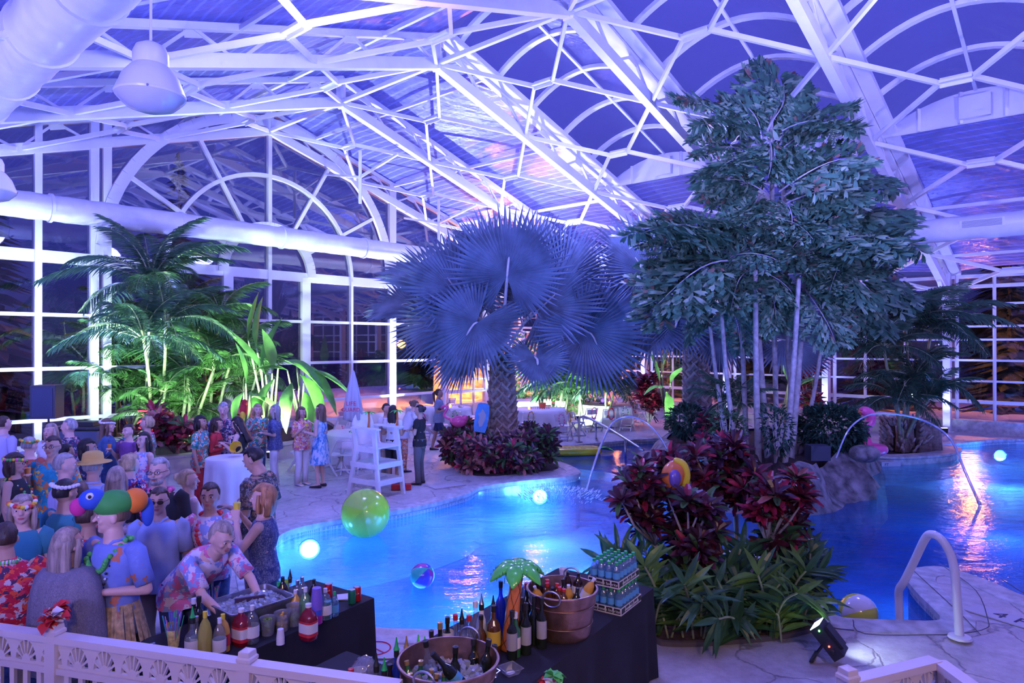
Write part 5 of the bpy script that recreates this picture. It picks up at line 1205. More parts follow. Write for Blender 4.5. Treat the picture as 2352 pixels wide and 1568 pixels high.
# ---- the crowd, rear rows
person(at(8, 958, 1.8), 20, 1.8, 'man in pale lavender shirt at the left edge, back turned', 'fair', ('short', 'dark'), ('jacket', lav_c), ('trousers', khaki_c), ('bent', 'bent'))
person(at(68, 1006, 1.66), 15, 1.66, 'guest in rust red top with a flower wreath around a grey head', 'fair', ('short', 'grey'), ('tee', orange_c), ('trousers', jean_c), ('bent', 'bent'), extras=(('crown', (2, 5, 1)),), wide=1.15)
person(at(117, 975, 1.66), 185, 1.66, 'woman with long ash blond hair in front of the glowing column', 'fair', ('long', 'ash'), ('tee', W), ('trousers', khaki_c), ('down', 'bent'), fem=True)
person(at(160, 964, 1.78), 262, 1.78, 'grey haired man in dark floral shirt below the loudspeaker', 'fair', ('short', 'grey'), ('shirt', 'dkflor'), ('trousers', khaki_c), ('bent', 'down'))
person(at(122, 1005, 1.8), 172, 1.8, 'man in turquoise floral shirt with glasses', 'tan', ('short', 'dark'), ('shirt', 'turq'), ('trousers', khaki_c), ('bent', 'cup'), extras=('glasses', ('cup', 'orange')), wide=1.1)
person(at(152, 1022, 1.62), 20, 1.62, 'guest with short black hair just right of the turquoise shirt', 'olive', ('short', 'black'), ('tee', black_c), ('trousers', black_c))
person(at(202, 1012, 1.68), 75, 1.68, 'dark haired guest in profile facing right in the middle of the crowd', 'olive', ('bob', 'black'), ('tee', 'dkflor'), ('trousers', black_c), fem=True)
person(at(247, 964, 1.68), 70, 1.68, 'woman in denim jacket with a white flower wreath in her hair', 'fair', ('long', 'brown'), ('jacket', 'denimj'), ('trousers', jean_c), ('bent', 'cup'), fem=True, extras=(('crown', (3,)), ('cup', 'blue')))
person(at(296, 976, 1.62), 200, 1.62, 'guest in purple and blue behind the dark haired smiling woman', 'fair', ('short', 'dark'), ('tee', 'purple'), ('trousers', jean_c), ('bent', 'cup'), extras=(('cup', 'orange'),))
person(at(338, 960, 1.68), 262, 1.68, 'woman with curly short blond hair and teal print blouse facing left', 'fair', ('curly', 'blond'), ('shirt', 'trop'), ('trousers', W), ('bent', 'bent'), fem=True, extras=(('lei', (4,), 1.25),))
person(at(330, 995, 1.64), 205, 1.64, 'smiling woman with long curly dark hair and bare shoulders', 'fair', ('long', 'black'), ('tank', 'pinkw'), ('trousers', W), ('down', 'down'), turn=-10, fem=True)
person(at(35, 1045, 1.66), 80, 1.66, 'woman with glasses and dark hair at the left edge with a flower garland', 'tan', ('bob', 'dark'), ('tank', black_c), ('trousers', black_c), fem=True, extras=('glasses', ('crown', (2, 1, 4)), ('lei', (5, 2, 3), 1.15)))
person(at(214, 1050, 1.72), 10, 1.72, 'guest wearing a yellow straw hat', 'tan', ('short', 'grey'), ('shirt', 'ltblue'), ('trousers', khaki_c), extras=(('hat', mat('straw_hat', (.65, .45, .12), .8)),))
person(at(150, 1045, 1.78), 60, 1.78, 'grey haired man in plain blue shirt left of the straw hat', 'fair', ('short', 'grey'), ('tee', lav_c), ('trousers', khaki_c), ('bent', 'bent'), wide=1.15)
person(at(300, 1048, 1.66), 20, 1.66, 'woman with short curly blond hair in red and blue floral blouse, seen from behind', 'fair', ('curly', 'blond'), ('shirt', 'redblue'), ('trousers', W), ('bent', 'bent'), fem=True)
person(at(268, 1076, 1.66), 340, 1.66, 'woman with long ash blond hair behind the colourful hat', 'fair', ('long', 'ash'), ('tee', 'ltblue'), ('trousers', W), fem=True)
person(at(366, 1056, 1.84), 178, 1.84, 'bearded grey haired man with glasses and a pink garland', 'fair', ('short', 'grey'), ('shirt', black_c), ('trousers', khaki_c), ('down', 'bent'), vox=.008, extras=('beard', 'glasses', ('lei', (4,), 1.15, .024)), wide=1.05)
person(at(432, 1082, 1.6), 40, 1.6, 'blond woman with a gathered bun in a sleeveless white top', 'fair', ('bun', 'blond'), ('tank', W), ('trousers', W), ('bent', 'bent'), turn=30, vox=.008, fem=True)
person(at(595, 1027, 1.86), 282, 1.86, 'tall dark haired man in grey hawaiian shirt looking down beside the cocktail table', 'tan', ('short', 'black'), ('shirt', 'hawgrey'), ('trousers', khaki_c), ('bent', 'bent'), nod=28, vox=.008)
person(at(483, 1114, 1.66), 170, 1.66, 'woman with tied dark hair in pink and white print top with a red scarf', 'tan', ('bun', 'dark'), ('tee', 'pinkw'), ('trousers', jean_c), ('bent', 'belly'), vox=.008, fem=True, extras=(('lei', (0,), 1.15, .02),))
person(at(606, 1118, 1.68), 268, 1.68, 'woman with red blond hair in sleeveless print top lifting a drink to her mouth', 'fair', ('bob', 'red'), ('tank', 'navyw'), ('shorts', navy_c), ('mouth', 'mouth'), vox=.008, fem=True, extras=(('cup', 'yellow'),))
person(at(366, 1124, 1.66), 165, 1.66, 'man in pale blue shirt with sunglasses behind the bar', 'tan', ('short', 'dark'), ('shirt', 'ltblue'), ('trousers', khaki_c), ('down', 'bent'), vox=.008, extras=('sunglasses',))
person(at(150, 1105, 1.7), 15, 1.7, 'guest in a black knitted cap in the middle of the crowd', 'tan', ('short', 'black'), ('tee', teal_c), ('trousers', black_c), extras=(('crown', (3, 3)),))
person(at(184, 1112, 1.6), 345, 1.6, 'woman with long brown hair seen from behind left of the colourful hat', 'fair', ('long', 'brown'), ('tank', 'dkflor'), ('trousers', black_c), vox=.009, fem=True)
person(at(52, 1142, 1.66), 150, 1.66, 'woman with orange and white flower wreath on her head', 'fair', ('long', 'ash'), ('tee', teal_c), ('trousers', jean_c), vox=.009, fem=True, extras=(('crown', (0, 5, 1, 3)),))
person(at(205, 1160, 1.62), 30, 1.62, 'guest with short dark hair just left of the colourful hat', 'olive', ('short', 'dark'), ('tee', red_c), ('trousers', black_c), vox=.009, fem=True)
# ---- the front row
person(at(262, 1150, 1.80), 196, 1.80, 'man in blue flowered shirt, grass skirt and colourful plush hat', 'fair', ('short', 'brown'), ('shirt', 'bluefl'), ('grass', None), ('belly', 'down'), turn=48, vox=.0075, extras=('fishhat', 'watch', ('lei', (2,), 1.26, .02), ('lei', (eye_d, eye_d, flowerc[3]), 1.1, .0095)), shoes=shoe_d)
person(at(156, 1218, 1.63), 20, 1.63, 'woman with very long ash brown hair and a grey knitted poncho, back turned', 'fair', ('long', 'ash'), ('poncho', 'knit'), ('trousers', grey_c), ('bent', 'bent'), vox=.008, fem=True)
person(at(14, 1205, 1.62), 335, 1.62, 'man in red hibiscus shirt at the left edge behind the white fence', 'tan', ('short', 'dark'), ('shirt', 'redwhite'), ('trousers', khaki_c), ('bent', 'wide'), vox=.008, wide=1.25, extras=(('lei', (2, 3), 1.3),))
# bartender bending over the ice tub
person(V(-2.78, 5.75, 0), 118, 1.74, 'bartender in navy apron bending over the ice tub', 'fair', ('short', 'ash'), ('shirt', T_['pinkw']), ('trousers', navy_c), ('reach', 'reach'), lean=48, vox=.008)
# ================================================================ furniture and party things
wwood = mat('white_painted_wood', (.8, .8, .82), .5, var=.05, scale=6)
wcloth = mat('white_tablecloth', (.78, .78, .8), .8, var=.04, scale=3)
bcloth = mat('black_tablecloth', (.012, .012, .018), .8, var=.3, scale=3)
chrome = mat('brushed_steel', (.55, .55, .58), .28, 1)
plast = glassy('clear_plastic', (.85, .88, .93), .12, .08, 1.4, body=.18)
def round_cloth(name, c, r, h, label, group, seed, m=wcloth, ruff=.035, n=72):
    r_ = random.Random(seed); ph = r_.random() * 6; mb = MB(); rings = [[V(r * q * math.cos(2 * PI * j / n), r * q * math.sin(2 * PI * j / n), h) for j in range(n)] for q in (.02, .6, .97)]
    for t in range(9):
        u = t / 8; rings.append([V((r + .01 + .05 * u + ruff * (u ** .7) * math.sin(j * 11 * 2 * PI / n + ph + .4 * math.sin(j * .3))) * math.cos(2 * PI * j / n), (r + .01 + .05 * u + ruff * (u ** .7) * math.sin(j * 11 * 2 * PI / n + ph + .4 * math.sin(j * .3))) * math.sin(2 * PI * j / n), h - .012 - (h - .03) * u) for j in range(n)])
    mb.loft(rings, cap=False); o = mb.build(name, m, smooth='all', loc=c); return tag(o, label, 'tablecloth', group)
# ---- folding chair
fc = empty('folding_chair', (0, 0, 0)); 
mb = MB(); mb.prism([(-.2, -.2), (.2, -.2), (.19, .2), (-.19, .2)], .43, .46); mb.build('seat', wwood, fc)
mb = MB()
for z, hh in ((.62, .04), (.70, .14)): mb.bar((-.2, -.23 - (z - .45) * .2, z), (.2, -.23 - (z - .45) * .2, z), .018, hh)
mb.build('backrest', wwood, fc)
for sg in (-1, 1):
    mb = MB(); mb.bar((sg * .215, .22, 0), (sg * .215, -.29, .82), .025, .04); mb.build('leg', wwood, fc)
    mb = MB(); mb.bar((sg * .19, -.27, 0), (sg * .19, .12, .45), .025, .035); mb.build('leg', wwood, fc)
for a, b in (((-.2, -.22, .12), (.2, -.22, .12)), ((-.2, .15, .16), (.2, .15, .16)), ((-.215, -.28, .8), (.215, -.28, .8))): mb = MB(); mb.bar(a, b, .02, .035); mb.build('stretcher', wwood, fc)
fc_used = [False]
def chair(x, y, deg, label, lei=None, pos=None):
    p = pos or G(x, y)
    if not fc_used[0]: c = fc; fc_used[0] = True; c.location = p; c.rotation_euler = (0, 0, rad(deg)); tag(c, label, 'chair', 'white folding chairs')
    else: c = dup(fc, p, rad(deg), label)
    c['category'] = 'chair'
    if lei is not None:
        e = MB(); M = Matrix.Translation(p) @ Matrix.Rotation(rad(deg), 4, 'Z')
        for k in range(26):
            a = 2 * PI * k / 26; e.cur = k % len(lei[0]); q = M @ V(.09 * math.cos(a) + .04, -.33 - .03 * math.sin(a), .66 + .19 * math.sin(a)); e.ball(q, .022, 6, 4)
        tag(e.build('flower_garland', [flowerc[i] for i in lei[0]], smooth='all'), lei[1], 'garland', 'flower garlands on the chairs')
# tables: (x, y, radius)
TG = 'round tables under white cloths'
def rtable(x, y, r, label, seed):
    c = G(x, y); c = V(c.x, c.y, 0); round_cloth('tablecloth', c, r, .77, label, TG, seed); return c
tA = rtable(1391, 975, .92, 'round white clothed table with a purple hat and a candle, right of the fan palm', 1)
tB = rtable(1238, 989, .92, 'round white clothed table with an orange bucket just right of the palm trunk', 2)
tC = rtable(1188, 962, .92, 'round white clothed table farthest back behind the palm trunk', 3)
tD = rtable(1042, 984, .6, 'round white clothed table with a candle left of the palm trunk', 4)
tE = rtable(966, 984, .5, 'round white clothed table behind the woman in black top', 5)
tF = rtable(830, 1062, .9, 'round white clothed table with green decoration behind the guard chair', 6)
for (x, y, dg, lab, lei) in [(1352,990,20,'white folding chair at the left front of the purple hat table',((4,),'pink garland hung on a folding chair')),(1398,992,0,'white folding chair with a red garland, front of the purple hat table',((0,),'red garland hung on a folding chair')),
    (1440,988,-25,'white folding chair right front of the purple hat table',((2,3),'pale green garland hung on a folding chair')),(1474,976,-70,'white folding chair at the right of the purple hat table',((4,0,1),'pink and red garland on the rightmost folding chair')),
    (1345,958,150,'white folding chair behind the purple hat table, left',None),(1382,955,180,'white folding chair behind the purple hat table, middle',None),(1434,957,205,'white folding chair behind the purple hat table, right',None),
    (1324,1000,-60,'white folding chair with an orange garland between the two big tables',((5,1),'orange garland hung on a folding chair')),(1296,1010,-25,'white folding chair right front of the orange bucket table',((4,3),'pale pink garland hung on a folding chair')),
    (1210,1003,15,'white folding chair behind the crotons at the orange bucket table',((2,1,4),'green and yellow garland hung on a folding chair')),(1285,972,160,'white folding chair behind the orange bucket table',((4,3,0),'red and white garland on a chair behind the bucket table')),(1255,966,185,'white folding chair at the back of the orange bucket table',None),
    (1236,958,-60,'white folding chair right of the farthest table',None),(1220,954,200,'white folding chair behind the farthest table',None),(1015,1008,10,'white folding chair in front of the candle table, left of the palm',None),(1056,1000,-30,'white folding chair behind the flamingo',((3,2),'white and green garland hung behind the flamingo')),
    (1078,985,-80,'white folding chair beside the bodyboard',((4,2),'pink and green garland beside the bodyboard')),(1030,962,170,'white folding chair behind the candle table',None),(980,1008,-20,'white folding chair with pink garland right of the woman in black',((4,),'pink garland right of the woman in black')),
    (806,1086,5,'white folding chair in front of the table behind the guard chair',None),(768,1088,60,'white folding chair left of the table behind the guard chair',None),(775,1024,150,'white folding chair behind the table near the closed umbrella',((3,4),'small garland on the chair near the umbrella')),(692,1078,80,'white folding chair behind the woman with the yellow drink',((4,3),'purple and white garland on the chair near the bed wall'))]:
    chair(x, y, dg, lab, lei)
# things on the tables
candle_glass = mat('amber_candle_glass', (.8, .25, .05), .2, emis=(1, .35, .05), es=3)
def candle(p, label):
    r = empty('candle', p, 0, label, 'candle', 'tea light candles on the tables'); mb = MB(); mb.lathe([(.035, 0), (.045, .07), (.04, .07), (.03, .01)], 14); mb.build('candle_glass', candle_glass, r, smooth=True)
    mb = MB(); mb.ball((0, 0, .075), (.012, .012, .025), 8, 6); mb.build('flame', mat('flame', (1, .7, .2), .5, emis=(1, .6, .15), es=25), r)
candle(tA + V(.12, -.1, .78), 'lit tea light beside the purple hat'); candle(tB + V(-.35, -.3, .78), 'lit tea light left of the orange bucket'); candle(tD + V(-.1, -.2, .78), 'lit tea light on the table behind the flamingo')
mb = MB(); mb.lathe([(.1, 0), (.13, .18), (.135, .18), (.1, .01)], 20, c=tB + V(.12, .1, .78), cap=True); tag(mb.build('bucket', mat('orange_plastic', (.85, .15, .04), .4), smooth=True), 'orange plastic bucket on the round table right of the palm', 'bucket')
mb = MB(); mb.ball(tA + V(-.03, .1, .86), (.16, .14, .14), 16, 10); mb.lathe([(.2, .78), (.2, .8)], 20, c=V(tA.x - .03, tA.y + .1, 0)); tag(mb.build('party_hat', mat('purple_felt', (.2, .08, .5), .8), smooth=True), 'purple party hat in the middle of the right round table', 'hat')
rr = random.Random(3)
for t, c, lab in ((tA, 4, 'pink'), (tB, 0, 'red'), (tD, 3, 'white'), (tF, 2, 'green')):
    e = MB()
    for k in range(24): a = k * .26; e.ball(t + V(.33 * math.cos(a) + .03, .25 * math.sin(a), .79), .014, 5, 4)
    tag(e.build('flower_garland', flowerc[c], smooth='all'), lab + ' garland lying on a round table', 'garland')
e = MB()
for k in range(9): e.ball(tF + V(.1 + rr.uniform(-.1, .1), rr.uniform(-.1, .1), .84 + rr.uniform(-.05, .08)), .06, 8, 6)
tag(e.build('table_decoration', flowerc[2], smooth='all'), 'bright green ball decoration on the table behind the guard chair', 'decoration')
# cocktail table
ct = G(527, 1192); ct = V(ct.x, ct.y, 0); round_cloth('tablecloth', ct, .37, 1.07, 'tall cocktail table under a floor length white cloth', None, 9, ruff=.03)
yb = MB(); yb.lathe([(.06, 0), (.1, .17), (.105, .17), (.06, .005)], 22, M=Matrix.Rotation(rad(65), 4, 'X') @ Matrix.Translation((0, 0, -.05)), c=ct + V(.13, .05, 1.2), cap=False)
tag(yb.build('bucket', mat('yellow_plastic', (.9, .65, .03), .35), smooth=True), 'yellow plastic bucket lying on its side on the cocktail table', 'bucket')
# ---- bottles
GLS = {'wine': mat('dark_wine_glass', (.012, .018, .012), .07, coat=.5), 'green': glassy('green_glass', (.08, .45, .15), .1, .04, 1.45, body=.35), 'blue': glassy('cobalt_glass', (.02, .08, .75), .1, .04, 1.45, body=.45), 'clear': glassy('clear_glass', (.82, .88, .92), .12, .03, 1.45, body=.08),
 'amber': glassy('amber_glass', (.3, .1, .02), .1, .04, 1.45, body=.4), 'white': mat('white_glass', (.75, .75, .8), .2), 'red': glassy('red_glass', (.7, .02, .02), .1, .05, 1.45, body=.5), 'yellow': glassy('yellow_mix', (.65, .6, .1), .08, .08, 1.4, body=.6), 'orange': glassy('orange_juice', (.85, .45, .08), .06, .1, 1.4, body=.8),
 'cran': glassy('cranberry_juice', (.4, .01, .03), .08, .08, 1.4, body=.6), 'cola': mat('cola_bottle', (.03, .012, .01), .08, coat=.5), 'soda': glassy('green_soda', (.35, .7, .35), .1, .05, 1.4, body=.3), 'water': glassy('water_bottle_plastic', (.5, .8, .95), .14, .05, 1.4, body=.15)}
LBL = {'w': mat('paper_label_white', (.75, .74, .7), .7), 's': mat('paper_label_silver', (.4, .4, .42), .4), 'y': mat('paper_label_yellow', (.7, .5, .05), .6), 'b': mat('paper_label_blue', (.1, .4, .7), .6), 'k': mat('paper_label_black', (.03, .03, .03), .5), 'r': mat('paper_label_red', (.65, .03, .04), .5)}
CAP = {'k': mat('black_cap', (.02, .02, .02), .4), 'g': mat('green_cap', (.02, .5, .12), .4), 'r': mat('red_cap', (.6, .03, .04), .4), 'w': mat('white_cap', (.75, .75, .78), .4), 'o': mat('gold_cap', (.6, .4, .15), .35, .6), 'y': mat('yellow_cap', (.85, .65, .05), .4), 's': chrome, 'l': mat('lime_cap', (.1, .85, .15), .4)}
PROF = {'wine': [(.034, 0), (.037, .006), (.037, .58), (.034, .64), (.018, .74), (.0145, .79), (.0145, .93), (.0155, .94), (.0155, 1)], 'spirit': [(.04, 0), (.042, .01), (.042, .55), (.036, .64), (.018, .73), (.014, .8), (.014, .97), (.014, 1)],
 'squat': [(.042, 0), (.046, .02), (.046, .35), (.03, .55), (.015, .65), (.015, .95), (.015, 1)], 'cone': [(.034, 0), (.036, .01), (.034, .4), (.022, .7), (.014, .8), (.013, 1)], 'pet': [(.04, 0), (.05, .03), (.05, .5), (.048, .6), (.035, .78), (.014, .9), (.013, .98), (.013, 1)],
 'beer': [(.029, 0), (.031, .01), (.031, .55), (.026, .66), (.014, .78), (.013, .98), (.013, 1)], 'jug': [(.055, 0), (.06, .02), (.06, .6), (.05, .75), (.02, .88), (.018, 1)]}
def bottle(p, h, g, label, lb='w', cap='k', style='wine', spout=None, group='bottles on the bars', M=None, fat=1.0, lz=(.18, .48)):
    r = empty('bottle', p, 0, label, 'bottle', group); pr = [(a * fat, b * h * .94) for a, b in PROF[style]]
    mb = MB(); mb.lathe(pr, 16); mb.build('bottle_body', GLS[g], r, smooth=True)
    rl = max(a for a, b in pr) + .0012
    if lb: mb = MB(); mb.lathe([(rl, h * lz[0]), (rl, h * lz[1])], 16, cap=False); mb.build('bottle_label', LBL[lb], r, smooth=True)
    mb = MB(); mb.lathe([(pr[-1][0] + .002, h * .86), (pr[-1][0] + .0025, h * .99), (.002, h)], 12, cap=False); mb.build('bottle_cap', CAP[cap], r, smooth=True)
    if spout:
        mb = MB(); mb.lathe([(.016, h * .98), (.02, h), (.012, h + .02), (.006, h + .055), (.0035, h + .075)], 10); mb.build('pour_spout', CAP[spout], r, smooth=True)
    if M is not None: r.matrix_basis = Matrix.Translation(p) @ M
    return r
TZ2 = .8
def bt(x, yt, h, g, label, **k):
    sp = .075 if k.get('spout') else 0; d = (CH - TZ2 - h - sp) * F / (yt - HY); p = V((x - CX) / F * d, d, TZ2 + .001); return bottle(p, h, g, label, **k)
bt(865,1498,.27,'clear','bottle with white label and black pourer at the left end of the right bar',spout='k'); bt(883,1508,.25,'green','green bottle with a green pourer beside the blue one',spout='g',lb=None); bt(896,1523,.24,'cola','short dark bottle below the blue bottle',style='spirit')
bt(911,1462,.31,'blue','cobalt blue bottle with a green pourer',lb=None,spout='g',style='spirit'); bt(934,1459,.27,'wine','dark bottle with a gold pourer and white label',spout='o',style='spirit'); bt(961,1456,.24,'amber','brown syrup bottle with a lime green pourer, left of the pair',spout='l',cap='l',lb=None); bt(976,1460,.24,'amber','brown syrup bottle with a lime green pourer, right of the pair',spout='l',cap='l',lb=None)
bt(991,1446,.3,'red','red bottle with a black cap behind the near tub',lb=None,style='spirit'); bt(1011,1427,.33,'wine','dark bottle with gold foil neck behind the near tub',cap='o',lb='k'); bt(1028,1415,.33,'wine','dark bottle with white label behind the near tub',style='spirit',lb='w',lz=(.3,.7))
bt(1046,1409,.3,'clear','clear faceted bottle with red cap, left of the black pourer',cap='r',lb=None,style='squat'); bt(1061,1396,.25,'clear','clear bottle with a black pourer between two red caps',spout='k',style='spirit'); bt(1077,1411,.28,'clear','clear faceted bottle with red cap, right of the black pourer',cap='r',lb=None,style='squat')
bt(1092,1378,.36,'clear','tall clear square shouldered bottle with white cap',cap='w',lb=None,style='spirit',fat=1.2); bt(1106,1362,.31,'white','white bottle with a clear pourer',lb=None,spout='s',style='cone',fat=1.3); bt(1105,1411,.25,'amber','squat amber bottle behind the ring handle',style='squat',lb=None)
bt(1133,1366,.3,'green','green bottle with a black pourer behind the amber one',spout='k',lb=None,style='spirit',fat=1.2); bt(1134,1388,.34,'amber','dark amber bottle with a yellow label beside the inflatable palm',lb='y',style='spirit',fat=1.2,cap='k'); bt(1150,1333,.38,'blue','tall cobalt blue bottle just left of the inflatable palm',lb=None,style='spirit')
bt(1176,1400,.34,'wine','front wine bottle with silver label right of the inflatable palm',lb='s',lz=(.2,.55)); bt(1184,1404,.31,'green','green wine bottle with white cap and white label',cap='w',lz=(.2,.45)); bt(1196,1370,.36,'wine','dark wine bottle directly behind the white capped one',lb=None); bt(1208,1383,.362,'wine','wine bottle with silver label in the middle of the group',lb='s',lz=(.2,.55))
bt(1209,1337,.35,'wine','dark bottle with a red cap left of the far tub',cap='r',lb='k'); bt(1226,1366,.355,'wine','dark wine bottle touching the far tub',lb=None); bt(1244,1370,.365,'wine','wine bottle with silver label standing in front of the far tub',lb='s',lz=(.2,.55))
bt(807,1533,.28,'cran','bottle with red and gold cap above the fence',cap='r',lb=None); bt(777,1545,.26,'green','bottle with green cap above the fence',cap='g')
# left bar bottles
LB_ = 'bottles on the left bar'
for (x, yt, h, g, lab, k) in [(748,1349,.25,'water','clear soda bottle with white cap right of the purple cups',dict(style='pet',cap='w',lb='w')),(702,1347,.28,'soda','pale green soda bottle with white cap',dict(style='pet',cap='w',lb=None)),(679,1353,.24,'orange','orange juice bottle with white cap beside the ice tub',dict(style='pet',cap='w',lb=None,fat=.9)),
   (722,1329,.27,'cola','big cola bottle behind the purple cups',dict(style='pet',lb='k',cap='k')),(695,1323,.31,'clear','big clear soda bottle at the back of the left bar',dict(style='pet',cap='s',lb='w')),(684,1331,.29,'clear','clear bottle with silver cap left of the big soda bottle',dict(style='pet',cap='s',lb=None)),
   (667,1306,.26,'clear','bottle with a tall black pourer at the back of the left bar',dict(spout='k',style='spirit')),(650,1323,.29,'cola','dark bottle behind the ice tub',dict(style='pet',cap='k',lb='w')),(641,1335,.25,'green','green bottle behind the ice tub',dict(style='spirit',cap='g',lb=None)),
   (769,1357,.2,'water','small water bottle with green cap at the front of the left bar',dict(style='pet',cap='g',lb='b',fat=.65)),(580,1388,.28,'clear','empty clear bottle with white label in front of the ice tub',dict(style='pet',lb='w',cap='w')),(505,1417,.28,'clear','sparkling water bottle with white label at the front',dict(style='pet',lb='w',cap='w',fat=.9)),
   (472,1402,.33,'yellow','yellow green mixer bottle with yellow top',dict(style='pet',cap='y',lb=None,fat=.95)),(513,1408,.27,'orange','orange juice bottle with yellow cap and red label',dict(style='pet',cap='y',lb='r')),(443,1392,.29,'clear','clear square bottle with a green pourer',dict(spout='g',style='spirit',fat=1.2)),
   (452,1413,.28,'clear','clear bottle with silver neck behind the mixer bottle',dict(style='spirit',cap='s',lb='w')),(458,1368,.31,'wine','dark bottle at the back left of the left bar',dict(lb=None)),(446,1372,.31,'wine','dark bottle with white stopper at the back left',dict(cap='w',lb='k')),(352,1475,.2,'clear','short clear bottle near the fence at the left end of the bar',dict(style='pet',cap='s',lb=None))]:
    bt(x, yt, h, g, lab, group=LB_, **k)
def jug(x, yt, label):
    h = .26; d = (CH - TZ2 - h) * F / (yt - HY); r = empty('juice_jug', V((x - CX) / F * d, d, TZ2), rad(-30), label, 'jug', 'red juice jugs')
    mb = MB(); 
    def sq(w, z): return [V(w * math.copysign(abs(math.cos(a)) ** .6, math.cos(a)), w * .8 * math.copysign(abs(math.sin(a)) ** .6, math.sin(a)), z) for a in [2 * PI * j / 20 for j in range(20)]]
    mb.loft([sq(.06, 0), sq(.066, .01), sq(.066, .15), sq(.05, .19), sq(.022, .22), sq(.02, .24)]); mb.build('jug_body', GLS['cran'], r, smooth=True)
    mb = MB(); mb.lathe([(.023, .235), (.023, .26)], 12); mb.build('bottle_cap', CAP['w'], r, smooth=True)
    mb = MB(); mb.loft([sq(.0675, .03), sq(.0675, .14)], cap=False); lb = mb.build('bottle_label', LBL['w'], r, smooth=True)
    mb = MB(); mb.loft([sq(.068, .03), sq(.068, .055)], cap=False); mb.loft([sq(.068, .125), sq(.068, .14)], cap=False); mb.build('label_band', LBL['r'], r, smooth=True)
jug(709, 1385, 'red juice jug with white label in front of the purple cups'); jug(555, 1396, 'big red juice jug with red and white label in front of the ice tub')
def can(x, yt, m, label, txt=None):
    h = .122; d = (CH - TZ2 - h) * F / (yt - HY); r = empty('drink_can', V((x - CX) / F * d, d, TZ2), 0, label, 'can', 'drink cans on the left bar')
    mb = MB(); mb.lathe([(.026, 0), (.033, .008), (.033, .112), (.028, .12)], 20); mb.build('can_body', m, r, smooth=True); mb = MB(); mb.lathe([(.0, .119), (.027, .119), (.028, .122), (.026, .1225), (.0, .1205)], 20, cap=False); mb.build('can_lid', chrome, r, smooth=True)
    if txt: text_mesh(txt, .028, LBL['w'], r, 'lettering', Matrix.Translation((0, -.034, .07)) @ Matrix.Rotation(PI / 2, 4, 'X') @ Matrix.Rotation(rad(20), 4, 'Z') @ Matrix.Scale(.8, 4))
canr = mat('red_can', (.6, .01, .02), .3, .3); cang = mat('green_can', (.02, .22, .1), .3, .3)
can(821,1346,canr,'red drink can at the right corner of the left bar','Coca'); can(809,1352,cang,'green drink can beside the red one at the corner'); can(755,1339,canr,'red drink can behind the small water bottle','Coca'); can(753,1379,cang,'green drink can in front of the purple cups')
def cup_at(x, yt, h, r0, r1, m, label, name='cup', cat='cup', z=TZ2, tz=None, group=None):
    d = (CH - z - h) * F / (yt - HY); mb = MB(); mb.lathe([(r0, 0), (r1, h), (r1 - .003, h), (r0 - .002, .004)], 20, cap=True); mb.f = [f for f in mb.f if not (len(f) == 20 and min(f) >= 60 and False)]
    return tag(mb.build(name, m, smooth=True, loc=V((x - CX) / F * d, d, z)), label, cat, group)
pc = [mat('purple_plastic', (.25, .15, .6), .35), mat('blue_plastic', (.05, .12, .55), .35), mat('magenta_plastic', (.6, .03, .3), .35)]
for k in range(9):
    h = .1; z = TZ2 + .022 * k; d = 5.4; mb = MB(); mb.lathe([(.034, h), (.045, 0), (.043, 0), (.032, h - .004)], 20, cap=False); mb.lathe([(0, h), (.034, h)], 20, cap=False)
    tag(mb.build('plastic_cup', pc[2 if k < 3 else 1 if k < 5 else 0], smooth=True, loc=V((728 - CX) / F * d, d, z)), ('magenta' if k < 3 else 'blue' if k < 5 else 'purple') + ' plastic cup in the upside down stack on the left bar', 'cup', 'stacked upside down plastic cups')
def tub_c(x, yt, h, fillm, label, fn=14, fh=.6):
    d = (CH - TZ2 - h) * F / (yt - HY); p = V((x - CX) / F * d, d, TZ2); r = empty('plastic_container', p, 0, label, 'container', 'clear fruit containers')
    mb = MB(); mb.lathe([(.045, 0), (.058, h - .01), (.063, h), (.056, h - .005), (.044, .004)], 24, cap=False); mb.lathe([(0, .002), (.045, .002)], 24, cap=False); mb.build('container_body', plast, r, smooth=True)
    mb = MB(); q = random.Random(x)
    for k in range(fn): a = q.random() * 6.28; u = q.random() * .035; mb.ball((u * math.cos(a), u * math.sin(a), q.uniform(.02, h * fh)), (.018, .018, .01), 8, 6, M=Euler((q.random() * 3, q.random() * 3, 0)).to_matrix().to_4x4())
    mb.build('fruit_wedges', fillm, r, smooth='all')
lime = mat('lime_wedges', (.2, .35, .06), .5, var=.4, scale=40); orng = mat('orange_slices', (.85, .4, .05), .5, var=.3, scale=30)
tub_c(676,1387,.16,lime,'tall clear container with limes standing in its lid'); tub_c(649,1404,.14,orng,'clear cup of orange slices behind the white cup stack',18,1.0); tub_c(616,1416,.13,lime,'clear container of lime wedges in front of the ice tub',18,.85)
for k in range(3):
    mb = MB(); mb.lathe([(.022, .07), (.03, 0), (.028, 0), (.02, .066)], 16, cap=False); mb.lathe([(0, .07), (.022, .07)], 16, cap=False); tag(mb.build('paper_cup', white_c, smooth=True, loc=V((645 - CX) / F * 5.02, 5.02, TZ2 + .02 * k)), 'small white cup in the upside down stack before the orange slices', 'cup', 'small white cups stacked upside down')
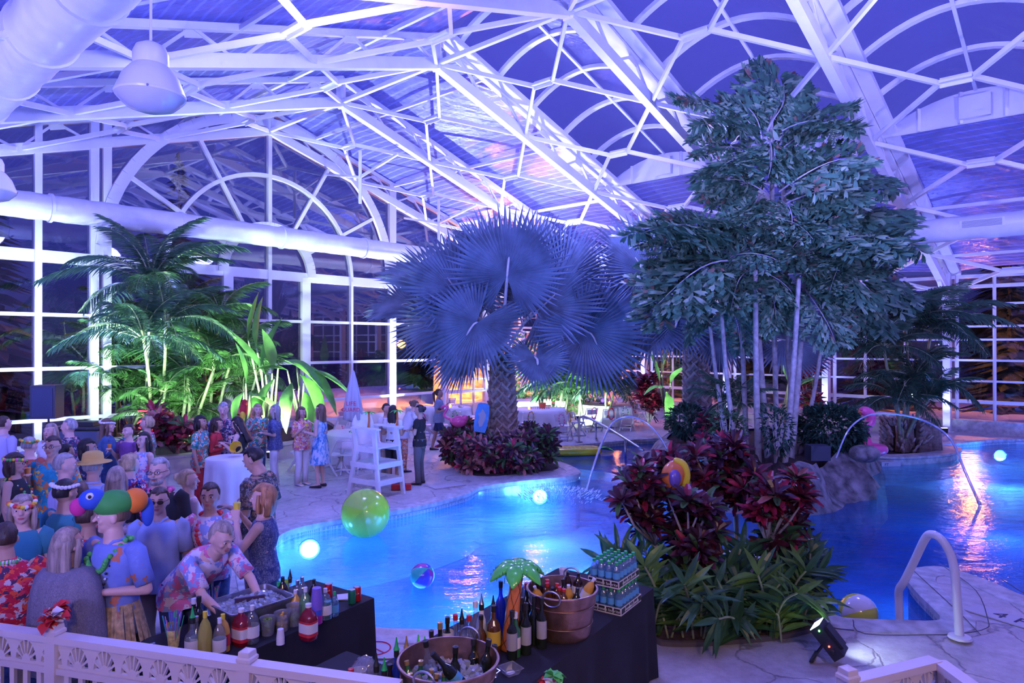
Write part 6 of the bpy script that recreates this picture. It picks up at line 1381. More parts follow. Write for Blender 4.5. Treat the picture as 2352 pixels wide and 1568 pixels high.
# straws
straws = [mat('straw_' + n, c, .4) for n, c in (('green', (.05, .6, .2)), ('blue', (.05, .25, .7)), ('purple', (.35, .15, .6)), ('pink', (.75, .3, .5)))]
def straw_cup(x, yt, label, cm, n=26, h=.13):
    d = (CH - TZ2 - h) * F / (yt - HY); p = V((x - CX) / F * d, d, TZ2); r = empty('straw_holder', p, 0, label, 'cup', 'cups of straws')
    mb = MB(); mb.lathe([(.035, 0), (.048, h), (.045, h), (.033, .004)], 20); mb.build('cup_body', cm, r, smooth=True); q = random.Random(x)
    for k in range(n):
        a = q.random() * 6.28; u = q.random() * .03; b = V(u * math.cos(a), u * math.sin(a), .02); mb = MB(); mb.tube([b, b + V(math.cos(a) * .045, math.sin(a) * .045, .2 + q.uniform(-.02, .03))], .0035, 5); mb.build('straw', straws[k % 4], r)
straw_cup(400, 1442, 'yellow and white pineapple print cup full of coloured straws', mat('pineapple_print', (.85, .7, .25), .6, var=.25, scale=60)); straw_cup(490, 1380, 'holder with green and pink straws behind the ice tub', plast, 20, .1)
cup_at(395,1430,.1,.03,.04,mat('yellow_plastic', (.9, .65, .03), .35),'yellow plastic cup behind the straws'); cup_at(403,1405,.1,.03,.042,pc[0],'purple plastic cup at the back left of the bar'); cup_at(1193,1343,.12,.02,.04,plast,'clear plastic cup stack behind the inflatable palm'); cup_at(1294,1304,.1,.03,.042,white_c,'white paper cup just behind the far tub'); cup_at(655,1333,.1,.03,.045,mat('lime_plastic', (.4, .75, .1), .4),'lime green cup behind the ice tub')
cup_at(825,1536,.12,.035,.05,white_c,'stack of white cups in a clear bag above the fence'); mb = MB(); mb.ball((0, 0, .07), (.09, .06, .085), 14, 10); mb.v = [tuple(Vector(p) * (1 + .25 * noise.noise(Vector(p) * 30))) for p in mb.v]; tag(mb.build('plastic_bag', plast, smooth='all', loc=V((835 - CX) / F * 4.45, 4.45, TZ2 + .01)), 'crumpled clear plastic bag of cups above the fence', 'bag')
# napkins
mb = MB()
for k in range(4): mb.cbox((0, 0, TZ2 + .004 + k * .003), (.13, .13, .002), rz=.1 * k)
tag(mb.build('napkins', white_c, loc=V((793 - CX) / F * 5.93, 5.93, 0)), 'fanned white paper napkins near the corner of the left bar', 'napkins')
# ---- black draped bar tables
U2 = V(-.555, -.832, 0); N2 = V(-.832, .555, 0)
def bar_table(C, ln, wd_, label, seed):
    r = random.Random(seed); root = empty('bar_table', C, 0, label, 'table', 'black draped bar tables'); cs = [V(0, 0, 0), U2 * ln, U2 * ln + N2 * wd_, N2 * wd_]
    per = []; 
    for i in range(4):
        a, b = cs[i], cs[(i + 1) % 4]; m = int((b - a).length / .05)
        out = ((a + b) / 2 - (cs[0] + cs[2]) / 2).normalized()
        for k in range(m): per.append((a.lerp(b, k / m), out, k / m))
    rings = []
    for t in range(8):
        u = t / 7; z = TZ2 - (TZ2 - .01) * u
        rings.append([p + o * (.006 + .03 * u + .022 * u * math.sin(j * .75 + seed + math.sin(j * .21) * 2)) + V(0, 0, z) for j, (p, o, q) in enumerate(per)])
    mb = MB(); c0 = (cs[0] + cs[2]) / 2; n = len(per); mb.loft([[c0 + (p - c0) * .02 + V(0, 0, TZ2) for p, o, q in per], [p + V(0, 0, TZ2) for p, o, q in per]] + rings[0:1] + rings[1:], cap=False)
    mb.build('tablecloth', bcloth, root, smooth=True)
    for c in cs: mb = MB(); q = c0 + (c - c0) * .9; mb.bar(q, q + V(0, 0, TZ2 - .02), .03); mb.build('leg', fixt0, root)
    return root
fixt0 = mat('dark_grey_metal', (.08, .08, .09), .4, .6)
bar_table(V(-1.2, 5.93, 0), 1.62, .82, 'black draped bar table on the left, covered with juices, cans and an ice tub', 1)
bar_table(V(1.27, 6.17, 0) + U2 * 2.42 + N2 * 1.0, .5, .34, 'small black draped side table at the left end of the long right bar', 3)
bar_table(V(1.27, 6.17, 0), 2.95, .98, 'long black draped bar table on the right with two drink tubs and trays of water', 2)
# ---- metal tubs
copper = mat('hammered_bronze_tub', (.42, .25, .19), .35, .85, var=.25, scale=14, bmp=.25)
def drinks_tub(c, r1, h, label, fat=1):
    root = empty('drinks_tub', c, 0, label, 'tub', 'oval bronze drink tubs'); mb = MB(); r0 = r1 * .8
    mb.lathe([(r0 * .96, 0), (r0, .01), (r0 + (r1 - r0) * .98, h - .01), (r1 + .004, h), (r1 + .004, h + .006), (r1 - .006, h + .006), (r0 + (r1 - r0) * .9, h - .02), (r0 - .008, .02)], 56, cap=False); mb.lathe([(0, .02), (r0 - .008, .02)], 56, cap=False); mb.lathe([(0, 0), (r0 * .96, 0)], 56, cap=False)
    mb.build('tub_body', copper, root, smooth=True)
    for k in (.3, .72): mb = MB(); rr_ = r0 + (r1 - r0) * k + .003; mb.tube([(rr_ * math.cos(a), rr_ * math.sin(a), h * k) for a in [2 * PI * j / 48 for j in range(49)]], .004, 6, caps=False); mb.build('hoop', copper, root, smooth='all')
    mb = MB(); mb.tube([((r1 + .004) * math.cos(a), (r1 + .004) * math.sin(a), h) for a in [2 * PI * j / 56 for j in range(57)]], .0075, 8, caps=False); mb.build('rolled_rim', copper, root, smooth='all')
    for a0 in (rad(250), rad(70)):
        o = V(math.cos(a0), math.sin(a0), 0); t = V(-math.sin(a0), math.cos(a0), 0); mb = MB(); pts = [o * (r1 + .02) + t * (.065 * math.cos(a)) + V(0, 0, h + .01 + .055 * math.sin(a)) for a in [2 * PI * j / 20 for j in range(21)]]
        mb.tube(pts, .007, 8, caps=False); mb.build('ring_handle', chrome, root, smooth='all')
    e = MB(); q = random.Random(int(r1 * 1000)); 
    for k in range(330):
        a = q.random() * 6.28; u = (r0 - .008) * q.random() ** .5; s_ = q.uniform(.012, .02); e.box((-s_, -s_, -s_ * .8), (s_, s_, s_ * .8), Matrix.Translation((u * math.cos(a), u * math.sin(a), h * .56 + q.uniform(-.03, .03))) @ Euler((q.random() * 3, q.random() * 3, 0)).to_matrix().to_4x4())
    o = e.build('ice_cubes', ice_m, None, loc=c); tag(o, 'ice cubes filling the ' + label, 'ice', kind='stuff')
    return root
ice_m = glassy('ice', (.8, .88, .95), .15, .1, 1.31, body=.35)
t1 = V((1291 - CX) / F * 5.22, 5.22, TZ2 + .001); t2 = V((1030 - CX) / F * 4.13, 4.13, TZ2 + .001)
drinks_tub(t1, .265, .34, 'big round bronze tub of chilled bottles in the middle of the right bar'); drinks_tub(t2, .30, .30, 'big round bronze tub of wine and beer nearest the camera')
TB = 'bottles chilling in the tubs'
def inb(c, x, y, z, h, g, tx, ty, lab, **k): bottle(c + V(x, y, z + .03), h, g, lab, group=TB, M=Matrix.Rotation(rad(tx), 4, 'X') @ Matrix.Rotation(rad(ty), 4, 'Y'), **k)
inb(t2,.13,-.1,.12,.34,'wine',14,-38,'wine bottle lying diagonally over the rim of the near tub',lb='b',lz=(.3,.45)); inb(t2,-.1,.06,.08,.3,'clear',8,-8,'clear bottle with dark neck in the near tub',style='wine',lb=None); inb(t2,.03,.0,.05,.31,'wine',5,3,'dark wine bottle upright in the middle of the near tub',lb=None); inb(t2,.2,.1,.04,.3,'wine',-5,8,'dark wine bottle at the right of the near tub',lb=None); inb(t2,.23,.16,.02,.27,'wine',0,10,'short dark bottle at the right rim of the near tub',lb=None); inb(t2,.14,.2,.02,.27,'wine',-10,0,'dark bottle behind the diagonal one in the near tub',lb=None)
for k, (x, y, g, cp, lab) in enumerate([(-.22,-.02,'green','o','green beer bottle at the far left of the near tub'),(-.18,.05,'green','o','green beer bottle second from the left in the near tub'),(-.2,-.1,'amber','o','amber beer bottle at the left rim of the near tub'),(-.12,-.1,'green','o','green beer bottle near the clear jar in the near tub'),(-.02,-.12,'green','o','green beer bottle in front of the upright wine in the near tub'),(.07,-.14,'green','o','green beer bottle right of the upright wine in the near tub'),(-.08,-.18,'amber','o','amber beer bottle at the front of the near tub'),(.0,-.22,'amber','w','beer bottle with silver cap at the very front of the near tub')]):
    inb(t2, x, y, .06 - .01 * (k % 3), .2, g, (k * 37) % 20 - 10, (k * 53) % 20 - 10, lab, style='beer', cap=cp, lb=None)
mb = MB(); mb.lathe([(.035, 0), (.045, .01), (.045, .1), (.04, .115), (.038, .115)], 20); tag(mb.build('glass_jar', GLS['clear'], smooth=True, loc=t2 + V(-.09, -.17, .13)), 'glass jar with silver lid in the near tub', 'jar')
for k, (x, y, g, cp, st, h, tx, ty, lab) in enumerate([(-.12,.08,'cola','k','pet',.2,30,-25,'dark capped bottle leaning at the back left of the far tub'),(.03,.1,'cola','k','pet',.22,12,5,'dark capped bottle upright at the back of the far tub'),(-.17,-.06,'orange','w','pet',.17,15,-15,'amber tea bottle at the left rim of the far tub'),(.04,-.07,'orange','w','pet',.17,10,0,'amber tea bottle in the middle of the far tub'),(.15,.0,'orange','w','pet',.22,10,25,'amber tea bottle leaning to the right in the far tub'),(-.05,-.02,'cola','k','pet',.16,25,-10,'short dark bottle in the middle of the far tub'),(.12,.12,'cola','k','pet',.19,5,5,'dark bottle behind the leaning tea in the far tub'),(.2,.08,'cola','k','pet',.18,0,20,'dark bottle at the right rim of the far tub'),
   (-.13,-.0,'amber','r','beer',.18,5,5,'beer bottle with red cap, first from the left in the far tub'),(-.1,-.06,'amber','r','beer',.18,8,-6,'beer bottle with red cap, second from the left in the far tub'),(-.06,-.08,'amber','r','beer',.17,-4,6,'beer bottle with red cap, third from the left in the far tub'),(-.03,-.13,'amber','r','beer',.17,6,0,'beer bottle with red cap at the front of the far tub'),(.0,-.16,'amber','r','beer',.16,0,0,'beer bottle with red cap at the front rim of the far tub'),(.08,-.16,'wine','k','beer',.17,0,8,'dark beer bottle at the front right of the far tub'),(.03,-.0,'wine','k','beer',.18,0,-8,'dark beer bottle behind the middle tea in the far tub')]):
    inb(t1, x, y, .2, h, g, tx, ty, lab, style=st, cap=cp, lb='w' if st == 'pet' else None, fat=.8 if st == 'pet' else 1)
# ---- ice tub on the left bar
ic = [V(-2.38, 5.31, 0), V(-2.06, 5.72, 0), V(-1.72, 5.44, 0), V(-2.06, 5.04, 0)]; icc = sum(ic, V(0, 0, 0)) / 4
root = empty('ice_tub', V(icc.x, icc.y, TZ2 + .001), 0, 'rectangular galvanized metal tub full of ice on the left bar', 'tub'); galv = mat('galvanized_metal', (.42, .43, .48), .35, .9, var=.2, scale=20)
def rq(k, z, rn=5):
    out = []
    for i, c in enumerate(ic):
        v = (c - icc) * k; a = ic[i - 1]; b = ic[(i + 1) % 4]; da = (a - c).normalized() * .05; db = (b - c).normalized() * .05
        for t in range(rn): u = t / (rn - 1); p = v + da * (1 - u) ** 2 + db * u ** 2; out.append(V(p.x, p.y, z))
    return out
mb = MB(); mb.loft([rq(.86, 0), rq(.98, .18), rq(1.03, .19), rq(1.03, .2), rq(.97, .2), rq(.85, .01)], cap=False); mb.add(rq(.85, .02), [tuple(range(20))]); mb.build('tub_body', galv, root, smooth=True)
mb = MB(); mb.cbox((.0, -.02, .17), (.22, .02, .1), rz=rad(25)); mb.build('dark_scoop', mat('dark_plum_board', (.06, .03, .06), .6), root)
e = MB(); q = random.Random(5)
for k in range(520):
    i, j = q.random(), q.random(); p = (ic[0] - icc) * .85 + (ic[1] - ic[0]) * .85 * i + (ic[3] - ic[0]) * .85 * j; s_ = q.uniform(.01, .016)
    e.box((-s_, -s_, -s_ * .8), (s_, s_, s_ * .8), Matrix.Translation(p + V(0, 0, .15 + .03 * math.sin(i * 3) * math.sin(j * 3) + q.uniform(-.01, .015))) @ Euler((q.random() * 3, q.random() * 3, 0)).to_matrix().to_4x4())
tag(e.build('ice_cubes', ice_m, loc=V(icc.x, icc.y, TZ2)), 'ice cubes heaped in the rectangular metal tub', 'ice', kind='stuff')
# ---- trays of water bottles
wb = empty('water_bottle', (0, 0, -5)); mb = MB(); mb.lathe([(.026, 0), (.031, .006), (.031, .05), (.028, .06), (.031, .07), (.031, .125), (.024, .155), (.0125, .17), (.0125, .185)], 12); mb.build('bottle_body', GLS['water'], wb, smooth=True)
mb = MB(); mb.lathe([(.0315, .07), (.0315, .12)], 12, cap=False); mb.build('bottle_label', LBL['b'], wb, smooth=True); mb = MB(); mb.lathe([(.0145, .178), (.0145, .2), (0, .2)], 10, cap=False); mb.build('bottle_cap', CAP['g'], wb, smooth=True)
kraft = mat('white_tray_card', (.72, .7, .68), .7); K0 = V(.88, 5.52, 0); first = True
for lv in range(2):
    z = TZ2 + .002 + lv * .212; o = K0 + N2 * (.02 * lv) - U2 * (.0 if lv == 0 else -.0)
    r = empty('bottle_tray', V(o.x, o.y, z), 0, ('upper' if lv else 'lower') + ' white cardboard tray of small water bottles on the right bar', 'tray', 'trays of water bottles'); A = -U2; B_ = N2; la, lb_ = .405, .275
    mb = MB(); c4 = [V(0, 0, 0), A * la, A * la + B_ * lb_, B_ * lb_]
    mb.add([c + V(0, 0, .002) for c in c4], [(0, 1, 2, 3)])
    for i in range(4): mb.bar(c4[i] + V(0, 0, .03), c4[(i + 1) % 4] + V(0, 0, .03), .004, .06)
    mb.build('tray_card', kraft, r)
    for (a, b, n_, nm) in ((c4[0], c4[3], 4, 1), (c4[0], c4[1], 5, 0)):
        dr_ = (b - a).normalized(); nr = V(0, 0, 1).cross(dr_) * (1 if nm else -1); nr = -nr if nr.dot((c4[0] + c4[2]) / 2 - a) > 0 else nr
        mb = MB()
        for k in range(n_):
            w = (b - a).length / n_; p = a + dr_ * (w * k) + nr * .0035
            mb.add([p + dr_ * .008 + V(0, 0, .054), p + dr_ * (w - .008) + V(0, 0, .054), p + dr_ * (w - .003) + V(0, 0, .012), p + dr_ * .003 + V(0, 0, .012)], [(0, 1, 2, 3)])
        mb.build('black_print', CAP['k'], r)
        x = -dr_ if nm else dr_; x = x if x.x > 0 else -x; M = Matrix((x, V(0, 0, 1), x.cross(V(0, 0, 1)))).transposed().to_4x4()
        M.translation = (a + b) / 2 + nr * .006 + V(0, 0, .032); text_mesh("everyone's favorite", .034 if nm else .036, LBL['w'], r, 'lettering', M)
    for i in range(6):
        for j in range(4):
            p = o + A * (.034 + i * .0667) + B_ * (.036 + j * .0675); p.z = z + .004
            if first: wb.location = p; b = wb; first = False
            else: b = dup(wb, p)
            tag(b, 'small water bottle with green cap in the ' + ('upper' if lv else 'lower') + ' tray', 'bottle', 'water bottles in the ' + ('upper' if lv else 'lower') + ' tray')
# ---- inflatable palm on the bar
ip = V((1171 - CX) / F * 4.95, 4.95, TZ2 + .001); r = empty('inflatable_palm', ip, 0, 'inflatable palm tree with green leaves and orange netted trunk on the right bar', 'inflatable')
vin_o = mat('orange_vinyl', (.75, .22, .06), .2, coat=.5); vin_g = mat('green_vinyl', (.1, .62, .08), .2, coat=.5); vin_k = mat('black_print_vinyl', (.02, .02, .02), .3)
tp = spline([(0, 0, 0), (.02, 0, .25), (.055, 0, .56)], 6); mb = MB(); rs = [.075 - .035 * (i / (len(tp) - 1)) ** .6 for i in range(len(tp))]; mb.tube(tp, rs, 20); mb.build('trunk', vin_o, r, smooth='all')
mb = MB()
for sg in (-1, 1):
    for k in range(4):
        pts = []
        for i in range(40):
            u = i / 39; a = sg * u * 5.2 + k * PI / 2; j = u * (len(tp) - 1); i0 = min(int(j), len(tp) - 2); c = tp[i0].lerp(tp[i0 + 1], j - i0); q = rs[i0] + (rs[i0 + 1] - rs[i0]) * (j - i0) + .0015; pts.append(c + V(q * math.cos(a), q * math.sin(a), 0))
        mb.tube(pts, .0022, 4)
mb.build('netting_print', vin_k, r)
for k in range(6):
    a = k * PI / 3 + .35; d = V(math.cos(a), math.sin(a), 0); t = V(-math.sin(a), math.cos(a), 0); c = V(.055, 0, .575); mb = MB()
    rings = []
    for u, w, h_ in ((0, .03, .02), (.2, .055, .03), (.5, .068, .036), (.8, .05, .026), (1, .008, .006)):
        cc = c + d * (.21 * u) + V(0, 0, .03 * math.sin(u * 3) - .075 * u * u); rings.append([cc + t * (w * math.cos(b)) + V(0, 0, 1) * (h_ * math.sin(b)) for b in [2 * PI * j / 14 for j in range(14)]])
    mb.loft(rings); lf = mb.build('leaf', vin_g, r, smooth='all'); mb = MB()
    for q in range(7):
        u = .2 + q * .11; cc = c + d * (.21 * u) + V(0, 0, .03 * math.sin(u * 3) - .075 * u * u)
        for sg in (-1, 1): mb.tube([cc + t * (sg * .058) + V(0, 0, .012), cc + t * (sg * .066) + V(0, 0, -.012)], .0025, 4)
    mb.build('vein_print', mat('dark_green_print', (.02, .2, .05), .4), lf)
# clear clamshell box
r = empty('clamshell_box', V((1172 - CX) / F * 4.55, 4.55, TZ2 + .001), rad(35), 'open clear plastic clamshell box with a white label on the right bar', 'box')
for nm, M in (('box_base', Matrix()), ('box_lid', Matrix.Translation((-.17, 0, .02)) @ Matrix.Rotation(rad(-18), 4, 'Y'))):
    mb = MB(); mb.lathe([(.06, .01), (.085, .05), (.095, .05), (.095, .053)], 4, cap=False, M=M @ Matrix.Rotation(PI / 4, 4, 'Z')); mb.add([M @ V(-.043, -.043, .01), M @ V(.043, -.043, .01), M @ V(.043, .043, .01), M @ V(-.043, .043, .01)], [(0, 1, 2, 3)]); mb.build(nm, plast, r)
mb = MB(); mb.lathe([(0, 0), (.03, 0)], 16, cap=False, c=(0, 0, .013), sx=1.2, sy=.8); mb.build('sticker', LBL['w'], r)
# ================================================================ guard chair and umbrella
r = empty('lifeguard_chair', (-2.72, 13.68, 0), rad(-125.6), 'tall white wooden lifeguard chair with two step shelves at the pool edge', 'chair')
def bx(nm, bars, m=wwood):
    mb = MB()
    for b in bars: mb.bar(*b)
    return mb.build(nm, m, r)
FW, FD = .33, .43
for sg in (-1, 1):
    bx('leg', [((sg * FW, FD, 0), (sg * (FW - .03), FD - .17, 1.32), .05, .09)]); bx('leg', [((sg * FW, -FD, 0), (sg * (FW - .03), -FD + .2, 1.0), .05, .09)])
    bx('armrest', [((sg * (FW - .02), -.34, 1.34), (sg * (FW - .02), .4, 1.34), .12, .03)]); bx('side_rail', [((sg * (FW - .05), -.32, .92), (sg * (FW - .05), .36, .92), .03, .1)])
    bx('arm_post', [((sg * (FW - .03), -.25, .95), (sg * (FW - .03), -.3, 1.32), .04, .07)])
bx('seat', [((-.3, -.22 + .13 * k, .97), (.3, -.22 + .13 * k, .97), .115, .025) for k in range(5)])
mb = MB(); mb.prism([(-.27, 0), (.27, 0), (.27, .42), (.24, .54), (.17, .62), (.08, .66), (-.08, .66), (-.17, .62), (-.24, .54), (-.27, .42)], -.014, .014, M=Matrix.Translation((0, -.3, .98)) @ Matrix.Rotation(rad(102), 4, 'X')); mb.build('backrest', wwood, r)
for z, k in ((.62, .85), (.3, .95)):
    y0 = FD - .13 * (z / 1.32) ; mb = MB()
    mb.bar((-.34, y0 + .02, z), (.34, y0 + .02, z), .03, .1); mb.bar((-.34, -FD * .8, z), (.34, -FD * .8, z), .03, .1)
    for sg in (-1, 1): mb.bar((sg * .34, y0, z), (sg * .34, -FD * .85, z), .03, .1)
    for q in range(3): mb.bar((-.33, y0 - .06 - q * .11, z + .03), (.33, y0 - .06 - q * .11, z + .03), .1, .022)
    mb.build('step_shelf', wwood, r)
for px_, lab in ((847, 'left'), (912, 'right')):
    p = D(px_, 989, 13.5 if px_ < 870 else 13.8); p.z = 1.357; q = empty('inflatable_palm', p, 0, 'tiny orange and green palm ornament on the ' + ('near' if px_ < 870 else 'far') + ' armrest of the guard chair', 'ornament', 'tiny palm ornaments on the guard chair')
    mb = MB(); mb.tube([(0, 0, 0), (.01, 0, .15), (0, 0, .3)], [.03, .022, .018], 10); mb.build('trunk', vin_o, q, smooth='all'); mb = MB()
    for k in range(7): a = k * .9; leaf(mb, V(0, 0, .3), V(math.cos(a), math.sin(a), .1), V(0, 0, 1), .16, .06, .4, 3)
    mb.build('leaf', vin_g, q)
r = empty('umbrella', V((811 - CX) / F * 13.9, 13.9, 0), 0, 'closed grey umbrella with red lifeguard lettering beside the guard chair', 'umbrella'); ucl = mat('grey_umbrella_cloth', (.45, .44, .5), .8)
mb = MB(); mb.tube([(0, 0, 0), (0, 0, 2.45)], .02, 10); mb.build('pole', wwood, r, smooth='all')
mb = MB(); n = 40
mb.loft([[V((k * (1 + .16 * math.sin(j * 8 * 2 * PI / n))) * math.cos(2 * PI * j / n), (k * (1 + .16 * math.sin(j * 8 * 2 * PI / n))) * math.sin(2 * PI * j / n), z) for j in range(n)] for z, k in ((1.42, .06), (1.47, .17), (1.7, .165), (2.0, .12), (2.3, .06), (2.46, .02))]); mb.build('canopy', ucl, r, smooth='all')
red_l = mat('red_print', (.6, .03, .08), .6)
text_mesh('LIFE', .12, red_l, r, 'lettering', Matrix.Translation((0, -.175, 1.8)) @ Matrix.Rotation(PI / 2, 4, 'X')); text_mesh('GUARD', .11, red_l, r, 'lettering', Matrix.Translation((0, -.2, 1.68)) @ Matrix.Rotation(PI / 2, 4, 'X'))
mb = MB(); mb.lathe([(.14, 0), (.15, .05), (.04, .09), (.035, .3)], 20); mb.build('base', wwood, r, smooth=True)
mb = MB(); mb.cbox((0, 0, .06), (.4, .2, .1), rz=.1); tag(mb.build('rescue_tube', red_c, loc=G(878, 1136) + V(.3, .5, 0)), 'red rescue float lying under the guard chair', 'float')
# ================================================================ fences in front
white_v = mat('white_vinyl_fence', (.82, .74, .72), .35)
def fence(a, b, top, label, n, posts, depth=.19, nb=None):
    root = empty('fence', a, 0, label, 'fence', 'white sunburst fences'); d = b - a; L = d.length; d.normalize(); nr = V(-d.y, d.x, 0)
    M = Matrix((d, V(0, 0, 1), -nr)).transposed().to_4x4(); M.translation = V(0, 0, 0)
    mb = MB(); mb.bar(V(0, 0, top), d * L + V(0, 0, top), .09, .045); mb.build('top_rail', white_v, root)
    mb = MB(); mb.bar(V(0, 0, top - depth - .02), d * L + V(0, 0, top - depth - .02), .06, .04); mb.build('middle_rail', white_v, root)
    sp_ = L / n; hs = []; out = [V(0, top - depth, 0), V(L, top - depth, 0), V(L, top - .02, 0), V(0, top - .02, 0)]
    for k in range(n):
        cx_ = sp_ * (k + .5); cz = top - depth + .012
        for j in range(7):
            a0 = PI * (j + .17) / 7; a1 = PI * (j + .83) / 7; ri, ro = .036, .088
            hs.append([V(cx_ + math.cos(a_) * q, cz + math.sin(a_) * q * (1.6 if q > .05 else 1.35), 0) for a_, q in ((a0, ri), (a0, ro), (a1, ro), (a1, ri))])
    tr = tessellate_polygon([out] + hs); pts = [p for l in [out] + hs for p in l]; m = len(pts); mb = MB(); th = .012
    vs = [M @ V(p.x, p.y, s_) for s_ in (-th, th) for p in pts]; fs = [tuple(t) for t in tr] + [tuple(i + m for i in t[::-1]) for t in tr]; b0 = 4
    for h_ in hs:
        k = len(h_); fs += [(b0 + i, b0 + (i + 1) % k, b0 + (i + 1) % k + m, b0 + i + m) for i in range(k)]; b0 += k
    mb.add(vs, fs); mb.build('sunburst_panel', white_v, root)
    mb = MB(); mb.bar(V(0, 0, .1), d * L + V(0, 0, .1), .05, .05); mb.build('bottom_rail', white_v, root)
    nb = nb or int(L / .115)
    for k in range(nb):
        p = d * (L * (k + .5) / nb); mb = MB(); mb.bar(p + V(0, 0, .1), p + V(0, 0, top - depth - .02), .03, .03); mb.build('baluster', white_v, root)
    for t in posts:
        p = d * (L * t); mb = MB(); mb.bar(p, p + V(0, 0, top + .04), .085, .085, up=d); mb.lathe([(.066, top + .03), (.066, top + .05), (.055, top + .06), (.052, top + .085), (.05, top + .09), (0, top + .1)], 4, c=p, M=Matrix.Rotation(PI / 4 + math.atan2(d.y, d.x), 4, 'Z'), cap=False); mb.build('post', white_v, root)
    return root
f0 = V(-4.0, 4.81, 0); f1 = V(-.64, 3.895, 0); dF = (f1 - f0)
tp1 = ((-3.05 - f0.x) / dF.x + .0); 
def tx(px_):  # parameter along the fence where it crosses this picture column
    k = (px_ - CX) / F; return (k * f0.y - f0.x) / (dF.x - k * dF.y)
fence(f0, f1, 1.05, 'white fence with sunburst cut-outs running along the bottom left', 16, (tx(128), tx(569)))
fence(V(1.93, 3.93, 0), V(2.60, 4.2, 0), 1.05, 'short white sunburst fence at the bottom right', 4, (0,), nb=5)
fence(V(2.612, 4.185, 0), V(2.63, 3.0, 0), 1.046, 'white sunburst fence turning away at the bottom right corner', 5, (), nb=9)
def silk_flower(p, cols, label, seed, s=.055):
    q = random.Random(seed); r = empty('silk_flower', p, 0, label, 'flower', 'silk flowers on the fence')
    for k, c in enumerate(cols):
        mb = MB()
        for i in range(7): a = q.random() * 6.28; leaf(mb, V(0, 0, 0), V(math.cos(a), math.sin(a), q.uniform(-.3, .9)), V(0, 0, 1) + rv(q, .5), s * q.uniform(.9, 1.5), s * 1.2, .3, 3, .3, wpos=.6)
        o = mb.build('petals', flowerc[c], r, smooth='all'); o.location = (q.uniform(-.04, .04), q.uniform(-.03, .03), .02 * k)
pp = f0 + dF * tx(128); silk_flower(pp + V(0, 0, 1.16), (0, 0, 3, 0), 'red and white silk flower tied to the fence post', 1, .07); silk_flower(V((1262 - CX) / F * 3.85, 3.85, 1.08), (0, 3, 2, 2), 'red, white and green silk flowers at the bottom middle', 2, .05)
# ================================================================ pool things
def rail_tube(name, pts, rr_, label, n=6, m=None, plates=()):
    root = empty(name, pts[0], 0, label, 'handrail', 'pool handrails'); P = spline([p - pts[0] for p in pts], n); mb = MB(); mb.tube(P, rr_, 14); mb.build('rail_tube', m or chrome, root, smooth='all')
    for p in plates: mb = MB(); mb.lathe([(.11, 0), (.1, .02), (.04, .03)], 24, c=p - pts[0] + V(0, 0, .03)); mb.build('base_plate', m or chrome, root, smooth=True)
    return root
wr = mat('white_coated_rail', (.82, .82, .84), .3); b0 = G(2203, 1470)
rail_tube('handrail', [b0, D(2198,1400,6.95), D(2192,1320,7.0), D(2183,1275,7.05), D(2163,1240,7.1), D(2140,1226,7.2), D(2124,1236,7.3), D(2100,1285,7.5), D(2075,1335,7.65), D(2064,1352,7.75), D(2063,1378,7.8), D(2066,1440,7.75)], .042, 'thick white handrail beside the pool steps at the right', 4, wr, (b0,))
g1 = G(1330, 1017)
rail_tube('handrail', [g1, D(1330,965,20.8), D(1336,957,20.7), D(1348,958,20.5), D(1400,985,19.5), D(1478,1034,18.2)], .035, 'sloping steel handrail leading down the steps behind the yellow float', 5, chrome, (g1,))
mb = MB(); mb.tube([D(1369,973,20.1), G(1369, 1021, -.3)], .03, 10); tag(mb.build('handrail_post', chrome, smooth='all'), 'upper steel post under the sloping handrail', 'post'); mb = MB(); mb.tube([D(1436,1008,19), G(1436, 1062, -.3)], .03, 10); tag(mb.build('handrail_post', chrome, smooth='all'), 'lower steel post of the handrail standing in the water', 'post')
rail_tube('handrail', [G(1645,1030), D(1655,965,18.2), D(1658,960,18.1), D(1662,965,18.0), G(1665,1034)], .03, 'white inverted U rail behind the rock island', 4, wr)
# underwater steps
for k in range(4):
    mb = MB(); a, b, c, d = G(1262 + 14 * k, 1056 + 5 * k, -.2), G(1275 + 20 * k, 1032 + 7 * k, -.2), G(1460 + 6 * k, 1022 + 12 * k, -.2), G(1440 + 8 * k, 1078 + 6 * k, -.2)
    mb.prism([(p.x, p.y) for p in (a, b, c, d)][::1], -1.24 + .0, -.34 - .22 * k); structure(mb.build('floor_step', plaster))
# floats
yv = mat('yellow_vinyl', (.8, .68, .04), .25, coat=.4)
r = empty('pool_float', G(1318, 1042, -.14) + V(0, 0, 0), rad(8), 'yellow pineapple pool float with green leaves drifting behind the crotons', 'float'); mb = MB()
def sup(a, rx, ry, e=.6): return V(rx * math.copysign(abs(math.cos(a)) ** e, math.cos(a)), ry * math.copysign(abs(math.sin(a)) ** e, math.sin(a)), 0)
rings = []
for j in range(9):
    t = PI * j / 8; rings.append([sup(2 * PI * i / 40, .78 - .09 * (1 - math.sin(t)), .42 - .09 * (1 - math.sin(t))) + V(0, 0, .1 - .1 * math.cos(t)) for i in range(40)])
mb.loft(rings); mb.build('float_body', yv, r, smooth='all'); mb = MB()
for i in range(12):
    for j in range(5): mb.ball((-.6 + i * .11, -.22 + j * .11, .195), (.04, .04, .012), 8, 5)
mb.build('diamond_print', mat('tan_print', (.6, .35, .12), .5), r, smooth='all')
for k, a in enumerate((-.5, 0, .5, .25)): mb = MB(); leaf(mb, V(.72, 0, .12), V(math.cos(a), math.sin(a), .1), V(0, 0, 1), .5, .2, .2, 5, .3); mb.build('leaf', vin_g, r, smooth='all')
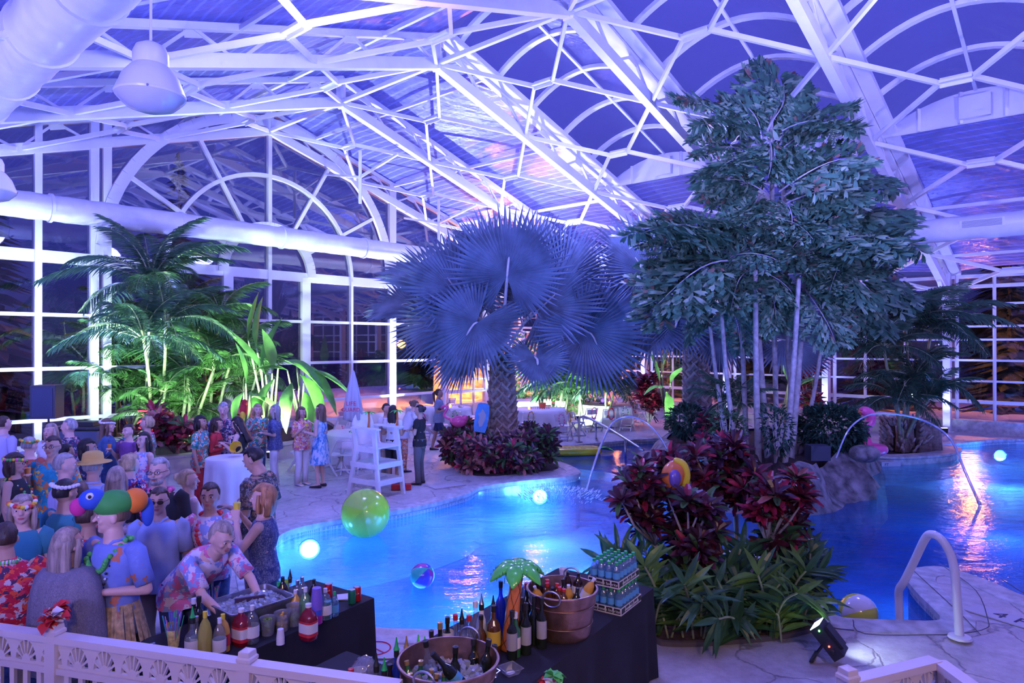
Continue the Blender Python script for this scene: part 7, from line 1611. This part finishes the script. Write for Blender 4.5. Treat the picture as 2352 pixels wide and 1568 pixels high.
def beach_ball(c, rr_, cols, label, rot=(0, 0, 0)):
    mb = MB(); n = 24; mb.ball((0, 0, 0), rr_, n, 14); k = len(cols); mb.m = [((i % n) * 6 // n) % k for i in range(len(mb.m))]
    o = mb.build('beach_ball', [mat('vinyl_' + str(c_), c_, .2, coat=.5) for c_ in cols], smooth='all', loc=c); o.rotation_euler = rot; return tag(o, label, 'ball', 'beach balls')
beach_ball(G(840, 1228, -.14) + V(0, 0, .36), .4, [(.45, .85, .05), (.4, .8, .06), (.5, .85, .1)], 'big lime green beach ball at the pool edge before the guard chair', (1.2, .3, 0))
beach_ball(G(970, 1342, -.14) + V(0, 0, .12), .16, [(.05, .55, .4), (.1, .1, .7), (.4, .05, .4)], 'small green and purple ball floating in the pool', (.6, .5, .3)); beach_ball(G(1980, 1421, -.14) + V(0, .1, .04), .21, [(.7, .75, .08), (.8, .8, .85)], 'yellow and white beach ball floating by the pool steps', (0, 1.45, .2))
beach_ball(G(622, 1325, -.14) + V(0, 0, .1), .13, [(.05, .6, .3), (.05, .4, .5)], 'small green ball in the water behind the left bar', (0, 0, 0))
pk = mat('pink_vinyl', (.85, .12, .35), .3, coat=.3)
r = empty('plastic_flamingo', D(1052, 990, 16.7), 0, 'pink plastic flamingo in the crotons left of the fan palm', 'ornament'); mb = MB(); mb.ball((.02, 0, .24), (.2, .11, .14), 18, 12); mb.ball((.17, 0, .32), (.09, .07, .08), 12, 8); mb.tube([(-.12, 0, .24), (-.2, 0, .3)], [.07, .04], 10); mb.build('bird_body', pk, r, smooth='all')
mb = MB(); mb.tube(spline([(-.2, 0, .3), (-.34, 0, .38), (-.3, 0, .5), (-.26, 0, .58), (-.33, 0, .62), (-.42, 0, .56)], 4), .035, 10); mb.build('neck', pk, r, smooth='all'); mb = MB(); mb.ball((-.45, 0, .54), (.05, .03, .03), 8, 6); mb.build('beak', CAP['k'], r); mb = MB(); mb.tube([(.0, 0, .15), (0, 0, -.4)], .012, 6); mb.build('leg', chrome, r)
bb = mat('blue_foam_board', (.05, .32, .7), .5, var=.15); r = empty('bodyboard', D(1101, 992, 16.4), 0, 'blue bodyboard with a grey shark drawing leaning in the crotons', 'bodyboard'); M = Matrix.Rotation(rad(9), 4, 'Y') @ Matrix.Rotation(rad(80), 4, 'X')
mb = MB(); mb.prism([(-.13, 0), (.13, 0), (.16, .12), (.17, .45), (.14, .66), (.09, .7), (-.09, .7), (-.14, .66), (-.17, .45), (-.16, .12)], -.025, .025, M=M); mb.build('board', bb, r); mb = MB(); mb.prism([(-.02, .12), (.04, .15), (.08, .28), (.1, .42), (.03, .52), (-.02, .56), (-.04, .48), (-.1, .42), (-.05, .36), (-.07, .24)], .026, .03, M=M); mb.build('shark_print', mat('grey_print', (.4, .42, .48), .5), r)
r = empty('pool_float', D(1996, 1010, 15.6), 0, 'pink flamingo swim ring standing behind the rock island bush', 'float'); mb = MB(); mb.tube(spline([(0, 0, -.1), (-.1, 0, .15), (-.05, 0, .35), (.02, 0, .5), (0, 0, .68), (-.1, 0, .66)], 4), [.14] * 8 + [.1] * 20, 14) if False else mb.tube(spline([(0, 0, -.15), (-.1, 0, .1), (-.06, 0, .3), (.04, 0, .42), (.03, 0, .6), (-.06, 0, .66)], 4), .1, 14)
mb.ball((-.1, 0, .66), (.14, .11, .11), 14, 10); mb.build('neck', pk, r, smooth='all'); mb = MB(); mb.tube([(-.2, 0, .64), (-.3, 0, .57), (-.31, 0, .5)], [.07, .05, .02], 10); mb.build('beak', vin_o, r, smooth='all'); mb = MB(); mb.tube([(.28 * math.cos(a), .28 * math.sin(a) , -.2) for a in [2 * PI * j / 24 for j in range(25)]], .11, 12, caps=False); mb.build('ring', pk, r, smooth='all')
r = empty('swim_ring', D(1546, 1090, 7.35), 0, 'orange inflatable fish with a purple belly and yellow fin caught in the crotons', 'inflatable'); mb = MB(); mb.ball((0, 0, 0), (.13, .1, .16), 20, 14, M=Matrix.Rotation(rad(20), 4, 'Y')); mb.build('fish_body', vin_o, r, smooth='all')
mb = MB(); mb.ball((.0, -.07, -.02), (.07, .05, .1), 14, 10); mb.build('belly', mat('violet_vinyl', (.18, .12, .5), .3, coat=.3), r, smooth='all'); mb = MB(); mb.tube(spline([(.0, -.02, .17), (.1, -.03, .12), (.14, -.03, .0), (.12, -.02, -.12), (.13, -.01, -.17)], 4), [.02, .03, .035, .04, .04, .04, .04, .04, .04, .04, .04, .035, .035, .03, .03, .02, .02], 12); mb.build('fin', yv, r, smooth='all')
r = empty('inflatable_toucan', D(372, 952, 15.6), 0, 'orange and white inflatable bird hanging in the left bed', 'inflatable', 'inflatable birds'); mb = MB(); mb.tube(spline([(-.14, 0, -.08), (-.05, 0, .04), (.1, 0, .06), (.24, 0, 0)], 5), [.07, .08, .09, .1, .1, .1, .09, .09, .08, .07, .06, .05, .04, .035, .03, .02], 12); mb.build('beak', vin_o, r, smooth='all'); mb = MB(); mb.ball((.0, 0, -.12), (.1, .09, .13), 12, 8); mb.build('bird_body', white_c, r, smooth='all')
r = empty('inflatable_parrot', D(560, 940, 15.4), 0, 'red inflatable parrot hanging above the cocktail table guests', 'inflatable', 'inflatable birds'); mb = MB(); mb.ball((0, 0, 0), (.09, .09, .16), 14, 10); mb.ball((.02, 0, .15), (.07, .07, .08), 12, 8); mb.build('bird_body', red_c, r, smooth='all'); mb = MB(); mb.ball((0, -.06, -.12), (.06, .05, .1), 12, 8); mb.build('wing', flowerc[1], r, smooth='all')
# ---- water jets
jet_m = glassy('water_jet', (.8, .85, 1), .3, .1, 1.33, body=.45)
def jet(pts, lab):
    mb = MB(); P = spline(pts, 8); mb.tube(P, [.016 + .012 * i / len(P) for i in range(len(P))], 6); tag(mb.build('water_jet', jet_m, smooth='all'), lab, 'water', 'arching water jets')
jet([D(1920,1052,13), D(1950,985,13.2), D(1995,953,13.6), D(2050,950,14), D(2120,965,14.5), D(2180,1005,14.3), D(2215,1080,13.6), G(2250,1160,-.13)], 'tall arching jet of water from the rock island to the right')
jet([D(1540,1050,14.2), D(1520,1010,14.6), D(1490,975,15), D(1450,957,15.4), D(1410,968,15.5), D(1385,1010,15.2), D(1360,1080,14.6), G(1346,1130,-.13)], 'arching jet of water from the rock island to the left')
e = MB(); q = random.Random(9)
for k in range(420):
    a = q.random() * 6.28; u = .9 * q.random() ** .6; z = .22 * (1 - u) * q.random() + .01; p = G(1290, 1140, -.14) + V(u * math.cos(a) * 1.0, u * math.sin(a) * .9, z); l = .05 * q.random() + .02; dd = V(math.cos(a), math.sin(a), .8) * l; e.tube([p, p + dd], [.006, .002], 4)
tag(e.build('splash_drops', mat('white_water', (.85, .9, 1), .3), smooth='all'), 'white splash where the left jet hits the pool', 'water', kind='stuff')
# ---- floor projector
r = empty('light_projector', G(1905, 1520), rad(-35), 'black floor light projector with a bracket, tilted towards the pool', 'projector'); bkm = mat('black_powder_coat', (.025, .03, .035), .45); M = Matrix.Translation((0, 0, .21)) @ Matrix.Rotation(rad(48), 4, 'Y')
mb = MB(); mb.box((-.17, -.11, -.055), (.15, .11, .055), M); mb.box((-.12, -.07, .05), (.1, .07, .085), M); mb.build('housing', bkm, r)
mb = MB(); mb.box((-.175, -.1, -.05), (-.165, .1, .05), M); mb.build('lens', mat('beam_lens', (.6, .9, 1), .2, emis=(.6, .95, 1), es=6), r)
mb = MB()
for sg in (-1, 1): mb.bar(V(-.02, sg * .13, .22), V(-.14, sg * .13, .02), .035, .012)
mb.bar((-.14, -.13, .02), (-.14, .13, .02), .035, .012); mb.build('bracket', bkm, r)
for nm, c, e_, col in (('green_lamp', (-.13, -.115, .02), 12, (.1, 1, .1)), ('red_lamp', (.02, -.115, .0), 8, (1, .05, .03))): mb = MB(); mb.ball(M @ V(*c), .009, 8, 6); mb.build(nm, mat(nm, col, .3, emis=col, es=e_), r)
mb = MB(); mb.ball(M @ V(.07, -.12, 0), (.02, .015, .02), 10, 8); mb.build('knob', bkm, r, smooth='all')
mb = MB(); mb.tube(spline([G(1880,1535,0) + V(0, 0, .01), G(1875,1545,.01), G(1882,1562,.01), G(1915,1560,.01), G(1945,1552,.01), G(1990,1552,.01)], 6), .006, 6); mb.build('cable', bkm, r, smooth='all')
# ---- loudspeaker, DJ table, sign stand
r = empty('loudspeaker', G(112, 1150) * 1.0, rad(10), 'black loudspeaker on a pole stand by the left glowing column', 'speaker'); r.location = V((112 - CX) / F * 13.4, 13.4, 0); mb = MB()
mb.box((-.24, -.2, 1.55), (.2, .18, 2.2)); mb.build('cabinet', mat('speaker_black', (.02, .03, .06), .5), r); mb = MB(); mb.box((-.2, -.212, 1.6), (.16, -.2, 2.15)); mb.build('grille', mat('speaker_grille', (.03, .05, .12), .6), r); mb = MB(); mb.tube([(0, 0, .6), (0, 0, 1.56)], .02, 8); mb.build('pole', fixt0, r)
for k in range(3): a = k * 2.09; mb = MB(); mb.bar((0, 0, .65), (.45 * math.cos(a), .45 * math.sin(a), 0), .025); mb.build('leg', fixt0, r)
r = empty('equipment_table', V((190 - CX) / F * 13.8, 13.8, 0), 0, 'dark equipment table with music gear behind the crowd', 'table'); mb = MB(); mb.cbox((0, 0, 1.33), (.95, .5, .05)); mb.build('tabletop', fixt0, r); mb = MB(); mb.cbox((.05, -.1, 1.12), (.8, .35, .3)); mb.build('rack_case', mat('case_grey', (.1, .13, .2), .5), r); mb = MB(); mb.cbox((.0, 0, 1.4), (.6, .3, .08)); mb.build('mixer', bkm, r)
for sx in (-.42, .42): mb = MB(); mb.bar((sx, 0, 0), (sx, 0, 1.32), .04); mb.build('leg', fixt0, r)
r = empty('sign_stand', G(1497, 969), 0, 'black sign on a tripod stand near the far planter', 'sign'); mb = MB(); mb.tube([(0, 0, .1), (0, 0, 1.25)], .02, 8); mb.build('pole', bkm, r)
for k in range(4): a = k * PI / 2 + .4; mb = MB(); mb.bar((0, 0, .35), (.3 * math.cos(a), .3 * math.sin(a), 0), .03); mb.build('leg', bkm, r)
mb = MB(); mb.cbox((0, -.02, 1.32), (.34, .03, .3)); mb.build('sign_board', bkm, r); text_mesh('PARK', .1, LBL['w'], r, 'lettering', Matrix.Translation((0, -.04, 1.38)) @ Matrix.Rotation(PI / 2, 4, 'X')); text_mesh('CLOSED', .085, LBL['w'], r, 'lettering', Matrix.Translation((0, -.04, 1.26)) @ Matrix.Rotation(PI / 2, 4, 'X'))
mb = MB(); mb.prism([(-.2, -.16), (.2, -.16), (.2, .16), (-.2, .16)], 0, .3); o = mb.build('rock_speaker', mat('dark_speaker_box', (.04, .05, .07), .6), loc=D(1877, 1055, 14.0)); tag(o, 'dark boxy outdoor speaker on the rock island', 'speaker')
# ---- markings on the deck
plate = mat('white_marker_tile', (.55, .52, .55), .6); ink = mat('navy_marking', (.03, .03, .08), .6)
def deck_plate(c, ang, w, h, txt, size, label):
    r = empty('depth_marker', c, ang, label, 'marker', 'pool markers'); mb = MB(); mb.cbox((0, 0, .012), (w, h, .012)); mb.build('tile_plate', plate, r)
    if txt: text_mesh(txt, size, ink, r, 'lettering', Matrix.Translation((0, 0, .02)))
    return r
deck_plate(G(2338, 1428, 0), rad(-58), .95, .3, '4 FT', .26, 'pale deck tile reading 4 FT at the right edge')
deck_plate(G(1028, 1116, 0), rad(35), .75, .3, '', .1, 'pale marker tile on the deck right of the guard chair')
rp_ = deck_plate(G(862, 1492, 0), rad(3), .42, .42, '', .1, 'deck tile with a red no diving symbol between the two bars'); mb = MB(); mb.tube([(.15 * math.cos(a), .15 * math.sin(a), .02) for a in [2 * PI * j / 30 for j in range(31)]], .008, 4, caps=False); mb.bar((-.1, .1, .02), (.1, -.1, .02), .015, .004); mb.build('no_diving_symbol', red_l, rp_)
pm = empty('depth_marker', G(2045, 1057.5, .0) + V(0, -.02, -.05), rad(2), 'white FT tile on the rim of the round planter', 'marker', 'pool markers'); mb = MB(); mb.cbox((0, 0, -.05), (.5, .01, .14)); mb.build('tile_plate', plate, pm); text_mesh('FT', .1, ink, pm, 'lettering', Matrix.Translation((-.12, -.01, -.05)) @ Matrix.Rotation(PI / 2, 4, 'X'))
# joint lines of the deck
jm = mat('joint_dark', (.12, .11, .13), .9); mb = MB()
for pts in ([(2087,1305),(2190,1400),(2230,1440),(2250,1462)],[(2168,1306),(2240,1360),(2268,1430),(2262,1448),(2220,1458),(2165,1462)],[(1958,1428),(1985,1460),(2165,1462)],[(2300,1335),(2352,1368)],[(1845,1290),(1860,1400),(1890,1440),(1960,1452)]):
    P = [G(x, y) + V(0, 0, .028) for x, y in pts]; mb.tube(spline(P, 4), .005, 4)
structure(mb.build('trim_3', jm))
# ================================================================ light
wd = bpy.data.worlds.new('dusk'); SC.world = wd; wd.use_nodes = True; nt = wd.node_tree; nt.nodes.clear()
wo = nt.nodes.new('ShaderNodeOutputWorld'); bg = nt.nodes.new('ShaderNodeBackground')
tc = nt.nodes.new('ShaderNodeTexCoord'); sp = nt.nodes.new('ShaderNodeSeparateXYZ'); nt.links.new(tc.outputs['Generated'], sp.inputs[0])
rp = nt.nodes.new('ShaderNodeValToRGB'); nt.links.new(sp.outputs[2], rp.inputs[0])
rp.color_ramp.elements.new(.5)
for e, (p, c) in zip(rp.color_ramp.elements, [(0, (.03, .025, .08)), (.12, (.04, .045, .3)), (.6, (.09, .085, .62))]):
    e.position = p; e.color = (*c, 1)
nt.links.new(rp.outputs[0], bg.inputs[0]); bg.inputs[1].default_value = .8; nt.links.new(bg.outputs[0], wo.inputs[0])
BLU = (.19, .23, 1.0); VIO = (.27, .26, 1.0); COOL = (.55, .62, 1.0)
fixt = mat('black_fixture', (.02, .02, .025), .4); lampface = mat('uplight_face', (.8, .8, 1), .3, emis=(.6, .7, 1), es=30)
def uplight(s, L, e, tgt, size=70, col=BLU, label='small black floor uplight'):
    p = Bp(s, L, .0)
    r = empty('floor_uplight', p, 0, label, 'lamp', 'floor uplights at the column feet')
    mb = MB(); mb.lathe([(.1, 0), (.11, .02), (.11, .14), (.12, .15), (.12, .17)], 16); mb.build('housing', fixt, r, smooth=True)
    mb = MB(); mb.lathe([(.0, .165), (.1, .165), (.1, .172), (0, .172)], 16, cap=False); mb.build('lens', lampface, r)
    spot('uplight_beam', p + V(0, 0, .25), tgt, e, col, size, .6, .12)
for s, e in ((20.0 - .6, 1900), (16.2, 800), (12.25, 700), (8.3, 650), (4.35, 700), (.4, 450)):
    uplight(s, EL - .75, e, Bp(s, EL - 1.2, 6), 80, label='floor uplight shining up the glass wall column')
for L, e in ((16.0, 8000), (4.9, 2600), (9.75, 900), (22, 2000), (-1.5, 1500)):
    uplight(GS - .5, L, e, Bp(GS - 2.6, L, 9), 95, (.42, .48, 1) if L == 16 else BLU, label='floor uplight shining up the gable column')
SC.view_settings.view_transform = 'Standard'; SC.view_settings.look = 'None'; SC.view_settings.gamma = 1; SC.view_settings.exposure = 0.62
# strong violet wash on the trusses from the walkway side
for s, L, e in ((2, -3, 2200), (-4, 8, 2600), (-6, 18, 2600), (10, -3.5, 2200)):
    spot('violet_wash', Bp(s, L, 3.2), Bp(s + 5, L + 6, 9), e, VIO, 130, .8, .3)
# pool lamps
def pool_lamp(p, n, e=260, col=(.5, .75, 1)):
    r = empty('pool_lamp', p, math.atan2(n.y, n.x), 'round underwater lamp glowing in the pool wall', 'lamp', 'underwater pool lamps')
    mb = MB(); mb.lathe([(.0, 0), (.13, 0), (.15, .02), (.0, .03)], 20, cap=False, M=Matrix.Rotation(PI / 2, 4, 'Y')); mb.build('lens', mat('pool_lamp_face', (1, 1, 1), .3, emis=(.75, .85, 1), es=22), r)
    mb = MB(); mb.tube([(0.02, .16 * math.cos(a * .3927), .16 * math.sin(a * .3927)) for a in range(17)], .018, 6, caps=False); mb.build('bezel', steel2, r)
    o = point('pool_lamp_light', p + n * .45, e, col, .12)
pool_lamp(G(706, 1236, -.14) + V(0, .12, -.2), V(.3, -1, 0).normalized(), 60)
pool_lamp(G(1240, 1121, -.14) + V(0, .1, -.2), V(.1, -1, 0).normalized(), 120)
pool_lamp(G(2295, 1030, -.14) + V(0, 0, -.2), V(-.2, -1, 0).normalized(), 250)
for x, y, e in ((930, 1340, 150), (1130, 1250, 180), (1330, 1330, 130), (1380, 1065, 200), (2150, 1250, 50), (2300, 1120, 120), (1350, 1190, 120)):
    point('pool_glow', G(x, y, -.14) + V(0, 0, -.55), e, (.3, .6, 1.0), .5)
# orange light outside the doors
for s, L, z, e in ((22.8, 22.5, 4.0, 2600), (23.2, 25.5, 4.2, 3200), (25, 29.5, 5.5, 3000), (19.5, 30.5, 3, 700), (4.5, 34, 3.5, 900), (0, 33, 3, 500), (24.5, 6, 4, 60)):
    point('street_glow', Bp(s, L, z), e, (1, .27, .03), .3)
# bright floods in the left planting bed
for (x, y, d, tx_, ty_, td, e) in ((300, 1030, 15.2, 330, 700, 17.5, 900), (470, 1030, 15.6, 440, 760, 17.5, 1300), (620, 1020, 15.6, 680, 780, 17.2, 1000), (200, 1030, 14.5, 220, 800, 16.5, 700), (1325, 930, 23.5, 1330, 860, 27, 500), (1230, 930, 25, 1230, 830, 28.5, 500), (1540, 990, 19, 1530, 850, 21, 350), (1810, 960, 19.5, 1820, 850, 21.5, 300)):
    p = D(x, y, d); p.z = .5; r = empty('floodlight', p, 0, 'small garden floodlight among the plants', 'lamp', 'garden floodlights'); mb = MB(); mb.lathe([(.06, -.1), (.08, 0), (.08, .04)], 12); mb.build('housing', fixt, r, smooth=True); mb = MB(); mb.lathe([(0, .045), (.07, .045)], 12, cap=False); mb.build('lens', lampface, r)
    spot('floodlight_beam', p + V(0, 0, .12), D(tx_, ty_, td), e, (.75, 1, .72) if x < 1300 else (.8, 1, .9), 105, .7, .1)
for (p, e, t) in ((V(-.5, -1.5, 4.6), 45, V(-2, 5, 1)), (V(2.5, -1, 4.6), 45, V(2.4, 5, 1))): spot('walkway_lamp_light', p, t, e * 6, (1, .62, .42), 70, .8, .3)
spot('projector_beam', G(1905, 1515) + V(-.02, .1, .3), G(2090, 1505), 32, (.6, .75, 1), 75, 1.0, .04)
# added violet ambient fill high in the hall, no lamp fixtures here
for s, L in ((3, 3), (9, 6), (3, 12), (9, 14), (14, 18)): point('hall_fill', Bp(s, L, 7.2), 560, (.25, .25, 1.0), .6)
SC.cycles.max_bounces = 4; SC.cycles.diffuse_bounces = 2; SC.cycles.glossy_bounces = 2; SC.cycles.transparent_max_bounces = 9; SC.cycles.transmission_bounces = 3
SC.cycles.sample_clamp_indirect = 4; SC.cycles.caustics_reflective = False; SC.cycles.caustics_refractive = False
SC.cycles.use_adaptive_sampling = True; SC.cycles.adaptive_threshold = .13; SC.cycles.adaptive_min_samples = 12
